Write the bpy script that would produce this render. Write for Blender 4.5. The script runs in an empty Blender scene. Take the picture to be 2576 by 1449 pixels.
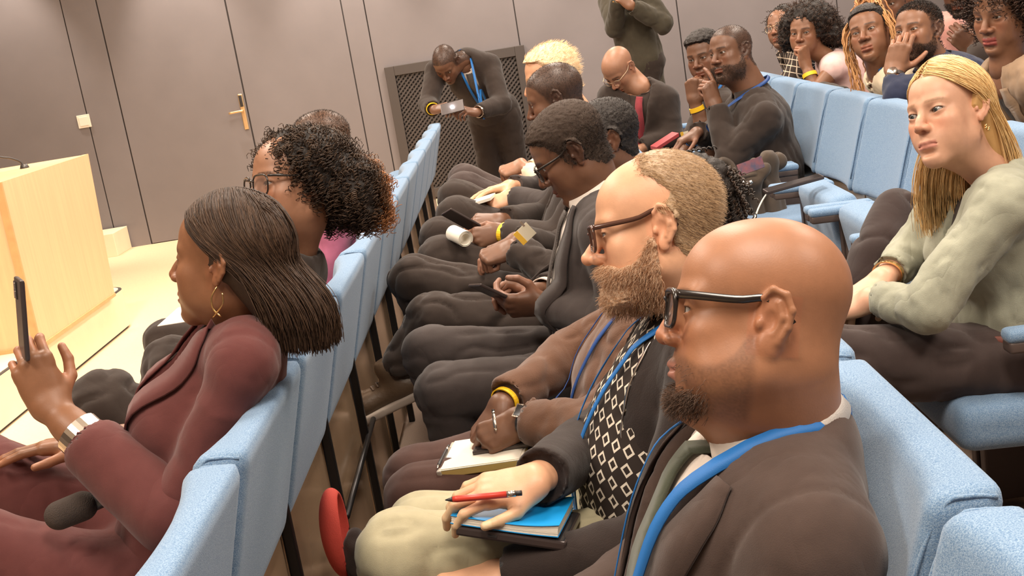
import bpy, math, random
import numpy as np
from mathutils import Vector, Matrix
from mathutils.bvhtree import BVHTree

random.seed(7)
RNG = np.random.RandomState(11)
SC = bpy.context.scene
COL = SC.collection

# ------------------------------------------------------------------ camera
IMG_W, IMG_H, FPX = 2576.0, 1449.0, 3000.0
CAM = np.array([0.0, 0.0, 1.47])
PITCH = math.atan(668 / 3000); ROLL = math.radians(9.37); YAW = math.atan(83 / 3000 * math.cos(PITCH))
FWD = np.array([-math.sin(YAW) * math.cos(PITCH), math.cos(YAW) * math.cos(PITCH), -math.sin(PITCH)])
_r0 = np.array([math.cos(YAW), math.sin(YAW), 0.0]); _d0 = np.cross(FWD, _r0)
IX = math.cos(ROLL) * _r0 + math.sin(ROLL) * _d0
IY = -math.sin(ROLL) * _r0 + math.cos(ROLL) * _d0
cam_data = bpy.data.cameras.new('camera'); cam = bpy.data.objects.new('camera', cam_data); COL.objects.link(cam)
cam_data.sensor_width = 36.0; cam_data.lens = FPX / IMG_W * 36.0; cam_data.clip_start = 0.05; cam_data.clip_end = 100
cam.matrix_world = Matrix(((IX[0], -IY[0], -FWD[0], CAM[0]), (IX[1], -IY[1], -FWD[1], CAM[1]), (IX[2], -IY[2], -FWD[2], CAM[2]), (0, 0, 0, 1)))
SC.camera = cam

# ------------------------------------------------------------------ world, exposure, room lights
SC.view_settings.view_transform = 'Standard'; SC.view_settings.look = 'None'
SC.view_settings.exposure = 0.28; SC.view_settings.gamma = 1.0; SC.view_settings.use_curve_mapping = False
world = bpy.data.worlds.new('world'); SC.world = world; world.use_nodes = True
world.node_tree.nodes['Background'].inputs[0].default_value = (1.0, 0.86, 0.74, 1)
world.node_tree.nodes['Background'].inputs[1].default_value = 0.25

CEIL_Z = 3.4
def area_light(name, loc, size, size_y, power, color, rot=(0, 0, 0), spread=180):
    l = bpy.data.lights.new(name, 'AREA'); l.shape = 'RECTANGLE'; l.size = size; l.size_y = size_y
    l.energy = power; l.color = color; l.spread = math.radians(spread)
    o = bpy.data.objects.new(name, l); o.location = loc; o.rotation_euler = rot; COL.objects.link(o)
    return o
def spot_light(name, loc, target, power, color, angle, blend, radius=0.04):
    l = bpy.data.lights.new(name, 'SPOT'); l.energy = power; l.color = color; l.spot_size = math.radians(angle); l.spot_blend = blend
    l.shadow_soft_size = radius
    o = bpy.data.objects.new(name, l); o.location = loc; COL.objects.link(o)
    d = Vector(target) - Vector(loc); o.rotation_euler = d.to_track_quat('-Z', 'Y').to_euler()
    return o
WARM = (1.0, 0.80, 0.60); NEUT = (1.0, 0.87, 0.74)
LAMPS = [(x, y) for x in (-1.9, 0.3, 2.5) for y in (0.8, 3.6, 6.4, 9.2)]
for (lx, ly) in LAMPS:
    area_light('ceiling_panel_light', (lx, ly, CEIL_Z - 0.06), 0.58, 1.18, 62, NEUT)
# warm stage spots over the lectern
for (lx, ly) in ((-3.6, 4.0), (-3.4, 6.2), (-3.8, 8.0)):
    spot_light('stage_spot_light', (lx + 1.2, ly - 1.0, CEIL_Z - 0.1), (lx, ly, 0.3), 260, WARM, 75, 0.7, 0.08)
# wall washing downlights on the door wall
WASH_X = (-4.25, -2.78, -1.38, 0.05, 1.45, 2.85)
for lx in WASH_X:
    spot_light('wall_washer_light', (lx, 10.38, CEIL_Z - 0.08), (lx, 10.72, 0.9), 190, NEUT, 52, 0.75, 0.03)
# ------------------------------------------------------------------ pixel helpers (photo frame 2576x1449)
def pray(px, py): return FWD + IX * (px - IMG_W / 2) / FPX + IY * (py - IMG_H / 2) / FPX
def PY(px, py, Y):
    d = pray(px, py); return CAM + d * (Y / d[1])
def PX(px, py, X):
    d = pray(px, py); return CAM + d * (X / d[0])
def PZ(px, py, Z):
    d = pray(px, py); return CAM + d * ((Z - CAM[2]) / d[2])
def V3(*a): return np.array(a, float)
def unit(v): v = np.asarray(v, float); return v / max(1e-9, np.linalg.norm(v))

# ------------------------------------------------------------------ implicit-surface toolkit
class Vol:
    def __init__(s, lo, hi, h):
        s.lo = np.asarray(lo, float); s.h = h
        n = np.ceil((np.asarray(hi, float) - s.lo) / h).astype(int) + 1
        s.pad = 0.0; s.n = n; s.D = np.full(n, 1.0, np.float32)
        s.ax = [(s.lo[i] + h * np.arange(n[i])).astype(np.float32) for i in range(3)]
    def box(s, lo, hi):
        a = np.clip(np.floor((np.asarray(lo) - s.lo) / s.h).astype(int), 0, s.n)
        b = np.clip(np.ceil((np.asarray(hi) - s.lo) / s.h).astype(int) + 1, 0, s.n)
        if (b <= a).any(): return None
        sl = tuple(slice(a[i], b[i]) for i in range(3))
        X = s.ax[0][sl[0]][:, None, None]; Y = s.ax[1][sl[1]][None, :, None]; Z = s.ax[2][sl[2]][None, None, :]
        return sl, X, Y, Z
    def put(s, sl, d, k, op):
        A = s.D[sl]
        if op == 'u':
            if k > 0:
                t = np.maximum(k - np.abs(A - d), 0) / k; s.D[sl] = np.minimum(A, d) - t * t * k * 0.25
            else: s.D[sl] = np.minimum(A, d)
        elif op == 's':
            if k > 0:
                t = np.maximum(k - np.abs(A + d), 0) / k; s.D[sl] = np.maximum(A, -d) + t * t * k * 0.25
            else: s.D[sl] = np.maximum(A, -d)
        elif op == 'i': s.D[sl] = np.maximum(A, d)
    def ell(s, c, r, k=0.0, op='u', R=None):
        c = np.asarray(c, float); r = np.asarray(r, float); m = max(r) + max(1.9 * k, s.pad) + 4 * s.h if R is not None else r + max(1.9 * k, s.pad) + 4 * s.h
        q = s.box(c - m, c + m)
        if q is None: return
        sl, X, Y, Z = q; X = X - c[0]; Y = Y - c[1]; Z = Z - c[2]
        if R is not None:
            X, Y, Z = (R[0, 0] * X + R[1, 0] * Y + R[2, 0] * Z, R[0, 1] * X + R[1, 1] * Y + R[2, 1] * Z, R[0, 2] * X + R[1, 2] * Y + R[2, 2] * Z)
        a = (X / r[0]) ** 2 + (Y / r[1]) ** 2 + (Z / r[2]) ** 2; b = (X / r[0] ** 2) ** 2 + (Y / r[1] ** 2) ** 2 + (Z / r[2] ** 2) ** 2
        k0 = np.sqrt(a); d = k0 * (k0 - 1) / np.sqrt(b + 1e-9)
        s.put(sl, d.astype(np.float32), k, op)
    def cone(s, a, b, ra, rb, k=0.0, op='u', sq=None):
        """round cone a->b; sq=(direction, factor) squashes the section along a direction"""
        a = np.asarray(a, float); b = np.asarray(b, float); m = max(ra, rb) * (max(1, sq[1]) if sq else 1) + max(1.5 * k, s.pad) + 4 * s.h
        q = s.box(np.minimum(a, b) - m, np.maximum(a, b) + m)
        if q is None: return
        sl, X, Y, Z = q; ba = b - a; L = max(1e-9, ba @ ba)
        X = X - a[0]; Y = Y - a[1]; Z = Z - a[2]
        t = np.clip((X * ba[0] + Y * ba[1] + Z * ba[2]) / L, 0, 1)
        X = X - t * ba[0]; Y = Y - t * ba[1]; Z = Z - t * ba[2]
        if sq is not None:
            n = unit(sq[0]); w = (X * n[0] + Y * n[1] + Z * n[2]) * (1 / sq[1] - 1)
            X = X + w * n[0]; Y = Y + w * n[1]; Z = Z + w * n[2]
        d = np.sqrt(X * X + Y * Y + Z * Z) - (ra + (rb - ra) * t)
        s.put(sl, d.astype(np.float32), k, op)
    def path(s, pts, rs, k=0.0, op='u', sq=None):
        for i in range(len(pts) - 1): s.cone(pts[i], pts[i + 1], rs[i], rs[i + 1], k, op, sq)
    def fn(s, f, k=0.0, op='u', lo=None, hi=None):
        q = s.box(s.lo if lo is None else lo, s.lo + s.h * s.n if hi is None else hi)
        if q is None: return
        sl, X, Y, Z = q; s.put(sl, np.asarray(f(X, Y, Z), np.float32) + np.zeros(s.D[sl].shape, np.float32), k, op)
    def copy(s):
        v = Vol.__new__(Vol); v.lo = s.lo; v.h = s.h; v.pad = s.pad; v.n = s.n; v.ax = s.ax; v.D = s.D.copy(); return v
    def mesh(s):
        D = s.D.copy(); D[0] = D[-1] = 1; D[:, 0] = D[:, -1] = 1; D[:, :, 0] = D[:, :, -1] = 1
        S = (D < 0)
        c = np.zeros(np.array(D.shape) - 1, np.uint8)
        for i in (0, 1):
            for j in (0, 1):
                for k in (0, 1):
                    c += S[i:D.shape[0] - 1 + i, j:D.shape[1] - 1 + j, k:D.shape[2] - 1 + k]
        act = (c > 0) & (c < 8); idx = np.argwhere(act); n = len(idx)
        if n == 0: return np.zeros((0, 3)), np.zeros((0, 4), int)
        vid = np.full(act.shape, -1, np.int32); vid[act] = np.arange(n)
        acc = np.zeros((n, 3)); cnt = np.zeros(n)
        corners = [(i, j, k) for i in (0, 1) for j in (0, 1) for k in (0, 1)]
        val = {q: D[idx[:, 0] + q[0], idx[:, 1] + q[1], idx[:, 2] + q[2]] for q in corners}
        for q in corners:
            for a in range(3):
                if q[a] == 0:
                    p = list(q); p[a] = 1; p = tuple(p); va, vb = val[q], val[p]
                    m = (va < 0) != (vb < 0); t = np.where(m, va / np.where(m, va - vb, 1), 0)
                    for d in range(3): acc[:, d] += np.where(m, q[d] + (t if d == a else 0), 0)
                    cnt += m
        V = s.lo + s.h * (idx + acc / cnt[:, None])
        F = []
        for a in range(3):
            b, d = (a + 1) % 3, (a + 2) % 3
            sa = [slice(1, -1)] * 3; sa[a] = slice(0, -1); sb = [slice(1, -1)] * 3; sb[a] = slice(1, None)
            s0 = S[tuple(sa)]; s1 = S[tuple(sb)]
            for (cond, flip) in ((s0 & ~s1, False), (~s0 & s1, True)):
                e = np.argwhere(cond); e = e.copy()
                for x in range(3):
                    if x != a: e[:, x] += 1
                def cell(db, dd):
                    g = e.copy(); g[:, b] -= db; g[:, d] -= dd; return vid[g[:, 0], g[:, 1], g[:, 2]]
                qd = np.stack([cell(1, 1), cell(0, 1), cell(0, 0), cell(1, 0)], 1)
                F.append(qd[:, ::-1] if flip else qd)
        return V, np.concatenate(F)

def hash3(i, j, k, seed):
    n = (i * 73856093) ^ (j * 19349663) ^ (k * 83492791) ^ (seed * 2654435761 & 0x7fffffff)
    n = (n ^ (n >> 13)) * 1274126177; n = n & 0x7fffffff
    return ((n ^ (n >> 16)) & 0xffff) / 65535.0
def vnoise(P, freq, seed=0):
    """smooth value noise, -1..1, at points P (n,3)"""
    Q = np.asarray(P) * freq + 1000.0; I = np.floor(Q).astype(np.int64); f = Q - I; f = f * f * (3 - 2 * f)
    r = 0
    for a in (0, 1):
        for b in (0, 1):
            for c in (0, 1):
                w = (f[:, 0] if a else 1 - f[:, 0]) * (f[:, 1] if b else 1 - f[:, 1]) * (f[:, 2] if c else 1 - f[:, 2])
                r = r + w * hash3(I[:, 0] + a, I[:, 1] + b, I[:, 2] + c, seed)
    return r * 2 - 1
def vnormals(V, F):
    N = np.zeros_like(V); fn = np.cross(V[F[:, 2]] - V[F[:, 0]], V[F[:, 3 if F.shape[1] > 3 else 1]] - V[F[:, 1 if F.shape[1] > 3 else 0]])
    for i in range(F.shape[1]): np.add.at(N, F[:, i], fn)
    return N / np.maximum(1e-12, np.linalg.norm(N, axis=1))[:, None]
def relax(V, F, it=1, lam=0.5):
    for _ in range(it):
        A = np.zeros_like(V); c = np.zeros(len(V)); m = F.shape[1]
        for i in range(m):
            for j in ((i + 1) % m, (i - 1) % m):
                np.add.at(A, F[:, i], V[F[:, j]]); np.add.at(c, F[:, i], 1)
        V = V + lam * (A / np.maximum(c, 1)[:, None] - V)
    return V

# ------------------------------------------------------------------ mesh / object helpers
def mk_mesh(name, V, F, mats=None, col=None, smooth=True, mat_idx=None):
    """V (n,3), F (m,k) or list of such face arrays"""
    me = bpy.data.meshes.new(name); V = np.asarray(V, np.float32)
    Fs = F if isinstance(F, list) else [F]; Fs = [np.asarray(f, np.int32) for f in Fs if len(f)]
    me.vertices.add(len(V)); me.vertices.foreach_set('co', V.ravel())
    loops = np.concatenate([f.ravel() for f in Fs]); me.loops.add(len(loops)); me.loops.foreach_set('vertex_index', loops)
    starts = []; o = 0
    for f in Fs:
        starts.append(o + np.arange(len(f)) * f.shape[1]); o += f.size
    starts = np.concatenate(starts).astype(np.int32); me.polygons.add(len(starts)); me.polygons.foreach_set('loop_start', starts)
    if mat_idx is not None: me.polygons.foreach_set('material_index', np.asarray(mat_idx, np.int32))
    me.update(calc_edges=True)
    me.polygons.foreach_set('use_smooth', np.full(len(starts), smooth))
    if col is not None:
        a = me.color_attributes.new('Col', 'FLOAT_COLOR', 'POINT'); c4 = np.ones((len(V), 4), np.float32); c4[:, :3] = col
        a.data.foreach_set('color', c4.ravel())
    if mats is not None:
        for m in (mats if isinstance(mats, (list, tuple)) else [mats]): me.materials.append(m)
    me.validate(); return me
def obj(name, me, parent=None, loc=None):
    o = bpy.data.objects.new(name, me); COL.objects.link(o)
    if parent is not None: o.parent = parent
    if loc is not None: o.location = loc
    return o
def tag(o, label=None, cat=None, group=None, kind=None):
    if label: o['label'] = label
    if cat: o['category'] = cat
    if group: o['group'] = group
    if kind: o['kind'] = kind
    return o
def empty(name, loc, label=None, cat=None, group=None):
    o = bpy.data.objects.new(name, None); o.location = [float(x) for x in loc]; o.empty_display_size = 0.1; COL.objects.link(o)
    return tag(o, label, cat, group)
class MB:
    """collects shapes into one mesh"""
    def __init__(s): s.v = []; s.f = []; s.n = 0; s.c = []; s.mi = []
    def add(s, V, F, col=None, mi=0):
        V = np.asarray(V, float)
        if len(F) == 0: return s
        s.v.append(V); s.c.append(np.ones((len(V), 3)) if col is None else np.broadcast_to(np.asarray(col, float), (len(V), 3)))
        F = F if isinstance(F, list) and not np.isscalar(F[0][0]) and hasattr(F[0], 'shape') else [np.asarray(F)]
        for f in F: s.f.append(np.asarray(f) + s.n); s.mi.append(np.full(len(f), mi))
        s.n += len(V); return s
    def box(s, lo, hi, **k):
        x0, y0, z0 = lo; x1, y1, z1 = hi
        V = [(x0, y0, z0), (x1, y0, z0), (x1, y1, z0), (x0, y1, z0), (x0, y0, z1), (x1, y0, z1), (x1, y1, z1), (x0, y1, z1)]
        return s.add(V, np.array([(0, 3, 2, 1), (4, 5, 6, 7), (0, 1, 5, 4), (1, 2, 6, 5), (2, 3, 7, 6), (3, 0, 4, 7)]), **k)
    def obox(s, c, ax, ay, az, **k):
        """oriented box: centre and three half-axis vectors"""
        c, ax, ay, az = (np.asarray(q, float) for q in (c, ax, ay, az))
        V = [c + i * ax + j * ay + l * az for l in (-1, 1) for (i, j) in ((-1, -1), (1, -1), (1, 1), (-1, 1))]
        return s.add(V, np.array([(0, 3, 2, 1), (4, 5, 6, 7), (0, 1, 5, 4), (1, 2, 6, 5), (2, 3, 7, 6), (3, 0, 4, 7)]), **k)
    def tube(s, pts, r, n=8, cap=True, up=None, **k):
        V, F = tube(pts, r, n, cap); return s.add(V, F, **k)
    def mesh(s, name, mats=None, smooth=True, colors=False):
        return mk_mesh(name, np.concatenate(s.v), s.f, mats, np.concatenate(s.c) if colors else None, smooth, np.concatenate(s.mi))
def frames(P):
    P = np.asarray(P, float); T = np.gradient(P, axis=0); T /= np.maximum(1e-9, np.linalg.norm(T, axis=1))[:, None]
    u = np.cross(T[0], (0, 0, 1));
    if np.linalg.norm(u) < 1e-3: u = np.cross(T[0], (0, 1, 0))
    u = unit(u); U = []
    for t in T:
        u = unit(u - t * (u @ t)); U.append(u)
    U = np.array(U); return T, U, np.cross(T, U)
def tube(P, r, n=8, cap=True):
    P = np.asarray(P, float); m = len(P); r = np.broadcast_to(np.asarray(r, float), (m,)); T, U, B = frames(P)
    a = np.arange(n) * 2 * math.pi / n
    V = P[:, None] + r[:, None, None] * (np.cos(a)[None, :, None] * U[:, None] + np.sin(a)[None, :, None] * B[:, None]); V = V.reshape(-1, 3)
    i = np.arange(m - 1)[:, None] * n; j = np.arange(n)[None]; j2 = (j + 1) % n
    F = [np.stack([i + j, i + j2, i + n + j2, i + n + j], -1).reshape(-1, 4)]
    if cap and n > 2:
        F += [np.arange(n)[None, ::-1], ((m - 1) * n + np.arange(n))[None]]
    return V, F
def spline(P, n):
    """Catmull-Rom through control points, n samples"""
    P = np.asarray(P, float); Q = np.vstack([2 * P[0] - P[1], P, 2 * P[-1] - P[-2]]); m = len(P) - 1
    t = np.linspace(0, m, n); i = np.minimum(t.astype(int), m - 1); f = (t - i)[:, None]
    a, b, c, d = Q[i], Q[i + 1], Q[i + 2], Q[i + 3]
    return 0.5 * ((2 * b) + (c - a) * f + (2 * a - 5 * b + 4 * c - d) * f ** 2 + (3 * b - a - 3 * c + d) * f ** 3)
def ribbon(P, N, width, thick):
    """flat band along P with surface normals N"""
    P = np.asarray(P, float); T = np.gradient(P, axis=0); T /= np.maximum(1e-9, np.linalg.norm(T, axis=1))[:, None]
    S = np.cross(N, T); S /= np.maximum(1e-9, np.linalg.norm(S, axis=1))[:, None]; w = np.broadcast_to(np.asarray(width, float), (len(P),))[:, None] / 2
    V = np.stack([P - S * w, P + S * w, P + S * w + N * thick, P - S * w + N * thick], 1).reshape(-1, 3); m = len(P)
    i = np.arange(m - 1)[:, None] * 4; j = np.arange(4)[None]; j2 = (j + 1) % 4
    F = [np.stack([i + j, i + j2, i + 4 + j2, i + 4 + j], -1).reshape(-1, 4), np.array([[3, 2, 1, 0]]), (m - 1) * 4 + np.array([[0, 1, 2, 3]])]
    return V, F
def round_box(lo, hi, r, h=None, ops=None):
    """rounded box through the volume toolkit (small props)"""
    lo = np.asarray(lo, float); hi = np.asarray(hi, float); c = (lo + hi) / 2; b = (hi - lo) / 2 - r; h = h or max(hi - lo) / 40
    v = Vol(lo - 3 * h, hi + 3 * h, h)
    v.fn(lambda X, Y, Z: np.sqrt(np.maximum(abs(X - c[0]) - b[0], 0) ** 2 + np.maximum(abs(Y - c[1]) - b[1], 0) ** 2 + np.maximum(abs(Z - c[2]) - b[2], 0) ** 2) - r)
    return v
def bevel_box(lo, hi, b):
    """box with chamfered edges, cheap"""
    import bmesh
    bm = bmesh.new(); bmesh.ops.create_cube(bm, size=1)
    lo = np.asarray(lo, float); hi = np.asarray(hi, float)
    for v in bm.verts: v.co = Vector(lo + (np.array(v.co) + 0.5) * (hi - lo))
    bmesh.ops.bevel(bm, geom=bm.edges[:], offset=b, segments=2, affect='EDGES', profile=0.6)
    bm.verts.ensure_lookup_table()
    V = np.array([v.co[:] for v in bm.verts]); F3 = []; F4 = []; Fn = []
    for f in bm.faces:
        q = [v.index for v in f.verts]; (F3 if len(q) == 3 else F4).append(q) if len(q) in (3, 4) else Fn.append(q)
    bm.free(); out = []
    if F4: out.append(np.array(F4))
    if F3: out.append(np.array(F3))
    for q in Fn: out.append(np.array([q]))
    return V, out

# ------------------------------------------------------------------ materials
MATS = {}
def mat(name, col, rough=0.6, metal=0.0, spec=0.5, var=0.0, vscale=30.0, bump=0.0, bscale=200.0, bdist=0.002, sheen=0.0, attr=False, sss=0.0,
        emit=None, stretch=None, alpha=1.0, trans=0.0, coat=0.0, col2=None, weave=0.0):
    if name in MATS: return MATS[name]
    m = bpy.data.materials.new(name); m.use_nodes = True; nt = m.node_tree; N = nt.nodes; L = nt.links; b = N['Principled BSDF']
    b.inputs['Base Color'].default_value = (*col, 1); b.inputs['Roughness'].default_value = rough; b.inputs['Metallic'].default_value = metal
    b.inputs['Specular IOR Level'].default_value = spec
    if sheen: b.inputs['Sheen Weight'].default_value = sheen; b.inputs['Sheen Roughness'].default_value = 0.5
    if sss:
        b.inputs['Subsurface Weight'].default_value = sss; b.inputs['Subsurface Radius'].default_value = (1.0, 0.35, 0.2); b.inputs['Subsurface Scale'].default_value = 0.006
    if coat: b.inputs['Coat Weight'].default_value = coat; b.inputs['Coat Roughness'].default_value = 0.1
    if trans: b.inputs['Transmission Weight'].default_value = trans
    if alpha < 1: b.inputs['Alpha'].default_value = alpha
    if emit: b.inputs['Emission Color'].default_value = (*emit[0], 1); b.inputs['Emission Strength'].default_value = emit[1]
    tc = N.new('ShaderNodeTexCoord'); mp = N.new('ShaderNodeMapping'); L.new(tc.outputs['Object'], mp.inputs[0])
    if stretch: mp.inputs['Scale'].default_value = stretch
    src = None
    if attr:
        a = N.new('ShaderNodeVertexColor'); a.layer_name = 'Col'; src = a.outputs[0]
    if var or col2:
        nz = N.new('ShaderNodeTexNoise'); nz.inputs['Scale'].default_value = vscale; nz.inputs['Detail'].default_value = 4; L.new(mp.outputs[0], nz.inputs[0])
        mx = N.new('ShaderNodeMix'); mx.data_type = 'RGBA'
        rp = N.new('ShaderNodeMapRange'); rp.inputs[1].default_value = 0.3; rp.inputs[2].default_value = 0.7; L.new(nz.outputs[0], rp.inputs[0])
        L.new(rp.outputs[0], mx.inputs[0])
        if src is None:
            c2 = col2 if col2 else tuple(min(1, c * (1 + var)) for c in col); c1 = col if col2 else tuple(c * (1 - var) for c in col)
            mx.inputs[6].default_value = (*c1, 1); mx.inputs[7].default_value = (*c2, 1)
        else:
            def scaled(f):
                q = N.new('ShaderNodeMix'); q.data_type = 'RGBA'; q.blend_type = 'MULTIPLY'; q.inputs[0].default_value = 1
                L.new(src, q.inputs[6]); q.inputs[7].default_value = (f, f, f, 1); return q.outputs[2]
            L.new(scaled(1 - var), mx.inputs[6]); L.new(scaled(1 + var), mx.inputs[7])
        src = mx.outputs[2]
    if src is not None: L.new(src, b.inputs['Base Color'])
    if bump:
        bz = N.new('ShaderNodeTexNoise'); bz.inputs['Scale'].default_value = bscale; bz.inputs['Detail'].default_value = 3; L.new(mp.outputs[0], bz.inputs[0])
        bp = N.new('ShaderNodeBump'); bp.inputs['Strength'].default_value = bump; bp.inputs['Distance'].default_value = bdist; L.new(bz.outputs[0], bp.inputs['Height'])
        L.new(bp.outputs[0], b.inputs['Normal'])
    MATS[name] = m; return m
# ------------------------------------------------------------------ room shell
M_WALL = mat('painted_wall_panel', (0.205, 0.182, 0.183), 0.6, spec=0.3, var=0.04, vscale=3, bump=0.05, bscale=400)
M_GAP = mat('dark_joint', (0.05, 0.042, 0.04), 0.8)
M_STAGE = mat('cream_stage_floor', (0.74, 0.56, 0.36), 0.55, var=0.05, vscale=60, bump=0.05, bscale=300)
M_CARPET = mat('brown_carpet', (0.22, 0.165, 0.13), 0.95, spec=0.1, var=0.12, vscale=220, bump=0.4, bscale=600, bdist=0.004)
M_CEIL = mat('white_ceiling', (0.72, 0.68, 0.62), 0.8)
WALL_Y = 10.8; XL, XR, YB = -6.2, 4.6, -2.0
def structure(name, mb, m, parent=None, smooth=False, kind='structure'):
    o = obj(name, mb.mesh(name, m, smooth), parent)
    if parent is None: o['kind'] = kind
    return o
structure('floor', MB().box((-0.74, YB, -0.1), (XR, WALL_Y, 0.0)), M_CARPET)
stage = structure('floor_stage', MB().box((XL, YB, -0.1), (-0.74, WALL_Y, 0.004)), M_STAGE)
structure('ceiling', MB().box((XL, YB, CEIL_Z), (XR, WALL_Y, CEIL_Z + 0.1)), M_CEIL)
structure('wall_left', MB().box((XL - 0.1, YB, 0), (XL, WALL_Y, CEIL_Z)), M_WALL)
structure('wall_right', MB().box((XR, YB, 0), (XR + 0.1, WALL_Y, CEIL_Z)), M_WALL)
structure('wall_rear', MB().box((XL, YB - 0.1, 0), (XR, YB, CEIL_Z)), M_WALL)
wb = structure('wall_back', MB().box((XL, WALL_Y + 0.012, 0), (XR, WALL_Y + 0.15, CEIL_Z)), M_GAP)
# wall panels with open joints; door panel between the measured joints
joints = [-6.19, -4.75, -3.80, -3.49, -2.37, -1.37, -1.17, 0.13, 1.55, 2.95, 4.59]
for i in range(len(joints) - 1):
    a, b = joints[i] + 0.005, joints[i + 1] - 0.005
    if i == 3: continue
    V, F = bevel_box((a, WALL_Y, 0.0), (b, WALL_Y + 0.02, CEIL_Z - 0.002), 0.003)
    o = obj('panel', MB().add(V, F).mesh('panel', M_WALL, False), wb)
door = structure('door_1', MB().add(*bevel_box((-3.482, WALL_Y - 0.002, 0.01), (-2.378, WALL_Y + 0.02, 2.35), 0.003)), M_WALL)
structure('trim_1', MB().box((-3.485, WALL_Y, 2.36), (-2.375, WALL_Y + 0.02, CEIL_Z - 0.002)), M_WALL)
M_BRASS = mat('satin_brass', (0.80, 0.56, 0.30), 0.35, metal=0.75)
M_DARKPLASTIC = mat('dark_plastic', (0.03, 0.027, 0.027), 0.4)
hp = PY(612, 278, WALL_Y)
def door_handle():
    x, z = hp[0], hp[2]; mb = MB()
    v = round_box((x - 0.022, WALL_Y - 0.016, z - 0.17), (x + 0.022, WALL_Y - 0.002, z + 0.15), 0.007, 0.005); v.D[:] = v.D
    pl = obj('escutcheon', mk_mesh('escutcheon', *v.mesh(), M_BRASS), door)
    V, F = bevel_box((x - 0.014, WALL_Y - 0.019, z + 0.035), (x + 0.014, WALL_Y - 0.0155, z + 0.135), 0.002)
    obj('card_reader', MB().add(V, F).mesh('card_reader', M_DARKPLASTIC), pl)
    mb = MB(); mb.tube([(x, WALL_Y - 0.01, z), (x, WALL_Y - 0.055, z)], 0.011, 12)
    mb.tube(spline([(x + 0.005, WALL_Y - 0.055, z), (x - 0.03, WALL_Y - 0.058, z), (x - 0.12, WALL_Y - 0.056, z - 0.004)], 10), 0.010, 12)
    obj('lever', mb.mesh('lever', M_BRASS), pl)
door_handle()
sp = PY(212, 305, WALL_Y)
sw = empty('light_switch', (sp[0], WALL_Y, sp[2]), 'white square light switch on the wall beside the door', 'switch')
M_SWITCH = mat('white_plastic', (0.85, 0.78, 0.66), 0.4)
obj('plate', MB().add(*bevel_box((-0.058, -0.012, -0.058), (0.058, 0.0, 0.058), 0.004)).mesh('plate', M_SWITCH, False), sw)
obj('rocker', MB().add(*bevel_box((-0.04, -0.018, -0.04), (0.04, -0.011, 0.04), 0.003)).mesh('rocker', M_SWITCH, False), sw)
# ceiling lamps: frames that carry the lights
M_LAMP = mat('lamp_diffuser', (0.9, 0.9, 0.88), 0.5, emit=((1, 0.88, 0.75), 1.2)); M_METAL = mat('grey_metal', (0.35, 0.34, 0.33), 0.35, metal=0.8)
for i, (lx, ly) in enumerate(LAMPS):
    e = empty('ceiling_panel_lamp', (lx, ly, CEIL_Z), 'flat square-edged ceiling panel lamp above the seat rows', 'lamp', 'ceiling panel lamps')
    obj('frame', MB().box((-0.31, -0.61, -0.05), (0.31, 0.61, 0)).mesh('frame', M_METAL, False), e)
for lx in WASH_X:
    v, f = tube([(0, 0, 0), (0, 0, -0.07)], 0.06, 16)
    o = obj('wall_washer_lamp', MB().add(v, f).mesh('wall_washer_lamp', M_METAL, False), None, (lx, 10.35, CEIL_Z)); tag(o, 'small round ceiling downlight close to the door wall', 'lamp', 'wall washing downlights')
# ventilation grille: frame and crossed bars
g0 = PY(967, 170, WALL_Y); g1 = PY(1317, 113, WALL_Y); gx0, gx1, gz1 = g0[0], g1[0], g0[2]
gr = empty('ventilation_grille', ((gx0 + gx1) / 2, WALL_Y, 0), 'wide dark metal grille with lattice mesh low on the grey wall', 'grille')
M_GRILLE = mat('brown_grille_metal', (0.075, 0.062, 0.056), 0.5, metal=0.2); M_GRILLE_BACK = mat('grille_dark_back', (0.035, 0.03, 0.028), 0.9)
gw = (gx1 - gx0) / 2; mb = MB(); fw = 0.085
for lo, hi in (((-gw, -0.05, 0.02), (-gw + fw, 0, gz1)), ((gw - fw, -0.05, 0.02), (gw, 0, gz1)), ((-gw + fw, -0.05, gz1 - fw), (gw - fw, 0, gz1)), ((-gw + fw, -0.05, 0.02), (gw - fw, 0, 0.02 + fw))): mb.add(*bevel_box(lo, hi, 0.004))
obj('frame', mb.mesh('frame', M_GRILLE, False), gr)
obj('back_plate', MB().box((-gw + fw, -0.006, 0.1), (gw - fw, -0.002, gz1 - fw)).mesh('back_plate', M_GRILLE_BACK, False), gr)
lat = MB(); x0, x1, z0, z1 = -gw + fw, gw - fw, 0.1, gz1 - fw; step = 0.042
for sgn in (1, -1):
    q = (x0 - (z1 - z0)) if sgn > 0 else x0
    cc = np.arange(x0 - (z1 - z0), x1 + (z1 - z0), step)
    for c in cc:
        # line x = c + sgn*(z-z0)
        zs = sorted([z0, z1, min(max(z0 + sgn * (x0 - c), z0), z1), min(max(z0 + sgn * (x1 - c), z0), z1)])
        pts = [(c + sgn * (z - z0), z) for z in (zs[1], zs[2])]
        (xa, za), (xb, zb) = pts
        if abs(zb - za) < 0.01 or not (x0 - 1e-3 <= xa <= x1 + 1e-3) or not (x0 - 1e-3 <= xb <= x1 + 1e-3): continue
        d = unit((xb - xa, 0, zb - za)); n = np.cross(d, (0, 1, 0)); cen = V3((xa + xb) / 2, -0.02 - 0.006 * sgn, (za + zb) / 2)
        lat.obox(cen, d * math.hypot(xb - xa, zb - za) / 2, (0, 0.004, 0), n * 0.0075)
lt = obj('lattice', lat.mesh('lattice', M_GRILLE, False), gr); lt['kind'] = 'stuff'

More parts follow.
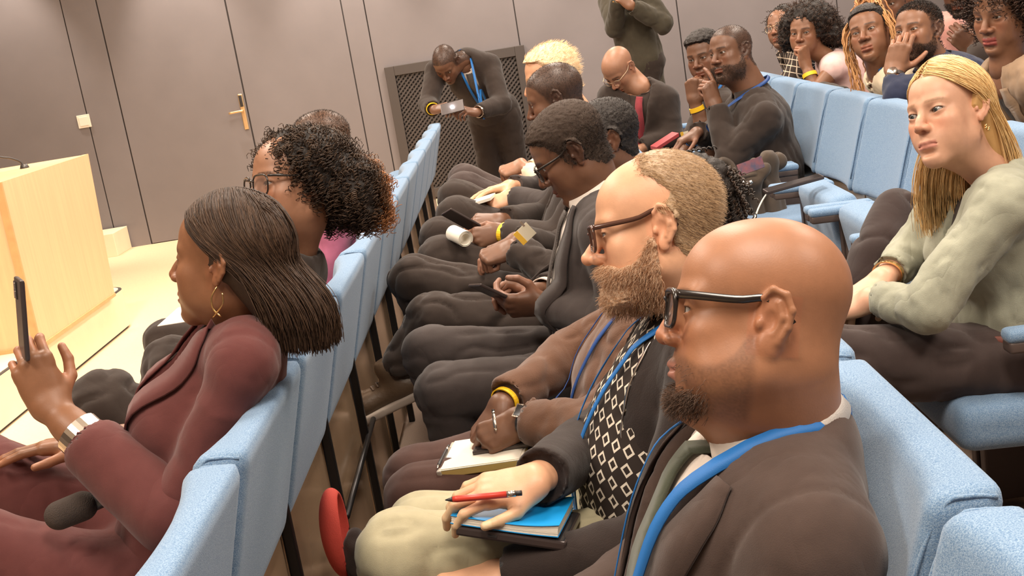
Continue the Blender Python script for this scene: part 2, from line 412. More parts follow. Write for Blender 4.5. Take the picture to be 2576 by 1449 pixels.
# ------------------------------------------------------------------ lectern on its curved plinth
M_WOOD = mat('light_maple_veneer', (0.74, 0.47, 0.265), 0.42, var=0.06, vscale=3.0, stretch=(14, 14, 0.8), bump=0.03, bscale=40)
M_WOODEDGE = mat('maple_edge_band', (0.62, 0.34, 0.15), 0.45, var=0.08, vscale=20)
M_PLINTH = mat('cream_painted_plinth', (0.82, 0.70, 0.50), 0.5, var=0.03, vscale=8)
def lectern():
    e = empty('lectern', (-2.95, 6.4, 0.25), 'light maple lectern with a broad plain front on a cream plinth', 'lectern')
    o0 = V3(-2.95, 6.4, 0.25)
    A = PZ(288, 745, 0.25); B = PZ(107, 876, 0.25); xr = -2.54
    Rt = PX(222, 387, xr); Lt = PX(3, 458, xr)
    def slab(name, P, t, m, par):
        """quad P (4 pts) thickened by vector t"""
        P = np.array(P) - o0; V = np.vstack([P, P + t]); mb = MB().add(V, np.array([(3, 2, 1, 0), (4, 5, 6, 7), (0, 1, 5, 4), (1, 2, 6, 5), (2, 3, 7, 6), (3, 0, 4, 7)]))
        return obj(name, mb.mesh(name, m, False), par)
    X2 = -3.45; ty = Rt[1]
    slab('side_panel', [(xr, B[1], .27), (xr, A[1], .27), (xr, Rt[1], Rt[2]), (xr, Lt[1], Lt[2])], (-0.03, 0, 0), M_WOOD, e)
    slab('side_panel', [(X2, B[1], .27), (X2, A[1], .27), (X2, Rt[1], Rt[2]), (X2, Lt[1], Lt[2])], (0.03, 0, 0), M_WOOD, e)
    slab('end_panel', [(xr - .034, B[1] + .002, .27), (X2 + .034, B[1] + .002, .27), (X2 + .034, Lt[1] + .002, Lt[2] - .01), (xr - .034, Lt[1] + .002, Lt[2] - .01)], (0, 0.03, 0), M_WOOD, e)
    slab('end_panel', [(xr - .034, A[1] - .03, .27), (X2 + .034, A[1] - .03, .27), (X2 + .034, Rt[1] - .03, Rt[2] - .01), (xr - .034, Rt[1] - .03, Rt[2] - .01)], (0, 0.03, 0), M_WOOD, e)
    slab('top', [(xr - .032, Lt[1] + .034, Lt[2] - .02), (X2 + .032, Lt[1] + .034, Lt[2] - .02), (X2 + .032, Rt[1] - .034, Rt[2] - .012), (xr - .032, Rt[1] - .034, Rt[2] - .012)], (0, 0, .012), M_WOOD, e)
    slab('edge_band', [(xr + .003, B[1] - .012, .27), (xr + .003, B[1] + .004, .27), (xr + .003, Lt[1] + .004, Lt[2]), (xr + .003, Lt[1] - .012, Lt[2])], (-0.036, 0, 0), M_WOODEDGE, e)
    slab('foot_band', [(xr + .006, B[1] - .01, .251), (xr + .006, A[1], .251), (X2 - .006, A[1], .251), (X2 - .006, B[1] - .01, .251)], (0, 0, .019), M_WOODEDGE, e)
    # gooseneck microphone
    b = PZ(62, 422, Rt[2]) ; mm = empty('gooseneck_microphone', b, 'thin black gooseneck microphone on the lectern top', 'microphone')
    P = np.array([PY(62, 422, b[1]), PY(52, 408, b[1]), PY(25, 398, b[1] - .05), PY(0, 395, b[1] - .1), PY(-60, 380, b[1] - .15)]) - b
    P[0] = (0, 0, -0.012); obj('stem', MB().tube(spline(P, 20), 0.006, 8).mesh('stem', M_DARKPLASTIC), mm)
    obj('foot', MB().tube([(0, 0, -0.012), (0, 0, 0.02)], [0.03, 0.018], 14).mesh('foot', M_DARKPLASTIC), mm)
    obj('capsule', MB().tube([P[-1], P[-1] + unit(P[-1] - P[-2]) * 0.07], 0.013, 10).mesh('capsule', M_DARKPLASTIC), mm)
    # plinth: long slab with a rounded far corner and dark top edging
    pl = empty('lectern_plinth', (-2.95, 6.2, 0), 'long cream plinth with rounded end under the lectern', 'plinth'); xp = -2.572
    def outline(x, off):
        r = 0.16; cx, cy = x - r, 7.33 - r
        out = [(x - off, 4.2 + off)] + [(cx + (r - off) * math.cos(t), cy + (r - off) * math.sin(t)) for t in np.linspace(0, math.pi / 2, 9)] + [(-3.75 + off, 7.33 - off), (-3.75 + off, 4.2 + off)]
        return np.array(out) - (-2.95, 6.2)
    def prism(out, z0, z1):
        n = len(out); V = np.vstack([np.c_[out, np.full(n, z0)], np.c_[out, np.full(n, z1)]]); i = np.arange(n); j = (i + 1) % n
        return V, [np.stack([i, j, j + n, i + n], 1), np.array([list(range(2 * n - 1, n - 1, -1))])[:, ::-1], np.array([list(range(n - 1, -1, -1))])]
    obj('base', MB().add(*prism(outline(xp - 0.0, 0.012), 0.0, 0.02)).mesh('base', M_GAP, False), pl)
    obj('body', MB().add(*prism(outline(xp, 0), 0.02, 0.244)).mesh('body', M_PLINTH, False), pl)
    obj('edging', MB().add(*prism(outline(xp, 0.0), 0.244, 0.2475)).mesh('edging', M_GAP, False), pl)
    obj('deck', MB().add(*prism(outline(xp, 0.02), 0.2476, 0.2502)).mesh('deck', M_PLINTH, False), pl)
lectern()
q = PY(330, 625, 10.7)
blk = obj('floor_block', MB().add(*bevel_box((-0.5, -0.2, 0.0), (0.47, 0.2, 0.205), 0.004)).mesh('floor_block', M_PLINTH, False), None, (-4.14, 10.58, 0.004))
tag(blk, 'low cream block standing against the wall behind the lectern', 'block')
# ------------------------------------------------------------------ auditorium seats
def seat_fabric():
    m = bpy.data.materials.new('blue_melange_fabric'); m.use_nodes = True; nt = m.node_tree; N = nt.nodes; L = nt.links; b = N['Principled BSDF']
    tc = N.new('ShaderNodeTexCoord'); n1 = N.new('ShaderNodeTexNoise'); n1.inputs['Scale'].default_value = 560; n1.inputs['Detail'].default_value = 5; n1.inputs['Roughness'].default_value = 0.7
    L.new(tc.outputs['Object'], n1.inputs[0]); r = N.new('ShaderNodeValToRGB'); L.new(n1.outputs[0], r.inputs[0])
    r.color_ramp.elements[0].position = 0.38; r.color_ramp.elements[0].color = (0.095, 0.195, 0.35, 1)
    r.color_ramp.elements[1].position = 0.62; r.color_ramp.elements[1].color = (0.295, 0.41, 0.545, 1)
    n2 = N.new('ShaderNodeTexNoise'); n2.inputs['Scale'].default_value = 900; L.new(tc.outputs['Object'], n2.inputs[0])
    bp = N.new('ShaderNodeBump'); bp.inputs['Strength'].default_value = 0.35; bp.inputs['Distance'].default_value = 0.002; L.new(n2.outputs[0], bp.inputs['Height'])
    L.new(r.outputs[0], b.inputs['Base Color']); L.new(bp.outputs[0], b.inputs['Normal'])
    b.inputs['Roughness'].default_value = 0.9; b.inputs['Specular IOR Level'].default_value = 0.2; b.inputs['Sheen Weight'].default_value = 0.25; b.inputs['Sheen Roughness'].default_value = 0.4
    return m
M_FABRIC = seat_fabric()
M_SHELL = mat('bronze_gloss_panel', (0.50, 0.335, 0.21), 0.15, metal=0.45, bump=0.04, bscale=3, bdist=0.02)
M_BLACKMETAL = mat('black_metal', (0.022, 0.02, 0.02), 0.35, metal=0.5)
M_ARMSIDE = mat('dark_brown_laminate', (0.085, 0.06, 0.052), 0.5)
SEAT_HW = 0.265
def backrest_mesh():
    """rear top edge at x=0,z=0.90 ; faces -x ; recline 0.3"""
    h = 0.011; v = Vol((-0.30, -0.30, 0.30), (0.05, 0.30, 0.95), h); hw = SEAT_HW; r = 0.022
    def f(X, Y, Z):
        xr = -0.30 * (0.90 - Z)                      # rear plane
        th = 0.060 + 0.036 * (np.abs(Y) / hw) ** 2.2 # concave front
        ctr = xr - th / 2
        dx = np.abs(X - ctr) - (th / 2 - r); dy = np.abs(Y) - (hw - r); dz = np.abs(Z - 0.725) - (0.175 - r)
        o = np.sqrt(np.maximum(dx, 0) ** 2 + np.maximum(dy, 0) ** 2 + np.maximum(dz, 0) ** 2) + np.minimum(np.maximum(np.maximum(dx, dy), dz), 0)
        return o - r
    v.fn(f); V, F = v.mesh(); V = relax(V, F, 1, 0.3)
    # rear face ends higher than the front: trim skirt taper
    return mk_mesh('backrest', V, F, M_FABRIC)
def slab_mesh(name, size, r, m, h=0.012, crown=0.0):
    lo = -np.array(size) / 2; hi = np.array(size) / 2; v = round_box(lo, hi, r, h); V, F = v.mesh()
    if crown: V[:, 2] += np.where(V[:, 2] > 0, crown * np.maximum(0, 1 - (V[:, 0] / hi[0]) ** 2) * np.maximum(0, 1 - (V[:, 1] / hi[1]) ** 2), 0)
    return mk_mesh(name, V, F, m)
BACK = backrest_mesh()
CUSH = slab_mesh('seat_cushion', (0.46, 0.47, 0.11), 0.035, M_FABRIC, 0.014, 0.012)
ARMPAD = slab_mesh('arm_pad', (0.235, 0.052, 0.03), 0.013, M_FABRIC, 0.006)
ARMUND = MB().add(*bevel_box((-0.112, -0.022, -0.014), (0.112, 0.022, 0.012), 0.006)).mesh('arm_underside', M_ARMSIDE)
ARMPOST = MB().add(*bevel_box((-0.055, -0.018, 0.0), (0.055, 0.018, 0.555), 0.006)).mesh('arm_post', M_ARMSIDE, False)
SHELL = MB().add(*bevel_box((-0.004, -0.268, 0.05), (0.004, 0.268, 0.60), 0.003)).mesh('back_panel', M_SHELL, False)
POST = MB().add(*bevel_box((-0.012, -0.010, 0.0), (0.012, 0.010, 0.60), 0.004)).mesh('post', M_BLACKMETAL, False)
LEGBAR = MB().tube([(0, 0, 0.0), (-0.17, 0, 0.36)], 0.013, 10).mesh('support_leg', M_BLACKMETAL)
_h = MB().add(*bevel_box((-0.035, -0.012, -0.045), (0.035, 0.012, 0.03), 0.005)).add(*bevel_box((-0.012, -0.02, -0.075), (0.02, 0.016, -0.04), 0.004)); _h.tube([(0.0, -0.022, -0.01), (0.0, 0.024, -0.01)], 0.016, 14)
HINGE = _h.mesh('hinge', M_BLACKMETAL, False)
PIPE = MB().tube(spline([(-0.018, -SEAT_HW + .007, .888), (-0.05, -SEAT_HW + .007, .893), (-.078, -SEAT_HW + .007, .884), (-.118, -SEAT_HW + .007, .80), (-.176, -SEAT_HW + .007, .60)], 16), 0.003, 6).mesh('piping', M_FABRIC)
def seat(rear_x, y, floor_z, label, group, tip=True, arms=(True, True), dz=0.0, tipang=None, legbar=True):
    s = empty('auditorium_seat', (rear_x, y, floor_z), label, 'seat', group)
    b = obj('backrest', BACK, s, (0, 0, dz)); obj('piping', PIPE, b)
    p = obj('piping', PIPE, b); p.scale = (1, -1, 1)
    obj('back_panel', SHELL, s, (-0.128, 0, 0)); obj('post', POST, s, (-0.112, -0.262, 0)); 
    if tip:
        c = obj('seat_cushion', CUSH, s, (-0.315, 0, 0.415)); c.rotation_euler = (0, math.radians(80 if tipang is None else tipang), 0)
    else:
        c = obj('seat_cushion', CUSH, s, (-0.36, 0, 0.40)); c.rotation_euler = (0, math.radians(3), 0)
    for sg in (-1, 1): obj('hinge', HINGE, s, (-0.20, sg * 0.205, 0.33))
    for i, sg in enumerate((-1, 1)):
        if not arms[i]: continue
        a = obj('armrest', ARMUND, s, (-0.375, sg * 0.247, 0.59)); a.rotation_euler = (0, math.radians(2), 0); obj('arm_pad', ARMPAD, a, (0, 0, 0.022))
        obj('arm_post', ARMPOST, s, (-0.32, sg * 0.247, 0.02))
    if legbar: obj('support_leg', LEGBAR, s, (-0.18, 0.2, 0.0))
    return s
ROW1_X, ROW2_X, ROW3_X, ROW4_X, ROW5_X = -0.484, 0.468, 1.415, 2.36, 3.3
F3, F4, F5 = 0.06, 0.20, 0.36
structure('floor_riser', MB().box((ROW2_X + 0.12, YB, -0.05), (ROW3_X + 0.15, WALL_Y - 0.01, F3)), M_CARPET)
structure('floor_riser', MB().box((ROW3_X + 0.15, YB, -0.05), (ROW4_X + 0.15, WALL_Y - 0.01, F4)), M_CARPET)
structure('floor_riser', MB().box((ROW4_X + 0.15, YB, -0.05), (XR, WALL_Y - 0.01, F5)), M_CARPET)
ORD = ['first', 'second', 'third', 'fourth', 'fifth', 'sixth', 'seventh', 'eighth', 'ninth', 'tenth', 'eleventh', 'twelfth', 'thirteenth']
R1 = [1.435 + 0.553 * i for i in range(12)]
for i, y in enumerate(R1):
    who = {1: ' behind the burgundy suit', 2: ' beside the burgundy woman\'s bob', 3: ' behind the curly-haired woman with glasses'}.get(i, '')
    seat(ROW1_X, y, 0, 'blue seat in the front row, %s from the camera%s' % (ORD[i], who), 'front row seats', tip=i not in (1, 2, 5), arms=(False, False), legbar=False)
R2 = [0.912 + 0.553 * i for i in range(10)]
who2 = ['at the bottom right corner', 'of the bald man with glasses in the brown suit', 'of the bearded man with the blue notebook', 'of the person in the brown sweater', 'of the man in glasses with patterned tie', 'of the man with crossed dark trousers', 'of the man with the rolled paper', 'of the white-haired man', 'just past the white-haired man', 'farthest from the camera']
for i, y in enumerate(R2): seat(ROW2_X, y, 0, 'blue second-row seat %s' % who2[i], 'second row seats', tip=i in (0, 8, 9), arms=(i > 4, i > 3))
R3 = [2.625 + 0.555 * i for i in range(9)]
who3 = ['under the blonde woman', 'beside the blonde woman with a dark coat on it', 'with bare armrest, two away from the blonde woman', 'holding the phone on its armrest', 'carrying the coat and bag', 'of the man in the black shirt', 'of the woman with the yellow wristband by the black-shirted man', 'left of that woman, mostly hidden', 'of the bald man in the dark suit and red tie']
for i, y in enumerate(R3): seat(ROW3_X, y, F3, 'blue third-row seat %s' % who3[i], 'third row seats', tip=i in (1, 2, 3, 7), dz=0.005)
R4 = [3.6 + 0.555 * i for i in range(8)]
who4 = ['of the curly-haired woman in the tan jacket', 'between tan jacket and navy shirt', 'of the man in the navy shirt', 'of the woman with long braids', 'showing empty between the braids and the pink top', 'of the woman in the pink top', 'of the man in the plaid shirt', 'farthest along by the wall']
for i, y in enumerate(R4): seat(ROW4_X, y, F4, 'blue fourth-row seat %s' % who4[i], 'fourth row seats', tip=i in (1, 4, 7))
R5 = [4.4 + 0.555 * i for i in range(3)]
who5 = ['behind the navy shirt', 'of the bearded man in the black jacket', 'of the person in the pink shirt']
for i, y in enumerate(R5): seat(ROW5_X, y, F5, 'blue fifth-row seat %s' % who5[i], 'fifth row seats', tip=i == 0)
# ------------------------------------------------------------------ people: heads
SKIN = {'deep': (0.105, 0.047, 0.026), 'dark': (0.16, 0.075, 0.042), 'brown': (0.245, 0.115, 0.062), 'tan': (0.34, 0.17, 0.10), 'light': (0.62, 0.345, 0.225), 'fair': (0.66, 0.36, 0.215)}
M_SKIN = mat('skin', (0.5, 0.3, 0.2), 0.45, spec=0.45, attr=True, var=0.05, vscale=60, bump=0.12, bscale=420, bdist=0.0012)
M_EYE = mat('eye', (0.8, 0.8, 0.8), 0.12, spec=0.6, attr=True)
HD = dict(w=1.0, jaw=1.0, chin=1.0, nose=1.0, nosew=1.0, lip=1.0, brow=1.0, fat=0.0, open=0.70, cheek=1.0, fem=0.0, ear=1.0, neck=0.056, top=0.0, nosel=0.0, smile=0.0)
def xf_hair(z, rec=0.0):
    """hairline: hair grows where x < xf(z)"""
    return np.interp(z, [-0.085, -0.075, -0.05, -0.035, -0.028, -0.02, 0.0, 0.02, 0.035, 0.05, 0.066, 0.076, 0.085], [-0.2, -0.055, -0.034, -0.022, 0.02, 0.024, 0.03, 0.036 - rec * .3, 0.047 - rec * .8, 0.056 - rec, 0.075 - rec, 0.10 - rec * 1.2, 0.2 - rec * 2.2])
def head_vol(p, h, neck_to, neck_r):
    """head-local frame: x forward, y left, z up, origin between the ears at eye level"""
    n = np.asarray(neck_to, float); lo = np.minimum((-0.125, -0.105, -0.16), n - neck_r * 1.3); hi = np.maximum((0.15, 0.105, 0.145), n + neck_r * 1.1)
    v = Vol(lo - 3 * h, hi + 3 * h, h); v.pad = 0.04; w = p['w']; J = p['jaw']; fm = p['fem']
    v.ell((-0.012, 0, 0.034 + p['top'] * .5), (0.094, 0.074 * w, 0.083 + p['top'] * .5))
    v.ell((0.034, 0, 0.036), (0.059, 0.061 * w, 0.060), 0.03)
    v.ell((0.030, 0, -0.030), (0.060, 0.060 * w, 0.075), 0.03)
    for s in (-1, 1):
        v.cone((-0.002, s * 0.052 * w, -0.022), (0.004, s * 0.051 * J * w, -0.062), 0.018, 0.016, 0.025)
        v.cone((0.004, s * 0.050 * J * w, -0.064), (0.072, s * 0.014 * J, -0.101 - .004 * p['chin']), 0.017, 0.014, 0.03)
        v.ell((0.058, s * 0.043 * w, -0.024), (0.026, 0.021, 0.020), 0.022)
        v.ell((0.052, s * 0.040 * w, -0.056), (0.028, 0.022, 0.030), 0.025)
        if p['fat']: v.ell((0.035, s * 0.045 * w, -0.075), (0.04, 0.022 + p['fat'], 0.035), 0.025)
    v.ell((0.074, 0, -0.104), (0.019, 0.021 * J, 0.016 * p['chin']), 0.022)
    if p['fat']: v.ell((0.035, 0, -0.112), (0.05, 0.045, 0.022 + p['fat']), 0.03)
    v.ell((0.0, 0, -0.075), (0.055, 0.045 * w, 0.045), 0.03)
    v.pad = 0.02
    # brow ridge, sockets
    for s in (-1, 1):
        v.cone((0.087, s * 0.013, 0.016), (0.074, s * 0.045 * w, 0.018), 0.009 * p['brow'], 0.008 * p['brow'], 0.018)
        v.ell((0.100, s * 0.033, -0.002), (0.0165, 0.019, 0.0125), 0.014, 's')
    v.ell((0.073, 0, -0.070), (0.024, 0.031, 0.028), 0.025)            # muzzle
    # nose
    nl = p['nosel']; nw = p['nosew']; ns = p['nose']
    v.cone((0.089, 0, 0.010), (0.106 + nl * .5, 0, -0.022), 0.0075 * (0.5 + .5 * nw), 0.0085, 0.012)
    v.cone((0.104 + nl * .5, 0, -0.020), (0.112 + nl, 0, -0.034), 0.0085, 0.0105 * (0.4 + 0.6 * nw) * ns, 0.008)
    for s in (-1, 1):
        v.ell((0.100 + nl * .4, s * 0.0135 * nw, -0.038), (0.0125 * ns, 0.0085 * nw, 0.0085 * ns), 0.007)
        v.ell((0.106 + nl * .6, s * 0.0078 * nw, -0.0475), (0.0065, 0.0042, 0.005), 0.003, 's')
    # lips
    v.pad = 0.01
    L = p['lip']; sm = p['smile']
    ul = [(0.081, 0.025, -0.0725 + sm), (0.093, 0.012, -0.0675), (0.0965, 0.0, -0.0690), (0.093, -0.012, -0.0675), (0.081, -0.025, -0.0725 + sm)]
    v.path(ul, [0.003, 0.0055 * L, 0.0055 * L, 0.0055 * L, 0.003], 0.005)
    ll = [(0.081, 0.024, -0.0745 + sm), (0.091, 0.012, -0.0805), (0.0935, 0, -0.0825), (0.091, -0.012, -0.0805), (0.081, -0.024, -0.0745 + sm)]
    v.path(ll, [0.003, 0.0062 * L, 0.0072 * L, 0.0062 * L, 0.003], 0.006)
    v.path([(0.088, 0.0255, -0.0738 + sm), (0.100, 0.012, -0.0745), (0.1035, 0, -0.0752), (0.100, -0.012, -0.0745), (0.088, -0.0255, -0.0738 + sm)], [0.0012, 0.0022, 0.0025, 0.0022, 0.0012], 0.003, 's')
    v.ell((0.097, 0, -0.0925), (0.010, 0.020, 0.006), 0.012, 's')
    # eyelids around the eyeball, then the opening
    for s in (-1, 1):
        v.ell((0.0762, s * 0.0325, -0.001), (0.0152, 0.0165, 0.0145), 0.006)
        o = p['open']
        v.fn(lambda X, Y, Z: np.maximum(np.sqrt(((Y - s * 0.0325) / 0.0135) ** 2 + ((Z + 0.001 - 0.10 * (abs(Y) - 0.0325)) / (0.0050 * o)) ** 2) - 1, 0.02 - 0 * X) * 0.004 - 0.0 if False else (np.sqrt(((Y - s * 0.0325) / 0.0138) ** 2 + ((Z + 0.0012 - 0.10 * (abs(Y) - 0.0325)) / (0.0052 * o)) ** 2) - 1) * 0.005 + np.maximum(0.080 - X, 0) * 3, 0.0015, 's', (0.070, s * 0.0325 - 0.02, -0.012), (0.11, s * 0.0325 + 0.02, 0.012))
    # ears
    es = p['ear']
    for s in (-1, 1):
        y = 0.074 * w; c = V3(-0.008, s * y, -0.003)
        E = lambda x, yy, z: c + V3(x * es, s * yy, z * es)
        Rz = np.array(Matrix.Rotation(s * math.radians(-20), 3, 'Z'))
        v.ell(E(-0.003, 0.0045, 0.006), (0.0185 * es, 0.0060, 0.0275 * es), 0.004, R=Rz)
        ring = [E(0.008, 0.002, 0.012), E(0.010, 0.005, 0.022), E(0.001, 0.009, 0.032), E(-0.013, 0.013, 0.027), E(-0.020, 0.015, 0.011), E(-0.017, 0.013, -0.007), E(-0.008, 0.009, -0.022)]
        v.path(ring, [0.0024, 0.0032, 0.0040, 0.0042, 0.0040, 0.0038, 0.004], 0.003)
        v.ell(E(0.001, 0.005, -0.026), (0.0085 * es, 0.0045, 0.0105 * es), 0.006)
        v.path([E(-0.006, 0.011, 0.018), E(-0.011, 0.0125, 0.003), E(-0.004, 0.009, -0.015)], [0.0026, 0.0032, 0.0028], 0.004)
        v.ell(E(0.003, 0.0105, -0.002), (0.008 * es, 0.0055, 0.011 * es), 0.004, 's')
        v.ell(E(0.012, 0.005, -0.005), (0.004, 0.004, 0.006), 0.004)
    v.pad = 0.04
    # neck
    v.cone((-0.022, 0, -0.055), n, neck_r * 0.98, neck_r * 1.06, 0.035)
    v.cone((0.01, 0, -0.085), n + V3(0.02, 0, 0.02), neck_r * 0.72, neck_r * 0.8, 0.03)
    return v
def smooth01(x, a, b): t = np.clip((x - a) / (b - a), 0, 1); return t * t * (3 - 2 * t)
def head_colors(V, p, skin, hairc, o):
    C = np.tile(np.array(skin), (len(V), 1)); x, y, z = V.T; ay = np.abs(y)
    def blend(m, c): C[:] = C * (1 - m[:, None]) + np.asarray(c) * m[:, None]
    red = np.array(skin) * (1.18, 0.90, 0.86)
    blend(np.exp(-((ay - 0.04) / 0.018) ** 2 - ((z + 0.03) / 0.02) ** 2) * (x > 0.03) * 0.6, red)
    blend(np.exp(-(y / 0.018) ** 2 - ((z + 0.035) / 0.015) ** 2) * (x > 0.09) * 0.6, red)
    blend((np.exp(-((ay - 0.078) / 0.012) ** 2) * (np.abs(x + 0.012) < 0.03) * (np.abs(z + .01) < .035)) * 0.4, red)
    if o.get('lipc') is not None:
        L = p['lip']; zc = -0.0748; m = smooth01(0.0265 - ay, 0, 0.004) * smooth01(0.0105 * L + .002 - np.abs(z - zc + 0.12 * ay * 0), 0, 0.003) * smooth01(x, 0.083 - ay * 0.15, 0.087 - ay * 0.15)
        blend(m * 0.9, o['lipc'])
    if o.get('browc') is not None:                                     # eyebrows
        zb = 0.0205 + 0.05 * (ay - 0.02) - 2.6 * np.maximum(ay - 0.04, 0) ** 1.5
        th = 0.0038 * o.get('browt', 1.0); m = smooth01(th - np.abs(z - zb), -0.001, 0.0016) * smooth01(ay, 0.010, 0.016) * smooth01(0.056 - ay, 0, 0.008) * (x > 0.05)
        m *= 0.75 + 0.25 * vnoise(V, 900, 5); blend(np.clip(m, 0, 1) * o.get('browa', 0.85), o['browc'])
    ed = np.sqrt(((ay - 0.0325) / 0.0150) ** 2 + ((z + 0.0012 - 0.1 * (ay - 0.0325)) / (0.0058 * p['open'] + .0008)) ** 2)   # lash line
    lash = smooth01(1.28 - ed, 0, 0.25) * (x > 0.068) * np.where(z > -0.001, 1, 0.5); blend(np.clip(lash, 0, 1) * o.get('lash', 0.55), np.array((0.02, 0.013, 0.01)))
    if o.get('stubble'):                                                # shaved hair / stubble colour on the skin
        amt, rec = o['stubble']; m = smooth01(xf_hair(z, rec) - x, -0.004, 0.012); blend(m * amt * (0.8 + 0.2 * vnoise(V, 500, 3)), hairc)
    if o.get('beardshadow'): blend(beard_mask(V) * o['beardshadow'] * (0.75 + 0.25 * vnoise(V, 500, 4)), o.get('beardc', hairc))
    return C
def beard_mask(V, cheek=0.0, lo=-0.135, lip=0.0115):
    x, y, z = V.T; ay = np.abs(y)
    top = np.interp(x, [-0.01, 0.015, 0.03, 0.05, 0.07, 0.085, 0.11], [-0.02, -0.02, -0.045, -0.058, -0.06, -0.053, -0.053]) + cheek
    m = smooth01(top - z, -0.003, 0.008) * smooth01(x, 0.0, 0.012) * smooth01(z, lo, lo + 0.02)
    lipm = smooth01(0.026 - ay, 0, 0.004) * smooth01(lip - np.abs(z + 0.0755), 0, 0.003) * (x > 0.07)
    m = m * (1 - lipm) * (1 - smooth01(0.012 - ay, 0, .006) * smooth01(z, -.056, -.05))
    return m
def eyeball(c, gaze, r=0.0122, iris=(0.05, 0.025, 0.012), nseg=24):
    """sphere with iris and pupil painted as its own colours, pole along the gaze"""
    g = unit(gaze); u = unit(np.cross((0, 0, 1), g)); w = np.cross(g, u)
    th = np.concatenate([np.linspace(0, 0.62, 10), np.linspace(0.7, math.pi, 9)]); ph = np.arange(nseg) * 2 * math.pi / nseg
    V = np.array([c + r * (math.cos(t) * g + math.sin(t) * (math.cos(f) * u + math.sin(f) * w)) for t in th for f in ph])
    cc = np.array([(0.006, 0.005, 0.005) if t < 0.2 else (iris if t < 0.52 else (0.36, 0.33, 0.305)) for t in th for f in ph], float)
    i = np.arange(len(th) - 1)[:, None] * nseg; j = np.arange(nseg)[None]; j2 = (j + 1) % nseg
    return V, np.stack([i + j, i + nseg + j, i + nseg + j2, i + j2], -1).reshape(-1, 4), cc
# ------------------------------------------------------------------ people: hands
FING = {'index': ((0.094, 0.0285, 0.0), (0.044, 0.026, 0.021), 0.0092), 'middle': ((0.099, 0.009, 0.002), (0.049, 0.030, 0.022), 0.0094), 'ring': ((0.094, -0.0115, 0.001), (0.045, 0.028, 0.021), 0.0088), 'pinky': ((0.085, -0.030, -0.002), (0.034, 0.021, 0.018), 0.0078)}
POSES = {
 'flat': dict(index=(6, 10, 6, 3), middle=(6, 10, 6, 0), ring=(8, 12, 6, -4), pinky=(8, 14, 8, -9), thumb=[(0.75, 0.62, -0.2), (0.88, 0.42, -0.2), (0.93, 0.33, -0.12)]),
 'relaxed': dict(index=(24, 34, 18, 3), middle=(28, 38, 20, 0), ring=(32, 40, 22, -3), pinky=(34, 42, 24, -7), thumb=[(0.66, 0.62, -0.42), (0.85, 0.40, -0.34), (0.92, 0.30, -0.24)]),
 'curl': dict(index=(45, 60, 35, 2), middle=(52, 66, 38, 0), ring=(56, 68, 40, -3), pinky=(58, 66, 40, -6), thumb=[(0.62, 0.50, -0.60), (0.82, 0.05, -0.55), (0.90, -0.30, -0.35)]),
 'fist': dict(index=(78, 95, 62, 1), middle=(80, 98, 62, 0), ring=(82, 98, 62, -1), pinky=(82, 95, 60, -3), thumb=[(0.62, 0.42, -0.66), (0.70, -0.35, -0.60), (0.55, -0.80, -0.25)]),
 'phone': dict(index=(40, 48, 25, 5), middle=(50, 52, 28, 1), ring=(55, 55, 30, -3), pinky=(58, 55, 30, -8), thumb=[(0.55, 0.66, -0.50), (0.86, 0.45, -0.20), (0.97, 0.20, 0.05)]),
 'pen': dict(index=(48, 42, 20, -2), middle=(58, 58, 30, 0), ring=(66, 66, 34, 0), pinky=(68, 66, 34, -3), thumb=[(0.66, 0.46, -0.60), (0.85, 0.05, -0.52), (0.92, -0.12, -0.38)]),
 'chin': dict(index=(18, 62, 40, 4), middle=(34, 72, 42, 0), ring=(46, 76, 42, -2), pinky=(50, 72, 40, -5), thumb=[(0.55, 0.78, -0.30), (0.78, 0.60, -0.15), (0.88, 0.45, -0.1)]),
 'point': dict(index=(20, 18, 10, 3), middle=(72, 90, 50, 0), ring=(78, 92, 55, -2), pinky=(80, 90, 55, -4), thumb=[(0.62, 0.50, -0.60), (0.80, -0.1, -0.58), (0.85, -0.40, -0.35)]),
}
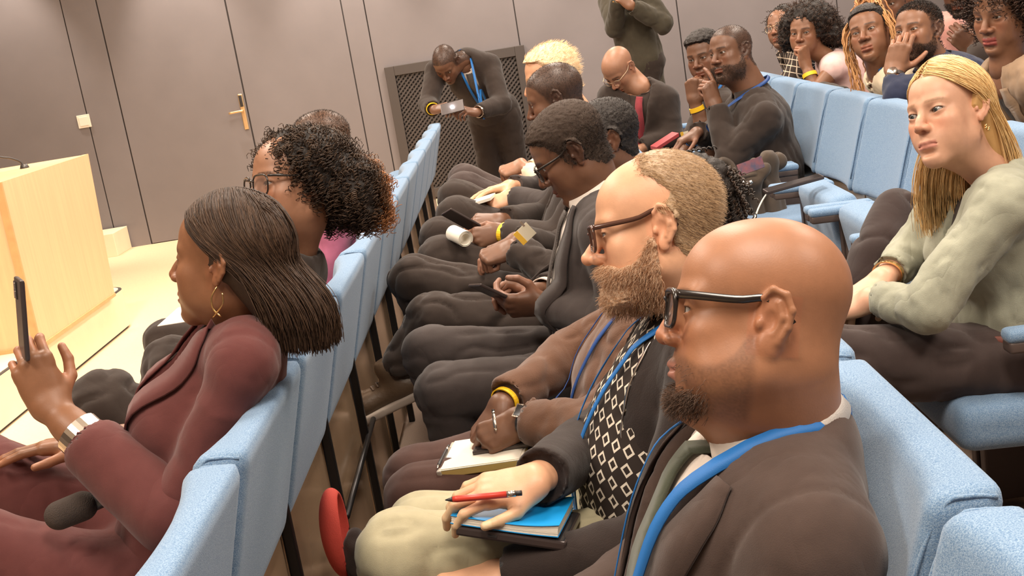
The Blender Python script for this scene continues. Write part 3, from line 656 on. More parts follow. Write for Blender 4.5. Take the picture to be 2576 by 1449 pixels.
def hand_mesh(wrist, direc, dorsal, elbow, pose, side, size=1.0, h=0.0024, skin=(0.2, 0.1, 0.05), arm_r=0.043, arm_len=None):
    """returns V,F,C in world space; local x->fingers, y->thumb, z->back of hand"""
    wrist = np.asarray(wrist, float); x = unit(direc); z = unit(np.asarray(dorsal, float) - x * (np.asarray(dorsal) @ x)); y = np.cross(z, x)
    mir = 1 if side == 'R' else -1
    Rm = np.stack([x, y * mir, z], 1)                     # local -> world (left hands are mirrored)
    el = (np.asarray(elbow, float) - wrist) @ Rm / size
    if arm_len is not None:
        L = np.linalg.norm(el); el = el / L * min(L, arm_len)
    ps = POSES[pose] if isinstance(pose, str) else pose
    joints = []
    for nme, (b, ln, r) in FING.items():
        a1, a2, a3, sp = ps[nme]; b = np.array(b); p = [b]; ang = 0; s_ = math.radians(sp)
        for L_, a in zip(ln, (a1, a2, a3)):
            ang += math.radians(a); d = V3(math.cos(ang) * math.cos(s_), math.cos(ang) * math.sin(s_), -math.sin(ang)); p.append(p[-1] + d * L_)
        joints.append((np.array(p), r))
    tb = [V3(0.020, 0.026, -0.008)]
    for L_, d in zip((0.040, 0.033, 0.026), ps['thumb']): tb.append(tb[-1] + unit(d) * L_)
    tb = np.array(tb); allp = np.vstack([q[0] for q in joints] + [tb, el[None], V3(0, 0.05, 0.03)[None], V3(0, -0.05, -0.03)[None]])
    v = Vol(allp.min(0) - 0.05 * 0.6 - arm_r * .6, allp.max(0) + 0.03 + arm_r * .6, h / size); v.pad = 0.012
    # palm
    for (b, r) in ((V3(0.094, 0.027, -0.002), 0.0125), (V3(0.098, 0.009, -0.001), 0.0130), (V3(0.093, -0.010, -0.002), 0.0125), (V3(0.083, -0.027, -0.004), 0.0115)):
        v.cone((0.004, b[1] * 0.55, -0.003), b, 0.0165, r, 0.012)
    v.ell((0.052, -0.004, -0.005), (0.05, 0.034, 0.0135), 0.012)
    v.ell((0.042, 0.024, -0.012), (0.030, 0.016, 0.014), 0.014)
    v.ell((0.035, -0.024, -0.010), (0.034, 0.013, 0.013), 0.012)
    v.cone(tb[0], tb[1], 0.0145, 0.0118, 0.012); v.cone(tb[1], tb[2], 0.0112, 0.0098, 0.004); v.cone(tb[2], tb[3], 0.0100, 0.0080, 0.003)
    for p, r in joints:
        v.cone(p[0] - (0.01, 0, 0.002), p[0], r * 1.1, r * 1.1, 0.008)
        v.cone(p[0], p[1], r * 1.08, r * 0.97, 0.0025); v.cone(p[1], p[2], r * 1.0, r * 0.9, 0.0025); v.cone(p[2], p[3], r * 0.92, r * 0.74, 0.0025)
    v.pad = 0.03
    d = unit(el); Lf = np.linalg.norm(el)
    v.cone((0.006, 0, -0.002), el * min(1, 0.06 / Lf), 0.0235, 0.0245, 0.018, sq=((0, 1, 0), 1.28))
    v.cone(el * min(1, 0.05 / Lf), el * min(1, 0.17 / Lf), 0.0255, arm_r * 0.95, 0.02, sq=((0, 1, 0), 1.1))
    if Lf > 0.17: v.cone(el * (0.17 / Lf), el, arm_r * 0.95, arm_r, 0.02)
    V, F = v.mesh(); V = relax(V, F, 1, 0.3)
    C = np.tile(np.array(skin), (len(V), 1))
    def blend(m, c): C[:] = C * (1 - m[:, None]) + np.asarray(c) * m[:, None]
    palm = smooth01(-V[:, 2], -0.002, 0.012) * (V[:, 0] > 0.0); blend(palm * 0.45, np.minimum(np.array(skin) * 1.9 + 0.04, 0.75) * (1, .86, .8))
    for p, r in joints + [(tb, 0.0095)]:
        dd = unit(p[-1] - p[-2]); nn = unit(np.cross(np.cross(dd, (0, 0, 1)) if abs(dd[2]) < .95 else (0, 1, 0), dd)) if p is not tb else unit(np.cross(np.cross(dd, (0.1, 0.5, 0.85)), dd))
        q = V - (p[-1] - dd * 0.003); t = q @ dd; up = q @ nn; sd = np.linalg.norm(q - np.outer(t, dd) - np.outer(up, nn), axis=1)
        nail = (np.linalg.norm(q, axis=1) < 0.014) * smooth01(0.0085 - np.abs(t), 0, 0.002) * smooth01(r * 0.62 - sd, 0, 0.0015) * (up > r * 0.35)
        blend(np.clip(nail, 0, 1) * 0.55, np.minimum(np.array(skin) * 1.7 + 0.06, 0.8))
        for kk in (1, 2):                                 # knuckle creases
            if kk < len(p) - 1:
                g = np.exp(-(np.linalg.norm(V - p[kk] - nn * r * 0.8, axis=1) / 0.006) ** 2); blend(g * 0.35, np.array(skin) * 0.62)
    Wd = wrist + (V * size) @ Rm.T
    return Wd, (F if mir == 1 else F[:, ::-1]), C

# ------------------------------------------------------------------ people: whole figures
def basis(fwd, up):
    f = unit(fwd); u = np.asarray(up, float); l = unit(np.cross(u, f)); return f, l, np.cross(f, l)
class Person:
    def __init__(s, label, base, skin, fwd=(-1, 0, 0)):
        s.base = np.asarray(base, float); s.root = empty('person', s.base, label, 'person'); s.skin = np.array(SKIN[skin] if isinstance(skin, str) else skin)
        s.f = unit(fwd); s.l = unit(np.cross((0, 0, 1), s.f)); s.slim = 1.0; s.trap = 0.0; s.yoke = 0.0; s.pieces = []; s.J = {}; s.bvh = {}
    def part(s, name, V, F, m, col=None, parent=None, smooth=True):
        return obj(name, mk_mesh(name, np.asarray(V) - s.base, F, m, col, smooth), parent or s.root)
    def partmb(s, name, mb, m, parent=None, smooth=True, colors=False):
        me = mb.mesh(name, m, smooth, colors); me.transform(Matrix.Translation([-float(q) for q in s.base])); return obj(name, me, parent or s.root)
    # ---- head
    def head(s, pos, fwd, up=(0, 0, 1), prm=None, opt=None, scale=1.0, h=0.0026, neck=None, gaze=None, iris=(0.05, 0.026, 0.013), hairc=(0.012, 0.009, 0.008), eyes=True):
        p = dict(HD); p.update(prm or {}); o = dict(lipc=tuple(s.skin * (0.95, 0.62, 0.58)), browc=tuple(np.array(hairc) * 0.8)); o.update(opt or {})
        f, l, u = basis(fwd, up); s.HR = np.stack([f, l, u], 1) * scale; s.hp = np.asarray(pos, float); s.hprm = p; s.hopt = o; s.hairc = np.array(hairc)
        nk = ((s.J['neck'] if neck is None else neck) - s.hp) @ np.linalg.inv(s.HR).T
        v = head_vol(p, h / scale, nk, p['neck']); s.hv = v
        V, F = v.mesh(); V = relax(V, F, 1, 0.3); C = head_colors(V, p, s.skin, s.hairc, o)
        s.pieces.append((s.hw(V), F, C))
        if eyes:
            mb = MB()
            for sg in (-1, 1):
                c = V3(0.0768, sg * 0.0325, -0.001); g = V3(1, 0, 0) if gaze is None else unit(np.asarray(gaze, float))
                E = eyeball(c, g, iris=iris); mb.add(s.hw(E[0]), E[1], E[2])
            s.partmb('eyes', mb, M_EYE, colors=True)
        return s
    def hw(s, V): return s.hp + np.asarray(V) @ s.HR.T
    def cap_hair(s, t=0.006, rec=0.0, amp=0.0015, freq=330, m=None, name='hair', region=None, crown=0.0, sides=1.0, low=None, taper=0.018):
        """hair that follows the skull, bounded by the hairline"""
        v = s.hv.copy(); hv = s.hv; x, y, z = (a for a in (v.ax[0][:, None, None], v.ax[1][None, :, None], v.ax[2][None, None, :]))
        tz = t * (sides + (1 - sides) * smooth01(z, 0.0, 0.06)) + crown * smooth01(z, 0.04, 0.10)
        reg = (x - xf_hair(z, rec)) * 0.75; tz = (tz + 0.0008) * (0.12 + 0.88 * smooth01(-reg, 0.0, taper)) 
        if region is not None: reg = np.maximum(reg, region(x, y, z))
        D = np.maximum(v.D - tz, reg); ear = np.sqrt(((x + 0.002) / 0.034) ** 2 + ((np.abs(y) - 0.085) / 0.022) ** 2 + ((z + 0.006) / 0.042) ** 2) - 1
        D = np.maximum(D, -ear * 0.015); v.D = D.astype(np.float32); V, F = v.mesh()
        N = vnormals(V, F); V = V + N * (vnoise(V, freq, 1) * amp + vnoise(V, freq * 0.35, 2) * amp)[:, None]
        return s.part(name, s.hw(V), F, m or M_HAIR_BLACK)
    def beard(s, t=0.006, amp=0.0015, freq=350, m=None, cheek=0.0, lo=-0.135, chin=0.0, cut=0.35):
        v = s.hv.copy(); G = np.stack(np.meshgrid(*v.ax, indexing='ij'), -1)
        band = np.abs(v.D) < 0.045; P = G[band]; mk = beard_mask(P, cheek, lo); d = v.D[band]
        tt = t + chin * np.exp(-((P[:, 0] - 0.075) / 0.03) ** 2 - ((P[:, 2] + 0.115) / 0.025) ** 2)
        D = np.full(v.D.shape, 1.0, np.float32); D[band] = np.maximum(d - tt * mk - 0.0002, (cut - mk) * 0.012); v.D = D
        V, F = v.mesh()
        if len(V) == 0: return
        N = vnormals(V, F); V = V + N * (vnoise(V, freq, 1) * amp + vnoise(V, freq * 0.4, 2) * amp)[:, None]
        return s.part('beard', s.hw(V), F, m or M_HAIR_BLACK)
    def glasses(s, m, lens_m, w=0.0265, hh=0.021, y0=0.0345, z0=-0.006, x0=0.108, rim=0.0022, temple=0.0075, top=1.0, sq=3.2, tz=0.0, rimtop=None):
        fr = MB(); n = 40; a = np.linspace(0, 2 * math.pi, n, endpoint=False); lens = []
        for sg in (-1, 1):
            cy = np.sign(np.cos(a)) * np.abs(np.cos(a)) ** (2 / sq) * w; cz = np.sign(np.sin(a)) * np.abs(np.sin(a)) ** (2 / sq) * hh
            yy = sg * y0 + cy; P = np.c_[x0 - 0.9 * (np.abs(yy) - 0.02).clip(0) ** 1.0 * 0.25, yy, z0 + cz]; Pc = np.vstack([P, P[:1], P[1:2]])
            r = rim * (1 + (top - 1) * smooth01(Pc[:, 2] - z0, 0, hh)); V, F = tube(Pc, r, 6, False); fr.add(s.hw(V), F)
            L = np.vstack([P, P.mean(0)[None]]); i = np.arange(n); lens.append((s.hw(L), np.stack([i, (i + 1) % n, np.full(n, n)], 1)))
            yh = sg * (y0 + w); xh = x0 - 0.25 * (y0 + w - 0.02) * 0.9
            T = spline([(xh, yh, z0 + hh * 0.85), (xh - 0.02, sg * (y0 + w + 0.006), z0 + hh * 0.85 + tz * .2), (0.03, sg * 0.0745 * s.hprm['w'], z0 + hh * 0.82 + tz), (-0.006, sg * 0.078 * s.hprm['w'], 0.020 + tz), (-0.032, sg * 0.081 * s.hprm['w'], -0.006)], 18)
            Nn = np.tile(V3(0, sg, 0), (18, 1)); wd = np.linspace(temple, temple * 0.75, 18); V, F = ribbon(T, Nn, wd, 0.003); fr.add(s.hw(V), F)
        fr.add(*[q if i else s.hw(q) for i, q in enumerate(tube([(x0, -0.010, z0 + hh * 0.45), (x0 + 0.003, 0, z0 + hh * 0.55), (x0, 0.010, z0 + hh * 0.45)], rim * 1.15, 8))])
        g = s.partmb('glasses', fr, m)
        for V, F in lens: s.part('lens', V, F, lens_m, None, g)
        return g
    # ---- limbs
    def joints(s, **k): s.J.update({a: np.asarray(b, float) for a, b in k.items()}); return s
    def hand(s, side, direc, dorsal, pose='relaxed', size=1.0, h=0.0026, arm_len=0.11, wrist=None):
        w = s.J['wr' + side] if wrist is None else wrist
        s.pieces.append(hand_mesh(w, direc, dorsal, s.J['el' + side], pose, side, size, h, s.skin, arm_len=arm_len)); return s
    def axes(s):
        P, N = s.J['pelvis'], s.J['neck']; a = unit(N - P); lf = s.J['shL'] - s.J['shR']; l = unit(lf - a * (lf @ a)); return P, N, a, l, np.cross(l, a)
    def torso(s, v, t, bulk=1.0, belly=0.0, bust=0.0, hips=True, k=0.06):
        P, N, a, l, f = s.axes(); L = np.linalg.norm(N - P); R = np.stack([f, l, a], 1); B = bulk
        sw = np.linalg.norm(s.J['shL'] - s.J['shR']) / 2
        if hips: v.ell(P + a * 0.02, (0.115 * B + t, 0.165 * B + t, 0.13 + t), 0, R=R)
        v.ell(P + a * L * 0.33 + f * (0.012 + belly * .6), (0.105 * B + belly + t, 0.142 * B + belly * .5 + t, min(0.17, 0.40 * L) + t), k, R=R)
        v.ell(P + a * L * 0.66 + f * 0.005, (0.115 * B + t, min(0.165, sw * 0.95) * B + t, min(0.17, 0.335 * L) + t * .5), k, R=R)
        if s.yoke: v.ell(N - a * 0.046 - f * 0.048, (0.050 + t, s.yoke + t, 0.078 + t), 0.04, R=R)
        if bust:
            for sg in (-1, 1): v.ell(P + a * L * 0.60 + f * 0.085 * B + l * sg * 0.07, (0.05 + bust + t, 0.06 + t, 0.06 + t), 0.04, R=R)
        for sd, sg in (('L', 1), ('R', -1)):
            S = s.J['sh' + sd]; v.cone(N - a * (0.060 + s.trap * .7) + l * sg * 0.03, S, 0.062 * B + t, 0.054 * B * s.slim + t * .8, 0.05)
            v.cone(N - a * (0.012 + s.trap) + l * sg * 0.02, S * .7 + N * .3 + a * 0.006, 0.044 + t, 0.040 + t, 0.05)
    def arm(s, v, sd, t, bulk=1.0, k=0.03, cuff=0.0, el_r=None):
        S, E, W = (s.J[q + sd] for q in ('sh', 'el', 'wr')); B = bulk
        B = B * s.slim; v.cone(S, E, 0.055 * B + t, 0.046 * B + t, k); We = W + unit(E - W) * cuff
        v.cone(E, We, 0.046 * B + t, 0.034 * B + t, 0.02); o = unit(W - E); r = 0.034 * B + t
        v.fn(lambda X, Y, Z: s.beyond(X, Y, Z, We, o, r), 0.003, 's', We - 0.02 - r * 1.7, We + 0.02 + r * 1.7)
    @staticmethod
    def beyond(X, Y, Z, c, o, r):
        x, y, z = X - c[0], Y - c[1], Z - c[2]; t = x * o[0] + y * o[1] + z * o[2]; q = np.sqrt(np.maximum(x * x + y * y + z * z - t * t, 0)); return np.minimum(np.maximum(-t, q - r * 1.5), np.maximum(-t - 0.012, q - r * 0.82))
    def legs(s, v, t, bulk=1.0, k=0.05, which='LR', ankle=True):
        for sd in which:
            H, K = s.J['hip' + sd], s.J['kn' + sd]; v.cone(H, K, 0.088 * bulk + t, 0.064 * bulk + t, k)
            if ankle and ('an' + sd) in s.J: A_ = s.J['an' + sd]; v.cone(K, A_ + unit(K - A_) * 0.07, 0.060 * bulk + t, 0.046 * bulk + t, 0.03)
    def bounds(s, keys, m):
        A = np.array([s.J[q] for q in keys if q in s.J]); return A.min(0) - m, A.max(0) + m
    def skin_vol(s, v, m, name, disp=0.004, freq=13, seed=0, it=1, cut=None, folds=(), fold_amp=0.0022, parent=None, ridge=0.0, grooves=(), rs=(1, 1, 0.45)):
        V, F = v.mesh()
        if len(V) == 0: return None
        V = relax(V, F, it, 0.4); N = vnormals(V, F)
        d = vnoise(V, freq, seed) * disp + vnoise(V, freq * 2.6, seed + 1) * disp * 0.4
        if ridge:
            q = V * rs; d = d - (1 - np.abs(vnoise(q, freq * 1.7, seed + 7))) ** 4 * ridge
        for (c, ax, rad, wl) in folds:                    # creases around a joint: waves along an axis, fading with distance
            ax = unit(ax); q = V - c; r = np.linalg.norm(q, axis=1); ph = q @ ax + 0.3 * wl * vnoise(V, 22, seed + 3)
            d = d + np.exp(-(r / rad) ** 2) * fold_amp * (1 - 2 * np.abs(np.sin(ph * math.pi / wl)) ** 0.7) * (0.5 + 0.8 * np.abs(vnoise(V, 9, seed + 5)))
        for (c, n, rad, dep, wd) in grooves:
            q = V - c; n = unit(n); d = d - dep * np.exp(-((q @ n) / wd) ** 2) * (np.linalg.norm(q, axis=1) < rad)
        V = V + N * d[:, None]
        o = s.part(name, V, F, m, None, parent); s.bvh[name] = (V, F); return o
    def elbow_folds(s): return [(s.J['el' + d], s.J['el' + d] - s.J['sh' + d], 0.11, 0.045) for d in 'LR' if 'el' + d in s.J] + [(s.J['sh' + d] * .75 + s.J['el' + d] * .25, s.J['el' + d] - s.J['sh' + d], 0.08, 0.06) for d in 'LR' if 'el' + d in s.J]
    def vcut(s, w0, w1, hw0, hw1, u0=0.0, depth0=0.03):
        """front opening in torso frame: from height w0 (half width hw0) to w1 (hw1), measured along the spine from the neck (negative down)"""
        P, N, a, l, f = s.axes()
        def fn(X, Y, Z):
            x, y, z = X - N[0], Y - N[1], Z - N[2]; w = x * a[0] + y * a[1] + z * a[2]; u = x * l[0] + y * l[1] + z * l[2] - u0; d = x * f[0] + y * f[1] + z * f[2]
            hw = np.interp(np.clip(w, w0, w1), [w0, w1], [hw0, hw1]); return np.maximum(np.maximum(np.abs(u) - hw, w0 - w), depth0 - d)
        return fn
    def jacket(s, m, t=0.018, h=0.009, bulk=1.0, belly=0.0, name='jacket', cuts=(), arms='LR', cuff=0.015, disp=0.004, bust=0.0, seed=0, hem=None, folds=True, neckr=0.064, ridge=0.0, hipsz=True):
        lo, hi = s.bounds(['pelvis', 'neck', 'shL', 'shR'] + [q + d for d in arms for q in ('el', 'wr')], 0.26)
        if hem is None: lo[2] = max(lo[2], s.J['pelvis'][2] - 0.16)
        v = Vol(lo, hi, h); v.pad = 0.05; s.torso(v, t, bulk, belly, bust, hips=hipsz)
        P, N, a, l, f = s.axes()
        nk = s.hp if hasattr(s, 'hp') else N + a * 0.2
        v.cone(N + f * 0.012 - a * 0.02, N + (nk - N) * 0.9, neckr, neckr + .03, 0.012, 's')
        for c in cuts: v.fn(c, 0.006, 's')
        for d in arms: s.arm(v, d, t * 0.8, bulk, cuff=cuff)
        return s.skin_vol(v, m, name, disp, 13, seed, folds=s.elbow_folds() if folds else (), ridge=ridge, grooves=[(s.J['sh' + d] - l * sg * 0.012, unit(l * sg - a * 0.25), 0.12, 0.0035, 0.007) for d, sg in (('L', 1), ('R', -1)) if d in arms])
    def shirt(s, m, t=0.006, h=0.010, bulk=1.0, belly=0.0, bust=0.0, name='shirt', neckr=0.062, disp=0.003, seed=5):
        lo, hi = s.bounds(['pelvis', 'neck', 'shL', 'shR'], 0.2); v = Vol(lo, hi, h); v.pad = 0.05; s.torso(v, t, bulk, belly, bust); P, N, a, l, f = s.axes()
        v.cone(N + f * 0.012 - a * 0.012, N + (s.hp - N) * 0.9, neckr, neckr + .03, 0.01, 's')
        return s.skin_vol(v, m, name, disp, 16, seed, ridge=0.004)
    def trousers(s, m, t=0.014, h=0.010, bulk=1.0, disp=0.0025, name='trousers', seed=9, ridge=0.003, which='LR'):
        keys = ['pelvis'] + [q + d for d in which for q in ('hip', 'kn', 'an')]; lo, hi = s.bounds(keys, 0.17); v = Vol(lo, hi, h); v.pad = 0.05
        P, N, a, l, f = s.axes(); v.ell(P, (0.125 * bulk + t, 0.165 * bulk + t, 0.115 + t), 0, R=np.stack([f, l, a], 1)); s.legs(v, t, bulk, which=which)
        fo = []
        for d in which:
            fo += [(s.J['hip' + d] * .8 + s.J['kn' + d] * .2, s.J['kn' + d] - s.J['hip' + d], 0.13, 0.05)]
            if 'an' + d in s.J: fo += [(s.J['kn' + d] + V3(0, 0, -.05), s.J['an' + d] - s.J['kn' + d] + 0.3 * s.f * 0, 0.10, 0.05)]
        return s.skin_vol(v, m, name, disp, 14, seed, folds=fo, fold_amp=0.003, ridge=ridge * 1.8, rs=(0.4, 1.1, 0.8))
    def shoe(s, sd, direc, m, sole_m, size=1.0, up=(0, 0, 1), ankle=None, laces=None, drop=0.085):
        A = s.J['an' + sd] if ankle is None else ankle; f, l, u = basis(direc, up); R = np.stack([f, l, u], 1) * size; h = 0.006
        W = lambda V: A + (np.asarray(V) - (0, 0, drop)) @ R.T
        v = Vol((-0.10, -0.07, -0.02), (0.24, 0.07, 0.16), h); v.pad = 0.03
        v.cone((-0.045, 0, 0.045), (0.10, 0, 0.05), 0.040, 0.040, 0); v.ell((0.135, 0, 0.042), (0.075, 0.046, 0.036), 0.03); v.cone((-0.02, 0, 0.06), (-0.005, 0, 0.125), 0.042, 0.042, 0.03)
        v.fn(lambda X, Y, Z: 0.022 - Z + 0 * X + 0 * Y, 0.0, 'i'); V, F = v.mesh(); o = s.part('shoe', W(V), F, m)
        v = Vol((-0.12, -0.08, -0.02), (0.25, 0.08, 0.06), h)
        v.fn(lambda X, Y, Z: np.maximum(np.sqrt((np.maximum(np.abs(X - 0.06) - 0.10, 0) / 1.0) ** 2 + Y ** 2 * (1 - 0.25 * smooth01(X, 0.0, 0.1))) - 0.048, np.abs(Z - 0.013) - 0.014)); V, F = v.mesh(); s.part('sole', W(V), F, sole_m, None, o)
        if laces:
            mb = MB()
            for i in range(5): mb.tube(W([(0.045 + 0.018 * i, -0.022, 0.089 - .004 * i), (0.05 + 0.018 * i, 0, 0.097 - .004 * i), (0.045 + 0.018 * i, 0.022, 0.089 - .004 * i)]), 0.003, 6)
            s.partmb('laces', mb, laces, o)
        return o
    # ---- things that lie on the clothes
    def get_bvh(s, on):
        b = s.bvh[on]
        if isinstance(b, tuple): b = BVHTree.FromPolygons(b[0].tolist(), b[1].tolist()); s.bvh[on] = b
        return b
    def drape(s, on, U, off=0.003):
        """U: (n,2) lateral/height in the torso frame relative to the neck base -> points and normals on the garment front"""
        P, N, a, l, f = s.axes(); bs = [s.get_bvh(q) for q in (on if isinstance(on, tuple) else (on,))]; pts = []; nor = []
        for (u, w) in U:
            o = N + l * u + a * w + f * 0.5; hs = [h_ for h_ in (b.ray_cast(Vector(o), Vector(-f), 1.0) for b in bs) if h_[0] is not None]; hit = min(hs, key=lambda q: q[3]) if hs else (None,)
            if hit[0] is None or (np.array(hit[0]) - N) @ f < -0.01: p = N + l * u + a * w + f * 0.02; n = f
            else: p = np.array(hit[0]); n = np.array(hit[1]); n = n if n @ f > 0 else -n
            pts.append(p); nor.append(n)
        pts = np.array(pts); nor = np.array(nor)
        for _ in range(2): nor[1:-1] = (nor[:-2] + nor[1:-1] + nor[2:]) / 3
        nor = nor / np.linalg.norm(nor, axis=1)[:, None]; return pts + nor * off, nor
    def band(s, name, on, U, width, m, thick=0.002, off=0.003, n=24, parent=None, sm=1):
        pts, nor = s.drape(on, spline(np.c_[np.asarray(U, float), np.zeros(len(U))], n)[:, :2], off)
        for _ in range(sm): pts[1:-1] = (pts[:-2] + 2 * pts[1:-1] + pts[2:]) / 4
        w = np.interp(np.linspace(0, 1, n), np.linspace(0, 1, len(width)), width) if hasattr(width, '__len__') else width
        V, F = ribbon(pts, nor, w, thick); return s.part(name, V, F, m, None, parent)
    def lanyard(s, on, m, drop=0.30, spread=0.085, width=0.014, badge=None, off=0.006, u0=0.0, parent=None, ring=None, rise=0.05, w0=-0.03):
        """ribbon round the neck (ring radius), over the chest, meeting at the drop"""
        P, N, a, l, f = s.axes(); mb = MB(); R = ring or spread * 1.02
        for sg in (-1, 1):
            U = [(sg * spread * 0.92, w0 - 0.03), (sg * spread * 0.80, w0 - 0.09), (sg * spread * 0.60, -drop * 0.55), (u0 + sg * 0.018, -drop * 0.88), (u0, -drop)]
            pts, nor = s.drape(on, spline(np.c_[np.array(U), np.zeros(5)], 26)[:, :2], off)
            an = np.radians(np.linspace(180, 72, 9)); hgt = np.linspace(rise, 0.018, 9)
            bk = np.array([N + f * (R * math.cos(t) + 0.008) + l * sg * R * math.sin(t) + a * h_ for t, h_ in zip(an, hgt)]); bn = np.array([unit(f * math.cos(t) + l * sg * math.sin(t) + a * 0.8) for t in an])
            P2 = np.vstack([bk, pts]); N2 = np.vstack([bn, nor])
            for _ in range(3): P2[1:-1] = (P2[:-2] + 2 * P2[1:-1] + P2[2:]) / 4
            for _ in range(3): N2[1:-1] = (N2[:-2] + N2[1:-1] + N2[2:]) / 3
            mb.add(*ribbon(P2, N2 / np.linalg.norm(N2, axis=1)[:, None], width, 0.002))
        o = s.partmb('lanyard', mb, m, parent); return o, pts[-1], nor[-1]
    def collar(s, m, r=0.066, hgt=0.036, leaf=0.045, gap=22, tilt=0.012, name='collar', center=None, axis=None, front=None, parent=None, th=0.003):
        P, N, a, l, f = s.axes(); c = N + f * 0.010 if center is None else center; ax = unit((s.hp - N) * .6 + a * .2) if axis is None else unit(axis); fr = f if front is None else unit(front); fr = unit(fr - ax * (fr @ ax)); lf = np.cross(ax, fr)
        n = 40; ang = np.radians(np.linspace(gap, 360 - gap, n)); rows = []
        for t in ang:
            d = math.cos(t) * fr + math.sin(t) * lf; fw = smooth01(math.cos(t), 0.2, 0.95); L = leaf * (0.85 + 0.5 * fw)
            pr = [c + d * (r + 0.002) - ax * 0.012 - fr * 0, c + d * r * 0.97 + ax * hgt, c + d * (r * 0.97 + 0.006) + ax * (hgt + 0.002), c + d * (r + 0.020 + .006 * fw) + ax * (hgt - L), c + d * (r + 0.015 + .006 * fw) + ax * (hgt - L)]
            rows.append(pr)
        V = np.array(rows).reshape(-1, 3); k = 5; i = np.arange(n - 1)[:, None] * k; j = np.arange(k)[None]; j2 = (j + 1) % k
        F = [np.stack([i + j, i + k + j, i + k + j2, i + j2], -1).reshape(-1, 4), np.array([[0, 1, 2, 3, 4]]), (n - 1) * k + np.array([[4, 3, 2, 1, 0]])]
        return s.part(name, V, F, m, None, parent)
    def finish(s):
        mb = MB()
        for V, F, C in s.pieces: mb.add(V, F, C)
        if 'kneebody' not in s.J and 'pelvis' in s.J and 'hipL' in s.J:            # the body under the clothes, joined into the same mesh
            lo, hi = s.bounds(['pelvis', 'neck', 'shL', 'shR', 'knL', 'knR', 'hipL', 'hipR', 'anL', 'anR', 'elL', 'elR'], 0.16); v = Vol(lo, hi, 0.022); v.pad = 0.05
            s.torso(v, -0.022, 0.95); s.legs(v, -0.022, 0.95)
            for d in 'LR':
                if 'el' + d in s.J: v.cone(s.J['sh' + d], s.J['el' + d], 0.036, 0.03, 0.02)
            v.cone(s.J['neck'] - V3(0, 0, .05), s.J['neck'], .05, .045, 0.04); V, F = v.mesh(); mb.add(V, F, s.skin)
        s.partmb('body', mb, M_SKIN, colors=True); return s.root
def bracelet(s, name, side, m, at=0.03, r=(0.031, 0.025), width=0.012, th=0.003, dorsal=(0, 0, 1)):
    """band round a forearm, 'at' metres from the wrist towards the elbow"""
    W, E = s.J['wr' + side], s.J['el' + side]; ax = unit(E - W); c = W + ax * at; z = unit(np.asarray(dorsal, float) - ax * (np.asarray(dorsal) @ ax)); y = np.cross(z, ax)
    n = 28; V = []; 
    for t in np.arange(n) * 2 * math.pi / n:
        d = y * math.cos(t) * r[0] + z * math.sin(t) * r[1]; e = unit(d)
        V += [c + d - ax * width / 2, c + d + ax * width / 2, c + d + e * th + ax * width / 2, c + d + e * th - ax * width / 2]
    i = np.arange(n)[:, None] * 4; j = np.arange(4)[None]; j2 = (j + 1) % 4; nx = ((np.arange(n) + 1) % n)[:, None] * 4
    return s.part(name, np.array(V), np.stack([i + j, nx + j, nx + j2, i + j2], -1).reshape(-1, 4), m, None, None, False)
# ------------------------------------------------------------------ hair, cloth and accessory materials
M_HAIR_BLACK = mat('black_hair', (0.020, 0.014, 0.011), 0.55, spec=0.35, bump=0.5, bscale=500, bdist=0.003)
M_HAIR_GREY = mat('short_grey_black_hair', (0.052, 0.035, 0.026), 0.7, spec=0.2, bump=0.5, bscale=600, bdist=0.002)
M_HAIR_SANDY = mat('sandy_blond_hair', (0.27, 0.165, 0.085), 0.5, col2=(0.42, 0.29, 0.17), vscale=160, stretch=(0.35, 1, 1), bump=0.5, bscale=420, bdist=0.002)
M_HAIR_GINGER = mat('ginger_grey_beard', (0.36, 0.165, 0.065), 0.6, col2=(0.62, 0.44, 0.30), vscale=260, bump=0.6, bscale=480, bdist=0.003)
M_HAIR_WHITE = mat('pale_golden_hair', (0.86, 0.58, 0.30), 0.5, col2=(0.95, 0.78, 0.55), vscale=200, bump=0.5, bscale=400, bdist=0.003)
M_STRAND = mat('hair_strands', (0.1, 0.06, 0.03), 0.5, spec=0.28, attr=True)
def cloth(name, c, rough=0.85, bump=0.3, bscale=700, var=0.06, sheen=0.15, fold=0.30, fscale=6.5):
    """woven cloth: fine weave relief plus soft drawn creases"""
    if name in MATS: return MATS[name]
    m = mat(name, c, rough, spec=0.2, var=var, vscale=40, bump=bump, bscale=bscale, bdist=0.0015, sheen=sheen); N = m.node_tree.nodes; L = m.node_tree.links; b = N['Principled BSDF']; first = b.inputs['Normal'].links[0].from_node
    tc = N.new('ShaderNodeTexCoord'); mp = N.new('ShaderNodeMapping'); mp.inputs['Scale'].default_value = (1.0, 1.0, 0.55); mp.inputs['Rotation'].default_value = (0.3, 0.5, 0.2); L.new(tc.outputs['Object'], mp.inputs[0])
    nz = N.new('ShaderNodeTexNoise'); nz.inputs['Scale'].default_value = fscale; nz.inputs['Detail'].default_value = 3.0; nz.inputs['Roughness'].default_value = 0.45; nz.inputs['Distortion'].default_value = 0.7; L.new(mp.outputs[0], nz.inputs[0])
    s1 = N.new('ShaderNodeMath'); s1.operation = 'SUBTRACT'; L.new(nz.outputs[0], s1.inputs[0]); s1.inputs[1].default_value = 0.5; s2 = N.new('ShaderNodeMath'); s2.operation = 'ABSOLUTE'; L.new(s1.outputs[0], s2.inputs[0]); s3 = N.new('ShaderNodeMath'); s3.operation = 'POWER'; L.new(s2.outputs[0], s3.inputs[0]); s3.inputs[1].default_value = 0.85
    bp = N.new('ShaderNodeBump'); bp.inputs['Strength'].default_value = fold; bp.inputs['Distance'].default_value = 0.022; L.new(s3.outputs[0], bp.inputs['Height']); L.new(bp.outputs[0], first.inputs['Normal']); return m
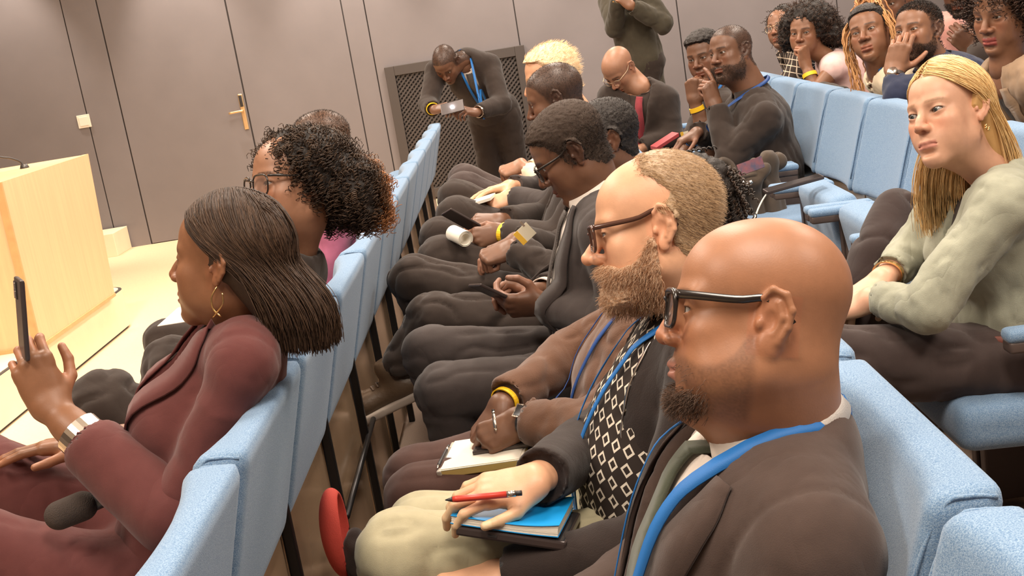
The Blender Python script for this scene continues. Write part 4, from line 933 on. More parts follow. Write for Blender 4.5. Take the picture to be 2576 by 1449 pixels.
M_SUIT_TAUPE = cloth('taupe_suit_wool', (0.066, 0.043, 0.035)); M_SUIT_DARK = cloth('dark_brown_suit_wool', (0.036, 0.025, 0.020)); M_SUIT_GREY = cloth('charcoal_suit_wool', (0.048, 0.037, 0.034))
M_BURGUNDY = cloth('burgundy_crepe', (0.115, 0.035, 0.032)); M_BLACKKNIT = cloth('black_knit', (0.024, 0.0155, 0.013), bscale=450, bump=0.5); M_BROWNKNIT = cloth('brown_fleece', (0.125, 0.060, 0.034), bscale=420, bump=0.5, sheen=0.3)
M_WHITE = cloth('white_cotton', (0.82, 0.74, 0.66)); M_CREAM = cloth('cream_cotton', (0.85, 0.72, 0.52)); M_KHAKI = cloth('khaki_cotton', (0.40, 0.36, 0.235)); M_SAGE = cloth('sage_linen', (0.34, 0.345, 0.265), bump=0.4, bscale=500, fold=0.6, fscale=8)
M_BLACKSHIRT = cloth('black_brown_shirt', (0.036, 0.025, 0.020)); M_JEANS = cloth('dark_brown_jeans', (0.060, 0.042, 0.038)); M_NAVY = cloth('navy_cotton', (0.022, 0.028, 0.060)); M_PINK = cloth('pale_pink_cotton', (0.72, 0.50, 0.47)); M_OLIVE = cloth('olive_coat_wool', (0.060, 0.050, 0.033)); M_TAN = cloth('tan_jacket', (0.30, 0.20, 0.125)); M_PLUM = cloth('plum_trousers', (0.085, 0.043, 0.034)); M_PINKSHIRT = cloth('dusty_pink_shirt', (0.50, 0.24, 0.20)); M_MAGENTA = cloth('magenta_top', (0.40, 0.12, 0.20))
M_BLUE = mat('blue_ribbon', (0.010, 0.135, 0.42), 0.6, bump=0.2, bscale=900); M_BLUEDARK = mat('deep_blue_ribbon', (0.012, 0.06, 0.24), 0.6); M_YELLOW = mat('yellow_band', (0.95, 0.58, 0.02), 0.5); M_GOLD = mat('gold', (0.85, 0.58, 0.25), 0.25, metal=1.0); M_SILVER = mat('silver', (0.75, 0.68, 0.60), 0.25, metal=1.0)
M_FRAME_BLACK = mat('black_acetate', (0.018, 0.013, 0.011), 0.22, spec=0.6); M_FRAME_BROWN = mat('brown_acetate', (0.085, 0.035, 0.022), 0.2, spec=0.6); M_FRAME_GOLD = mat('thin_gold_frame', (0.6, 0.45, 0.3), 0.3, metal=1.0)
M_TIE_GREEN = cloth('green_tie_silk', (0.075, 0.085, 0.058), rough=0.5); M_TIE_RED = cloth('red_tie', (0.26, 0.04, 0.05)); M_TIE_DARK = mat('patterned_dark_tie', (0.03, 0.025, 0.025), 0.6, col2=(0.14, 0.12, 0.105), vscale=420)
M_LEATHER = mat('brown_leather', (0.10, 0.065, 0.040), 0.4, bump=0.3, bscale=90, bdist=0.003); M_SOLE = mat('grey_sole', (0.45, 0.38, 0.32), 0.6); M_SHOE_DARK = mat('dark_shoe', (0.05, 0.035, 0.03), 0.5); M_LACE = mat('laces', (0.16, 0.11, 0.08), 0.8)
def lens_mat(name, tint, a):
    m = bpy.data.materials.new(name); m.use_nodes = True; N = m.node_tree.nodes; L = m.node_tree.links; b = N['Principled BSDF']
    b.inputs['Base Color'].default_value = (*tint, 1); b.inputs['Roughness'].default_value = 0.05; b.inputs['Alpha'].default_value = a; b.inputs['Specular IOR Level'].default_value = 0.6; return m
M_LENS = lens_mat('clear_lens', (0.5, 0.45, 0.42), 0.12); M_LENS_BROWN = lens_mat('brown_lens', (0.12, 0.06, 0.045), 0.55); M_LENS_SMOKE = lens_mat('smoke_lens', (0.10, 0.08, 0.07), 0.35)
M_SCREEN = mat('phone_glass', (0.03, 0.027, 0.028), 0.08, spec=0.7); M_PHONE = mat('phone_body', (0.06, 0.045, 0.042), 0.3, metal=0.3); M_PAPER = mat('white_paper', (0.86, 0.80, 0.68), 0.7); M_BADGE = mat('badge_card', (0.9, 0.82, 0.62), 0.5); M_BADGE_Y = mat('badge_yellow', (0.92, 0.55, 0.06), 0.5)
def pattern_check(name, scale, c1, c2, kind):
    """printed shirts: diamond outlines or plaid lines, in object space"""
    m = bpy.data.materials.new(name); m.use_nodes = True; N = m.node_tree.nodes; L = m.node_tree.links; b = N['Principled BSDF']; b.inputs['Roughness'].default_value = 0.85; b.inputs['Specular IOR Level'].default_value = 0.2
    tc = N.new('ShaderNodeTexCoord'); sp = N.new('ShaderNodeSeparateXYZ'); L.new(tc.outputs['Object'], sp.inputs[0])
    def math_(op, a, b_=None, v=None):
        q = N.new('ShaderNodeMath'); q.operation = op
        for i, s_ in enumerate((a, b_)):
            if s_ is None: continue
            if isinstance(s_, (int, float)): q.inputs[i].default_value = s_
            else: L.new(s_, q.inputs[i])
        return q.outputs[0]
    u = math_('MULTIPLY', math_('ADD', math_('MULTIPLY', sp.outputs[0], -0.7), sp.outputs[1]), scale); w = math_('MULTIPLY', math_('ADD', sp.outputs[2], math_('MULTIPLY', sp.outputs[0], 0.35)), scale)
    tri = lambda x: math_('ABSOLUTE', math_('SUBTRACT', math_('FRACT', x), 0.5))
    if kind == 'diamond':
        d = math_('ADD', tri(u), tri(math_('ADD', w, 0.0))); ring = math_('LESS_THAN', math_('ABSOLUTE', math_('SUBTRACT', d, 0.33)), 0.085); fac = ring
    else:
        a = math_('LESS_THAN', tri(u), 0.07); c = math_('LESS_THAN', tri(w), 0.07); fac = math_('MAXIMUM', a, c)
    mx = N.new('ShaderNodeMix'); mx.data_type = 'RGBA'; L.new(fac, mx.inputs[0]); mx.inputs[6].default_value = (*c1, 1); mx.inputs[7].default_value = (*c2, 1); L.new(mx.outputs[2], b.inputs['Base Color']); return m
M_DIAMOND = pattern_check('diamond_print', 30, (0.035, 0.026, 0.022), (0.72, 0.65, 0.54), 'diamond'); M_PLAID = pattern_check('dark_plaid', 26, (0.045, 0.033, 0.028), (0.62, 0.50, 0.38), 'plaid')

# ------------------------------------------------------------------ hair builders
def strand_obj(s, name, curves, r, cols, parent=None, sides=3):
    """curves: list of equally long world polylines -> thin tubes in one hair mesh (vectorised)"""
    P = np.asarray(curves, float); S, m, _ = P.shape; T = np.gradient(P, axis=1); T /= np.maximum(1e-9, np.linalg.norm(T, axis=2))[..., None]
    ref = np.where(np.abs(T[:, :1, 2:3]) < 0.9, np.array([0, 0, 1.0]), np.array([1.0, 0, 0])); U = np.cross(T, np.broadcast_to(ref, T.shape)); U /= np.maximum(1e-9, np.linalg.norm(U, axis=2))[..., None]; B = np.cross(T, U)
    a = np.arange(sides) * 2 * math.pi / sides; rr = (r * np.linspace(1, 0.5, m))[None, :, None, None]
    V = P[:, :, None] + rr * (np.cos(a)[None, None, :, None] * U[:, :, None] + np.sin(a)[None, None, :, None] * B[:, :, None])
    o = (np.arange(S) * m * sides)[:, None, None]; i = (np.arange(m - 1) * sides)[None, :, None]; j = np.arange(sides)[None, None]; j2 = (j + 1) % sides
    F = np.stack([o + i + j, o + i + j2, o + i + sides + j2, o + i + sides + j], -1).reshape(-1, 4)
    C = np.repeat(np.asarray(cols, float), m * sides, 0); return s.part(name, V.reshape(-1, 3), F, M_STRAND, C, parent)
def long_hair(s, length=0.17, n=1500, c1=(0.03, 0.018, 0.012), c2=(0.09, 0.05, 0.03), vol=(0.104, 0.086, 0.096), front=62, flare=0.02, back=0.035, r=0.0011, seed=1, basec=None, over_ear=False, part=0.0, base=True, tuck=0.0, fwd_side=0):
    """straight hair: strands leave the parting, follow the skull and then fall"""
    rg = np.random.RandomState(seed); C = V3(-0.012, 0, 0.034); curves = []; cols = []; iv = np.linalg.inv(s.HR); down = iv @ V3(0, 0, -1); down = unit(down)
    def slerp(p, q, t):
        om = math.acos(np.clip(p @ q, -1, 1)); return (math.sin((1 - t) * om) * p + math.sin(t * om) * q) / max(1e-6, math.sin(om))
    for i in range(n):
        sg = 1 if rg.rand() < 0.5 else -1; lay = rg.rand() ** 0.7; rr = np.array(vol) * (0.955 + 0.07 * lay); w = rg.rand()          # w 0 = hair at the front, 1 = at the back
        p0 = 0.093 - 0.17 * w; pts = []; st = unit(V3(p0 / rr[0], (0.03 + 0.16 * max(0, 0.25 - w) * rg.rand() * 4 + 0.45 * max(0, w - 0.5) * rg.rand() * 2) * sg + part, math.sqrt(max(0.05, 1 - (p0 / rr[0]) ** 2))))
        md = unit(V3(math.cos(math.radians(front - 4 + 106 * w ** 1.2 + rg.uniform(-6, 6))), sg * math.sin(math.radians(front - 4 + 106 * w ** 1.2)), 0.16 + 0.1 * w + rg.uniform(-.12, .16)))
        az = math.radians(min(178, 112 + 66 * w + rg.uniform(-10, 8))); en = unit(V3(math.cos(az), sg * math.sin(az), -0.28 - 0.2 * rg.rand()))
        for t in np.linspace(0, 1, 6): pts.append(C + slerp(st, md, t) * rr)
        for t in np.linspace(0.2, 1, 5): pts.append(C + slerp(md, en, t) * rr * (1 + 0.03 * math.sin(t * 3.1)))
        e = pts[-1]; L = length * rg.uniform(0.82, 1.04); bk = V3(-back, 0, 0) * rg.uniform(0.6, 1.2); fl = V3(0, sg * flare * rg.uniform(0.3, 1.2), 0)
        if fwd_side and sg == fwd_side and rg.rand() < 0.6: bk = V3(0.075 * rg.uniform(.6, 1.2), -sg * .01, 0)
        cv = rg.uniform(-1, 1, 3) * 0.006
        for t in np.linspace(0.12, 1, 8): pts.append(e + down * L * t + (bk + fl) * math.sin(min(t * 2.0, 2.3)) + cv * math.sin(t * 3))
        P = np.array(pts)
        for _ in range(4): P[1:-1] = (P[:-2] + 2 * P[1:-1] + P[2:]) / 4
        P[:, 1] += 0.0015 * np.sin(np.arange(len(P)) * 1.1 + rg.rand() * 6); curves.append(s.hw(P)); k = rg.rand(); k2 = 0.8 + 0.4 * rg.rand(); cols.append((np.array(c1) * (1 - k) + np.array(c2) * k) * k2)
    if base:
        h = 0.005; v = Vol((-0.16, -0.14, -length - 0.1), (0.12, 0.14, 0.15), h); v.pad = 0.03; rv = np.array(vol) * 0.955
        v.ell(C, rv); v.fn(lambda X, Y, Z: X - xf_hair(Z, 0.035) * 1.0 + 0.02 + 0 * Y, 0.01, 'i')
        e = V3(-0.05, 0, -0.02)
        for sg in (-1, 1): v.cone(e + V3(0, sg * 0.035, 0), e + V3(-back, sg * (0.035 + flare), 0) + down * (length - 0.045), 0.040, 0.024, 0.03)
        v.cone(e + V3(-0.025, 0, 0), e + V3(-back - .02, 0, 0) + down * (length - 0.045), 0.042, 0.024, 0.03)
        V, F = v.mesh(); V = relax(V, F, 1, .4); b = s.part('hair', s.hw(V), F, mat('hairbase_%s' % basec[0], basec[1], 0.6, spec=0.3, bump=0.4, bscale=300, stretch=(1, 1, 0.2)))
    else: b = s.root
    return strand_obj(s, 'strands', curves, r, cols, b)
def curly_hair(s, blobs, n=900, rad=0.0065, turns=4.5, length=0.06, r=0.0017, c1=(0.02, 0.014, 0.011), c2=(0.06, 0.035, 0.022), tip=None, h=0.006, seed=2, faceclip=None, noise=0.008, grav=0.8, npt=26, m=None, tipf=None):
    """curly hair: a blob under helical curls"""
    rg = np.random.RandomState(seed); A = np.array([b[0] for b in blobs]); Rm = max(max(b[1]) for b in blobs); v = Vol(A.min(0) - Rm - .02, A.max(0) + Rm + .02, h); v.pad = 0.03
    for c, rr in blobs: v.ell(c, rr, 0.02)
    fc = faceclip or (lambda X, Y, Z: X - xf_hair(Z, 0.004) - 0.006 + 0 * Y); v.fn(fc, 0.008, 'i')
    V, F = v.mesh(); N = vnormals(V, F); V = V + N * (vnoise(V, 70, seed) * noise + vnoise(V, 190, seed + 1) * noise * 0.6)[:, None]
    b = s.part('hair', s.hw(V), F, m or M_HAIR_BLACK)
    if n == 0: return b
    idx = rg.choice(len(V), n); curves = []; cols = []; down = unit(np.linalg.inv(s.HR) @ V3(0, 0, -1)); T = np.linspace(0, 1, npt)
    for i in idx:
        p = V[i] - N[i] * 0.006; d = unit(N[i] * rg.uniform(0.1, 0.6) + down * grav + rg.uniform(-.5, .5, 3)); d = unit(d - N[i] * min(0, d @ N[i]) * 1.0); u = unit(np.cross(d, N[i] + 1e-3)); w = np.cross(d, u); L = length * rg.uniform(0.6, 1.2); R_ = rad * rg.uniform(0.6, 1.25); ph = rg.rand() * 6.28
        P = p + N[i] * R_ * 0.8 + np.outer(T * L, d) + R_ * (np.outer(np.cos(ph + T * turns * 6.28), u) + np.outer(np.sin(ph + T * turns * 6.28), w)); k = rg.rand(); c = np.array(c1) * (1 - k) + np.array(c2) * k
        if tip is not None: kk = tipf(V[i]); c = c * (1 - kk) + np.array(tip) * kk * (0.7 + 0.6 * rg.rand())
        curves.append(s.hw(P)); cols.append(c)
    strand_obj(s, 'curls', curves, r, cols, b); return b
def fuzz(s, n, r, c1, c2, length=0.012, seed=3, mask=None, lean=(0.0, 0.0, 0.0), name='fine_hair', t=0.0, parent=None, npt=4, curl=0.4):
    """short hairs standing on the head surface where mask(V) > random"""
    rg = np.random.RandomState(seed); W, F, C = s.pieces[0]; iv = np.linalg.inv(s.HR); V = (W - s.hp) @ iv.T; N = vnormals(V, F); m = mask(V); p = m / m.sum(); idx = rg.choice(len(V), n, p=p); curves = []; cols = []
    for i in idx:
        d = unit(N[i] + np.array(lean) + rg.uniform(-curl, curl, 3)); d2 = unit(d + np.array(lean) * 1.2 + rg.uniform(-curl, curl, 3)); L = length * rg.uniform(0.5, 1.2); b = V[i] + N[i] * t + rg.uniform(-1, 1, 3) * 0.0012
        curves.append(s.hw(np.array([b - N[i] * .001, b + d * L * .5, b + d * L * .5 + d2 * L * .5]))); k = rg.rand(); cols.append(np.array(c1) * (1 - k) + np.array(c2) * k)
    return strand_obj(s, name, curves, r, cols, parent)
def hair_mask(rec=0.0): return lambda V: smooth01(xf_hair(V[:, 2], rec) - V[:, 0], -0.002, 0.012) * (1 - (np.abs(V[:, 1]) > 0.076) * (np.abs(V[:, 0] + 0.012) < 0.03) * (V[:, 2] < .022)) * (V[:, 2] > -0.085)
# ------------------------------------------------------------------ people: shared seated pose
def sit(label, skin, Yc, rear_x, fz, neck, fwd=(-1, 0, 0), sw=0.185, pel=None, kn=None, an=None, el=None, wr=None, sh=None, shoulder_drop=0.062, hipw=0.09, thigh=0.46, tuck=False):
    """joints of a seated figure; explicit entries override"""
    p = Person(label, (rear_x - 0.3, Yc, fz), skin, fwd); f, l = p.f, p.l; N = np.asarray(neck, float)
    P = V3(rear_x - 0.32, Yc, fz + 0.545) if pel is None else np.asarray(pel, float); a = unit(N - P)
    p.joints(pelvis=P, neck=N, shL=N - a * shoulder_drop + l * sw, shR=N - a * shoulder_drop - l * sw, hipL=P + l * hipw - V3(0, 0, .03), hipR=P - l * hipw - V3(0, 0, .03))
    if sh: p.joints(**{'sh' + k: v for k, v in sh.items()})
    for sd, sg in (('L', 1), ('R', -1)):
        K = P + f * thigh + l * sg * 0.12; K[2] = fz + 0.53
        p.joints(**{'kn' + sd: K, 'an' + sd: V3(K[0] + 0.02, K[1], fz + 0.10)})
        S = p.J['sh' + sd]; E = S + V3(0, 0, -0.27) + l * sg * 0.04 + f * (0.06 if not tuck else -0.10)
        p.joints(**{'el' + sd: E, 'wr' + sd: E + f * (0.20 if not tuck else 0.12) - l * sg * (0.10 if not tuck else 0.16) + V3(0, 0, -0.03)})
    for d, nm in ((kn, 'kn'), (an, 'an'), (el, 'el'), (wr, 'wr')):
        if d: p.joints(**{nm + k: v for k, v in d.items()})
    return p

def HO(yaw, pitch, roll=0.0):
    """head axes: yaw 0 faces the stage (-X), positive turns towards the camera; pitch up positive"""
    y, p_, r = (math.radians(q) for q in (yaw, pitch, roll)); f = V3(-math.cos(y) * math.cos(p_), -math.sin(y) * math.cos(p_), math.sin(p_)); l0 = unit(np.cross((0, 0, 1), f)); u0 = np.cross(f, l0)
    l = math.cos(r) * l0 + math.sin(r) * u0; return f, np.cross(f, l)

# ---- bald man with thick black glasses, taupe suit, green tie, blue lanyard (foreground)
def bald_man():
    Y = 1.465; N = V3(0.268, Y, 0.912)
    p = sit('bald man in thick black glasses, taupe suit, green tie and blue lanyard', (0.34, 0.155, 0.080), Y, ROW2_X, 0, N, sw=0.195, pel=(0.15, Y, 0.52),
            sh=dict(L=(0.262, Y - 0.190, 0.818), R=(0.262, Y + 0.190, 0.84)), el=dict(L=(0.16, Y - 0.25, 0.58), R=(0.10, Y + 0.26, 0.60)), wr=dict(L=(-0.08, Y - 0.15, 0.58), R=(-0.08, Y + 0.12, 0.60)))
    p.trap = 0.048; p.yoke = 0.10
    p.head((0.264, Y, 1.059), *HO(-9, 12, 14), dict(w=1.04, jaw=1.15, fat=0.012, nosew=1.22, lip=1.15, neck=0.076, ear=1.08, chin=1.05, nosel=-0.003), dict(beardshadow=0.55, beardc=(0.055, 0.028, 0.018), browt=1.0, browa=.55, lipc=(0.36, 0.155, 0.115)), h=0.0019, scale=1.06, hairc=(0.02, 0.014, 0.011))
    chinm = lambda V: beard_mask(V, lip=.016) * smooth01(V[:, 0], 0.045, 0.08) * (0.02 + smooth01(-0.088 - V[:, 2], 0, .015))
    fuzz(p, 1900, 0.00040, (0.05, 0.028, 0.018), (0.20, 0.12, 0.08), 0.011, mask=lambda V: chinm(V), lean=(0.15, 0, -0.5), name='beard', curl=0.7)
    p.glasses(M_FRAME_BLACK, M_LENS, w=0.027, hh=0.0215, x0=0.109, rim=0.0026, temple=0.0105, top=1.7, tz=0.0, z0=-0.001)
    p.hand('L', (-1, 0.4, -0.1), (0, -0.3, 1), 'relaxed', h=0.003); p.hand('R', (-1, -0.3, -0.1), (0, 0.2, 1), 'relaxed', h=0.004)
    p.shirt(M_WHITE, 0.006, 0.008, belly=0.01, neckr=0.082)
    p.jacket(M_SUIT_TAUPE, 0.020, 0.0075, 1.04, 0.01, cuts=[p.vcut(-0.40, 0.06, 0.0, 0.098)], disp=0.003, neckr=0.079, seed=3, ridge=0.002)
    p.collar(M_WHITE, 0.080, 0.026, 0.058, 15, center=N + V3(-0.006, 0, 0.008), axis=(-0.30, 0, 1))
    p.band('tie', 'shirt', [(0, -0.035), (0.0, -0.07), (0.0, -0.2), (0, -0.40)], [0.040, 0.034, 0.060, 0.085], M_TIE_GREEN, 0.005, 0.006, n=20)
    # knot
    q, nn = p.drape('shirt', [(0, -0.03), (0, -0.05)], 0.012); v = Vol(q[0] - .04, q[0] + .04, .003); v.cone(q[0] + V3(0, 0, .012), q[1], 0.023, 0.013, 0); V, F = v.mesh(); p.part('tie_knot', V, F, M_TIE_GREEN)
    for sg in (-1, 1):
        p.band('lapel', 'jacket', [(sg * 0.118, -0.045), (sg * 0.122, -0.09), (sg * 0.105, -0.16), (sg * 0.060, -0.29), (sg * 0.012, -0.40)], [0.030, 0.055, 0.068, 0.050, 0.012], M_SUIT_TAUPE, 0.004, 0.003, n=22)
    p.lanyard(('jacket', 'shirt'), M_BLUE, 0.48, 0.094, 0.021, off=0.013, u0=0.0, ring=0.095, rise=0.040)
    p.trousers(M_SUIT_TAUPE, h=0.012); p.finish()
bald_man()

# ---- bearded man, sandy hair, brown glasses, black cardigan, diamond shirt, khaki trousers
def bearded_man():
    Y = 2.018; N = V3(0.27, Y, 0.93)
    p = sit('bearded sandy-haired man in brown glasses, black cardigan, diamond-print shirt and khaki trousers', 'fair', Y, ROW2_X, 0, N, sw=0.19, pel=(0.14, Y, 0.52),
            kn=dict(L=(-0.31, Y - 0.10, 0.60), R=(-0.30, Y + 0.10, 0.545)), an=dict(L=(-0.28, Y - 0.14, 0.10), R=(-0.26, Y + 0.12, 0.10)),
            el=dict(L=(0.12, Y - 0.27, 0.63), R=(0.10, Y + 0.25, 0.655)), wr=dict(L=PY(1265, 1455, Y - 0.2), R=PY(1352, 1206, 1.85)))
    p.head((0.209, Y, 1.086), *HO(-6, -1, 13), dict(w=1.0, jaw=1.0, nosew=0.95, lip=0.62, nosel=0.008, neck=0.058, brow=1.1, open=0.6, ear=1.05, nose=1.15, top=.004), dict(browc=(0.45, 0.25, 0.12), browa=0.5), h=0.002, scale=1.05, hairc=(0.42, 0.24, 0.10), iris=(0.12, 0.16, 0.18))
    rec = 0.085
    p.cap_hair(0.0035, rec, 0.0008, 420, M_HAIR_SANDY, sides=0.8, region=lambda x, y, z: np.minimum((x + 0.022) * .7, 0.018 - z))
    fuzz(p, 8000, 0.00034, (0.36, 0.22, 0.11), (0.54, 0.37, 0.21), 0.012, mask=lambda V: hair_mask(rec - .006)(V) * np.maximum(V[:, 0] < -0.02, V[:, 2] > .018), lean=(-0.9, 0, -0.7), name='fine_hair', t=0.002, curl=0.25)
    p.beard(0.007, 0.0015, 320, M_HAIR_GINGER, chin=0.014, cheek=0.004)
    fuzz(p, 7000, 0.00036, (0.40, 0.18, 0.07), (0.80, 0.58, 0.40), 0.016, mask=lambda V: beard_mask(V, 0.006), lean=(0.3, 0, -0.6), name='beard_hairs', t=0.006, curl=0.75)
    p.glasses(M_FRAME_BROWN, M_LENS_BROWN, w=0.0255, hh=0.0205, x0=0.110, rim=0.0024, temple=0.0085, top=1.3, tz=0.004, z0=-0.005)
    p.hand('R', PY(1210, 1236, 1.83) - p.J['wrR'], (-0.22, -0.50, 1), dict(index=(16, 40, 26, 4), middle=(16, 42, 28, 0), ring=(18, 42, 28, -3), pinky=(20, 42, 28, -6), thumb=[(0.75, 0.62, -0.14), (0.95, 0.28, -0.06), (0.98, 0.10, -0.04)]), h=0.0024, size=0.97); p.hand('L', (-1, 0.12, -0.02), (0.05, -0.5, 1), 'relaxed', h=0.003, size=1.03)
    p.shirt(M_DIAMOND, 0.012, 0.008, belly=0.03, neckr=0.064, disp=0.004)
    p.jacket(M_BLACKKNIT, 0.020, 0.008, 1.0, 0.008, name='cardigan', cuts=[p.vcut(-0.48, 0.06, 0.135, 0.070)], neckr=0.074, seed=8, disp=0.004)
    p.collar(M_DIAMOND, 0.066, 0.030, 0.045, 26, center=N + V3(-0.010, 0, 0.015), axis=(-0.15, 0, 1))
    P_, N_, a, l, f = p.axes()
    p.band('zip_edge', 'cardigan', [(0.090, -0.05), (0.098, -0.10), (0.107, -0.17), (0.113, -0.22)], 0.006, M_SILVER, 0.002, 0.002, n=30)
    p.lanyard('shirt', M_BLUE, 0.44, 0.066, 0.012, off=0.012, u0=0.02)
    p.trousers(M_KHAKI, 0.020, 0.009, disp=0.003, ridge=0.004); p.shoe('L', (-1, 0, 0), M_SHOE_DARK, M_SOLE); p.shoe('R', (-1, 0, 0), M_SHOE_DARK, M_SOLE); p.finish(); return p
PB = bearded_man()
# ---- person in the brown sweater, long dark twists, notebook on the lap
def sweater_person():
    Y = 2.571; N = PY(1712, 555, Y) + V3(0, 0, -0.16)
    p = sit('person in a brown sweater with blue lanyard, head hidden behind the bearded man', 'dark', Y, ROW2_X, 0, N, sw=0.18, pel=(0.14, Y, 0.52),
            kn=dict(L=PY(1000, 1262, Y - 0.10) + V3(0.05, 0, 0.0), R=PY(985, 1215, Y + 0.08) + V3(0.06, 0, 0)), an=dict(L=(-0.30, Y - 0.1, 0.1), R=(-0.30, Y + 0.12, 0.1)),
            el=dict(L=PY(1500, 1085, Y - 0.22), R=(0.04, Y + 0.22, 0.66)), wr=dict(L=PY(1318, 1055, Y - 0.10), R=PY(1262, 1012, Y + 0.02)))
    p.head(PY(1722, 545, Y), *HO(5, -5), dict(fem=1, neck=0.050, lip=1.1, nosew=1.2), h=0.004)
    curly_hair(p, [(V3(-0.02, 0, 0.04), (0.105, 0.088, 0.095)), (V3(-0.08, 0, -0.06), (0.05, 0.08, 0.09)), (V3(-0.10, 0, -0.12), (0.04, 0.07, 0.06))], n=220, rad=0.004, turns=7, length=0.09, r=0.0030, npt=40, grav=1.6, seed=5)
    p.hand('L', PY(1215, 1105, Y - 0.10) - p.J['wrL'], (-0.2, -0.7, 0.8), 'curl', h=0.0025, size=1.0); p.hand('R', PY(1180, 1125, Y - 0.02) - p.J['wrR'], (-0.5, -0.2, 0.9), 'relaxed', h=0.0025, size=1.0)
    p.jacket(M_BROWNKNIT, 0.022, 0.008, 1.0, 0.02, name='sweater', neckr=0.062, seed=14, disp=0.006, ridge=0.006)
    o, q, nn = p.lanyard('sweater', M_BLUEDARK, 0.42, 0.075, 0.012, off=0.005, u0=0.02)
    mb = MB(); mb.tube([q, q + V3(-0.012, 0, -0.02)], 0.004, 6); mb.tube(spline([q + V3(-.012, 0, -.02), q + V3(-0.02, 0, -0.04), q + V3(-0.045, 0, -0.055)], 8), [0.003, .004, .005, .005, .006, .006, .005, .003], 6); p.partmb('lanyard_clip', mb, M_SILVER, o)
    w = empty('x', (0, 0, 0)); bpy.data.objects.remove(w)
    bracelet(p, 'watch_strap', 'L', M_DARKPLASTIC, 0.018, (0.036, 0.028), 0.024, 0.004); d = unit(V3(-0.2, -0.7, 0.8)); ax = unit(p.J['elL'] - p.J['wrL']); d = unit(d - ax * (d @ ax)); c = p.J['wrL'] + ax * 0.018 + d * 0.036
    mb = MB().obox(c, ax * 0.019, np.cross(d, ax) * 0.016, d * 0.006); ws = p.partmb('watch_case', mb, M_SILVER, smooth=False); p.partmb('watch_face', MB().obox(c + d * 0.0065, ax * 0.015, np.cross(d, ax) * 0.0125, d * 0.001), M_SCREEN, ws, False)
    bracelet(p, 'wristband', 'R', M_YELLOW, 0.012, (0.034, 0.028), 0.012, 0.003)
    p.trousers(M_PLUM, 0.012, 0.009, ridge=0.002); p.shoe('L', (-1, 0, 0), M_SHOE_DARK, M_SOLE); p.shoe('R', (-1, 0, 0), M_SHOE_DARK, M_SOLE); p.finish(); return p
PS = sweater_person()
# ---- man in glasses looking down at a phone, charcoal suit and patterned tie
def tie_man():
    Y = 3.124; N = PY(1512, 500, Y)
    p = sit('man in black glasses and patterned tie, head bowed over the phone in his hands', 'dark', Y, ROW2_X, 0, N, sw=0.19, pel=(0.15, Y, 0.53),
            kn=dict(L=PY(1120, 985, Y - 0.12), R=PY(1085, 890, Y + 0.10)), an=dict(L=V3(-0.27, Y - 0.13, 0.11), R=V3(-0.28, Y + 0.08, 0.11)),
            el=dict(L=(0.19, Y - 0.26, 0.70), R=(0.14, Y + 0.25, 0.72)), wr=dict(L=PY(1372, 768, Y - 0.05), R=PY(1362, 735, Y + 0.05)))
    p.head((0.128, Y, 1.115), *HO(-2, -25, 0), dict(nosew=1.2, lip=1.2, neck=0.058, jaw=1.0), dict(stubble=(0.7, 0.0)), h=0.0026, scale=1.0)
    p.cap_hair(0.006, 0.004, 0.0012, 330, M_HAIR_GREY, sides=0.35, crown=0.004, taper=.026); fuzz(p, 7000, 0.0005, (0.018, 0.013, 0.011), (0.075, 0.055, 0.045), 0.009, mask=hair_mask(0.0), name='short_hair', t=0.004, curl=1.0)
    p.glasses(M_FRAME_BLACK, M_LENS, w=0.026, hh=0.019, x0=0.109, rim=0.0022, temple=0.006, tz=.002)
    p.hand('L', PY(1265, 772, Y - 0.05) - p.J['wrL'], (0.1, -0.85, -0.5), 'phone', h=0.0028); p.hand('R', PY(1270, 722, Y + 0.05) - p.J['wrR'], (-0.25, 0.5, 0.8), 'pen', h=0.0028)
    p.shirt(M_WHITE, 0.008, 0.009, belly=0.02); p.jacket(M_SUIT_GREY, 0.020, 0.009, 1.0, 0.01, cuts=[p.vcut(-0.44, 0.05, 0.085, 0.085)], seed=21, neckr=0.076)
    p.collar(M_WHITE, 0.068, 0.034, 0.045, 20, center=N + V3(-0.012, 0, 0.006), axis=(-0.45, 0, 1))
    p.band('tie', 'shirt', [(0, -0.03), (0.0, -0.08), (0.01, -0.25), (0.03, -0.44)], [0.035, 0.04, 0.062, 0.07], M_TIE_DARK, 0.005, 0.006)
    for sg in (-1, 1): p.band('lapel', 'jacket', [(sg * 0.10, 0.0), (sg * 0.11, -0.08), (sg * 0.108, -0.2), (sg * 0.10, -0.36)], [0.04, 0.055, 0.06, 0.02], M_SUIT_GREY, 0.004, 0.003)
    for d in 'LR': bracelet(p, 'shirt_cuff', d, M_WHITE, 0.014, (0.040, 0.036), 0.020, 0.003)
    p.trousers(M_SUIT_GREY, 0.016, 0.009, ridge=0.004)
    p.shoe('L', (-1, 0, 0.0), M_SHOE_DARK, M_SOLE); p.shoe('R', (-1, 0, 0), M_SHOE_DARK, M_SOLE); p.finish(); return p
PT = tie_man()
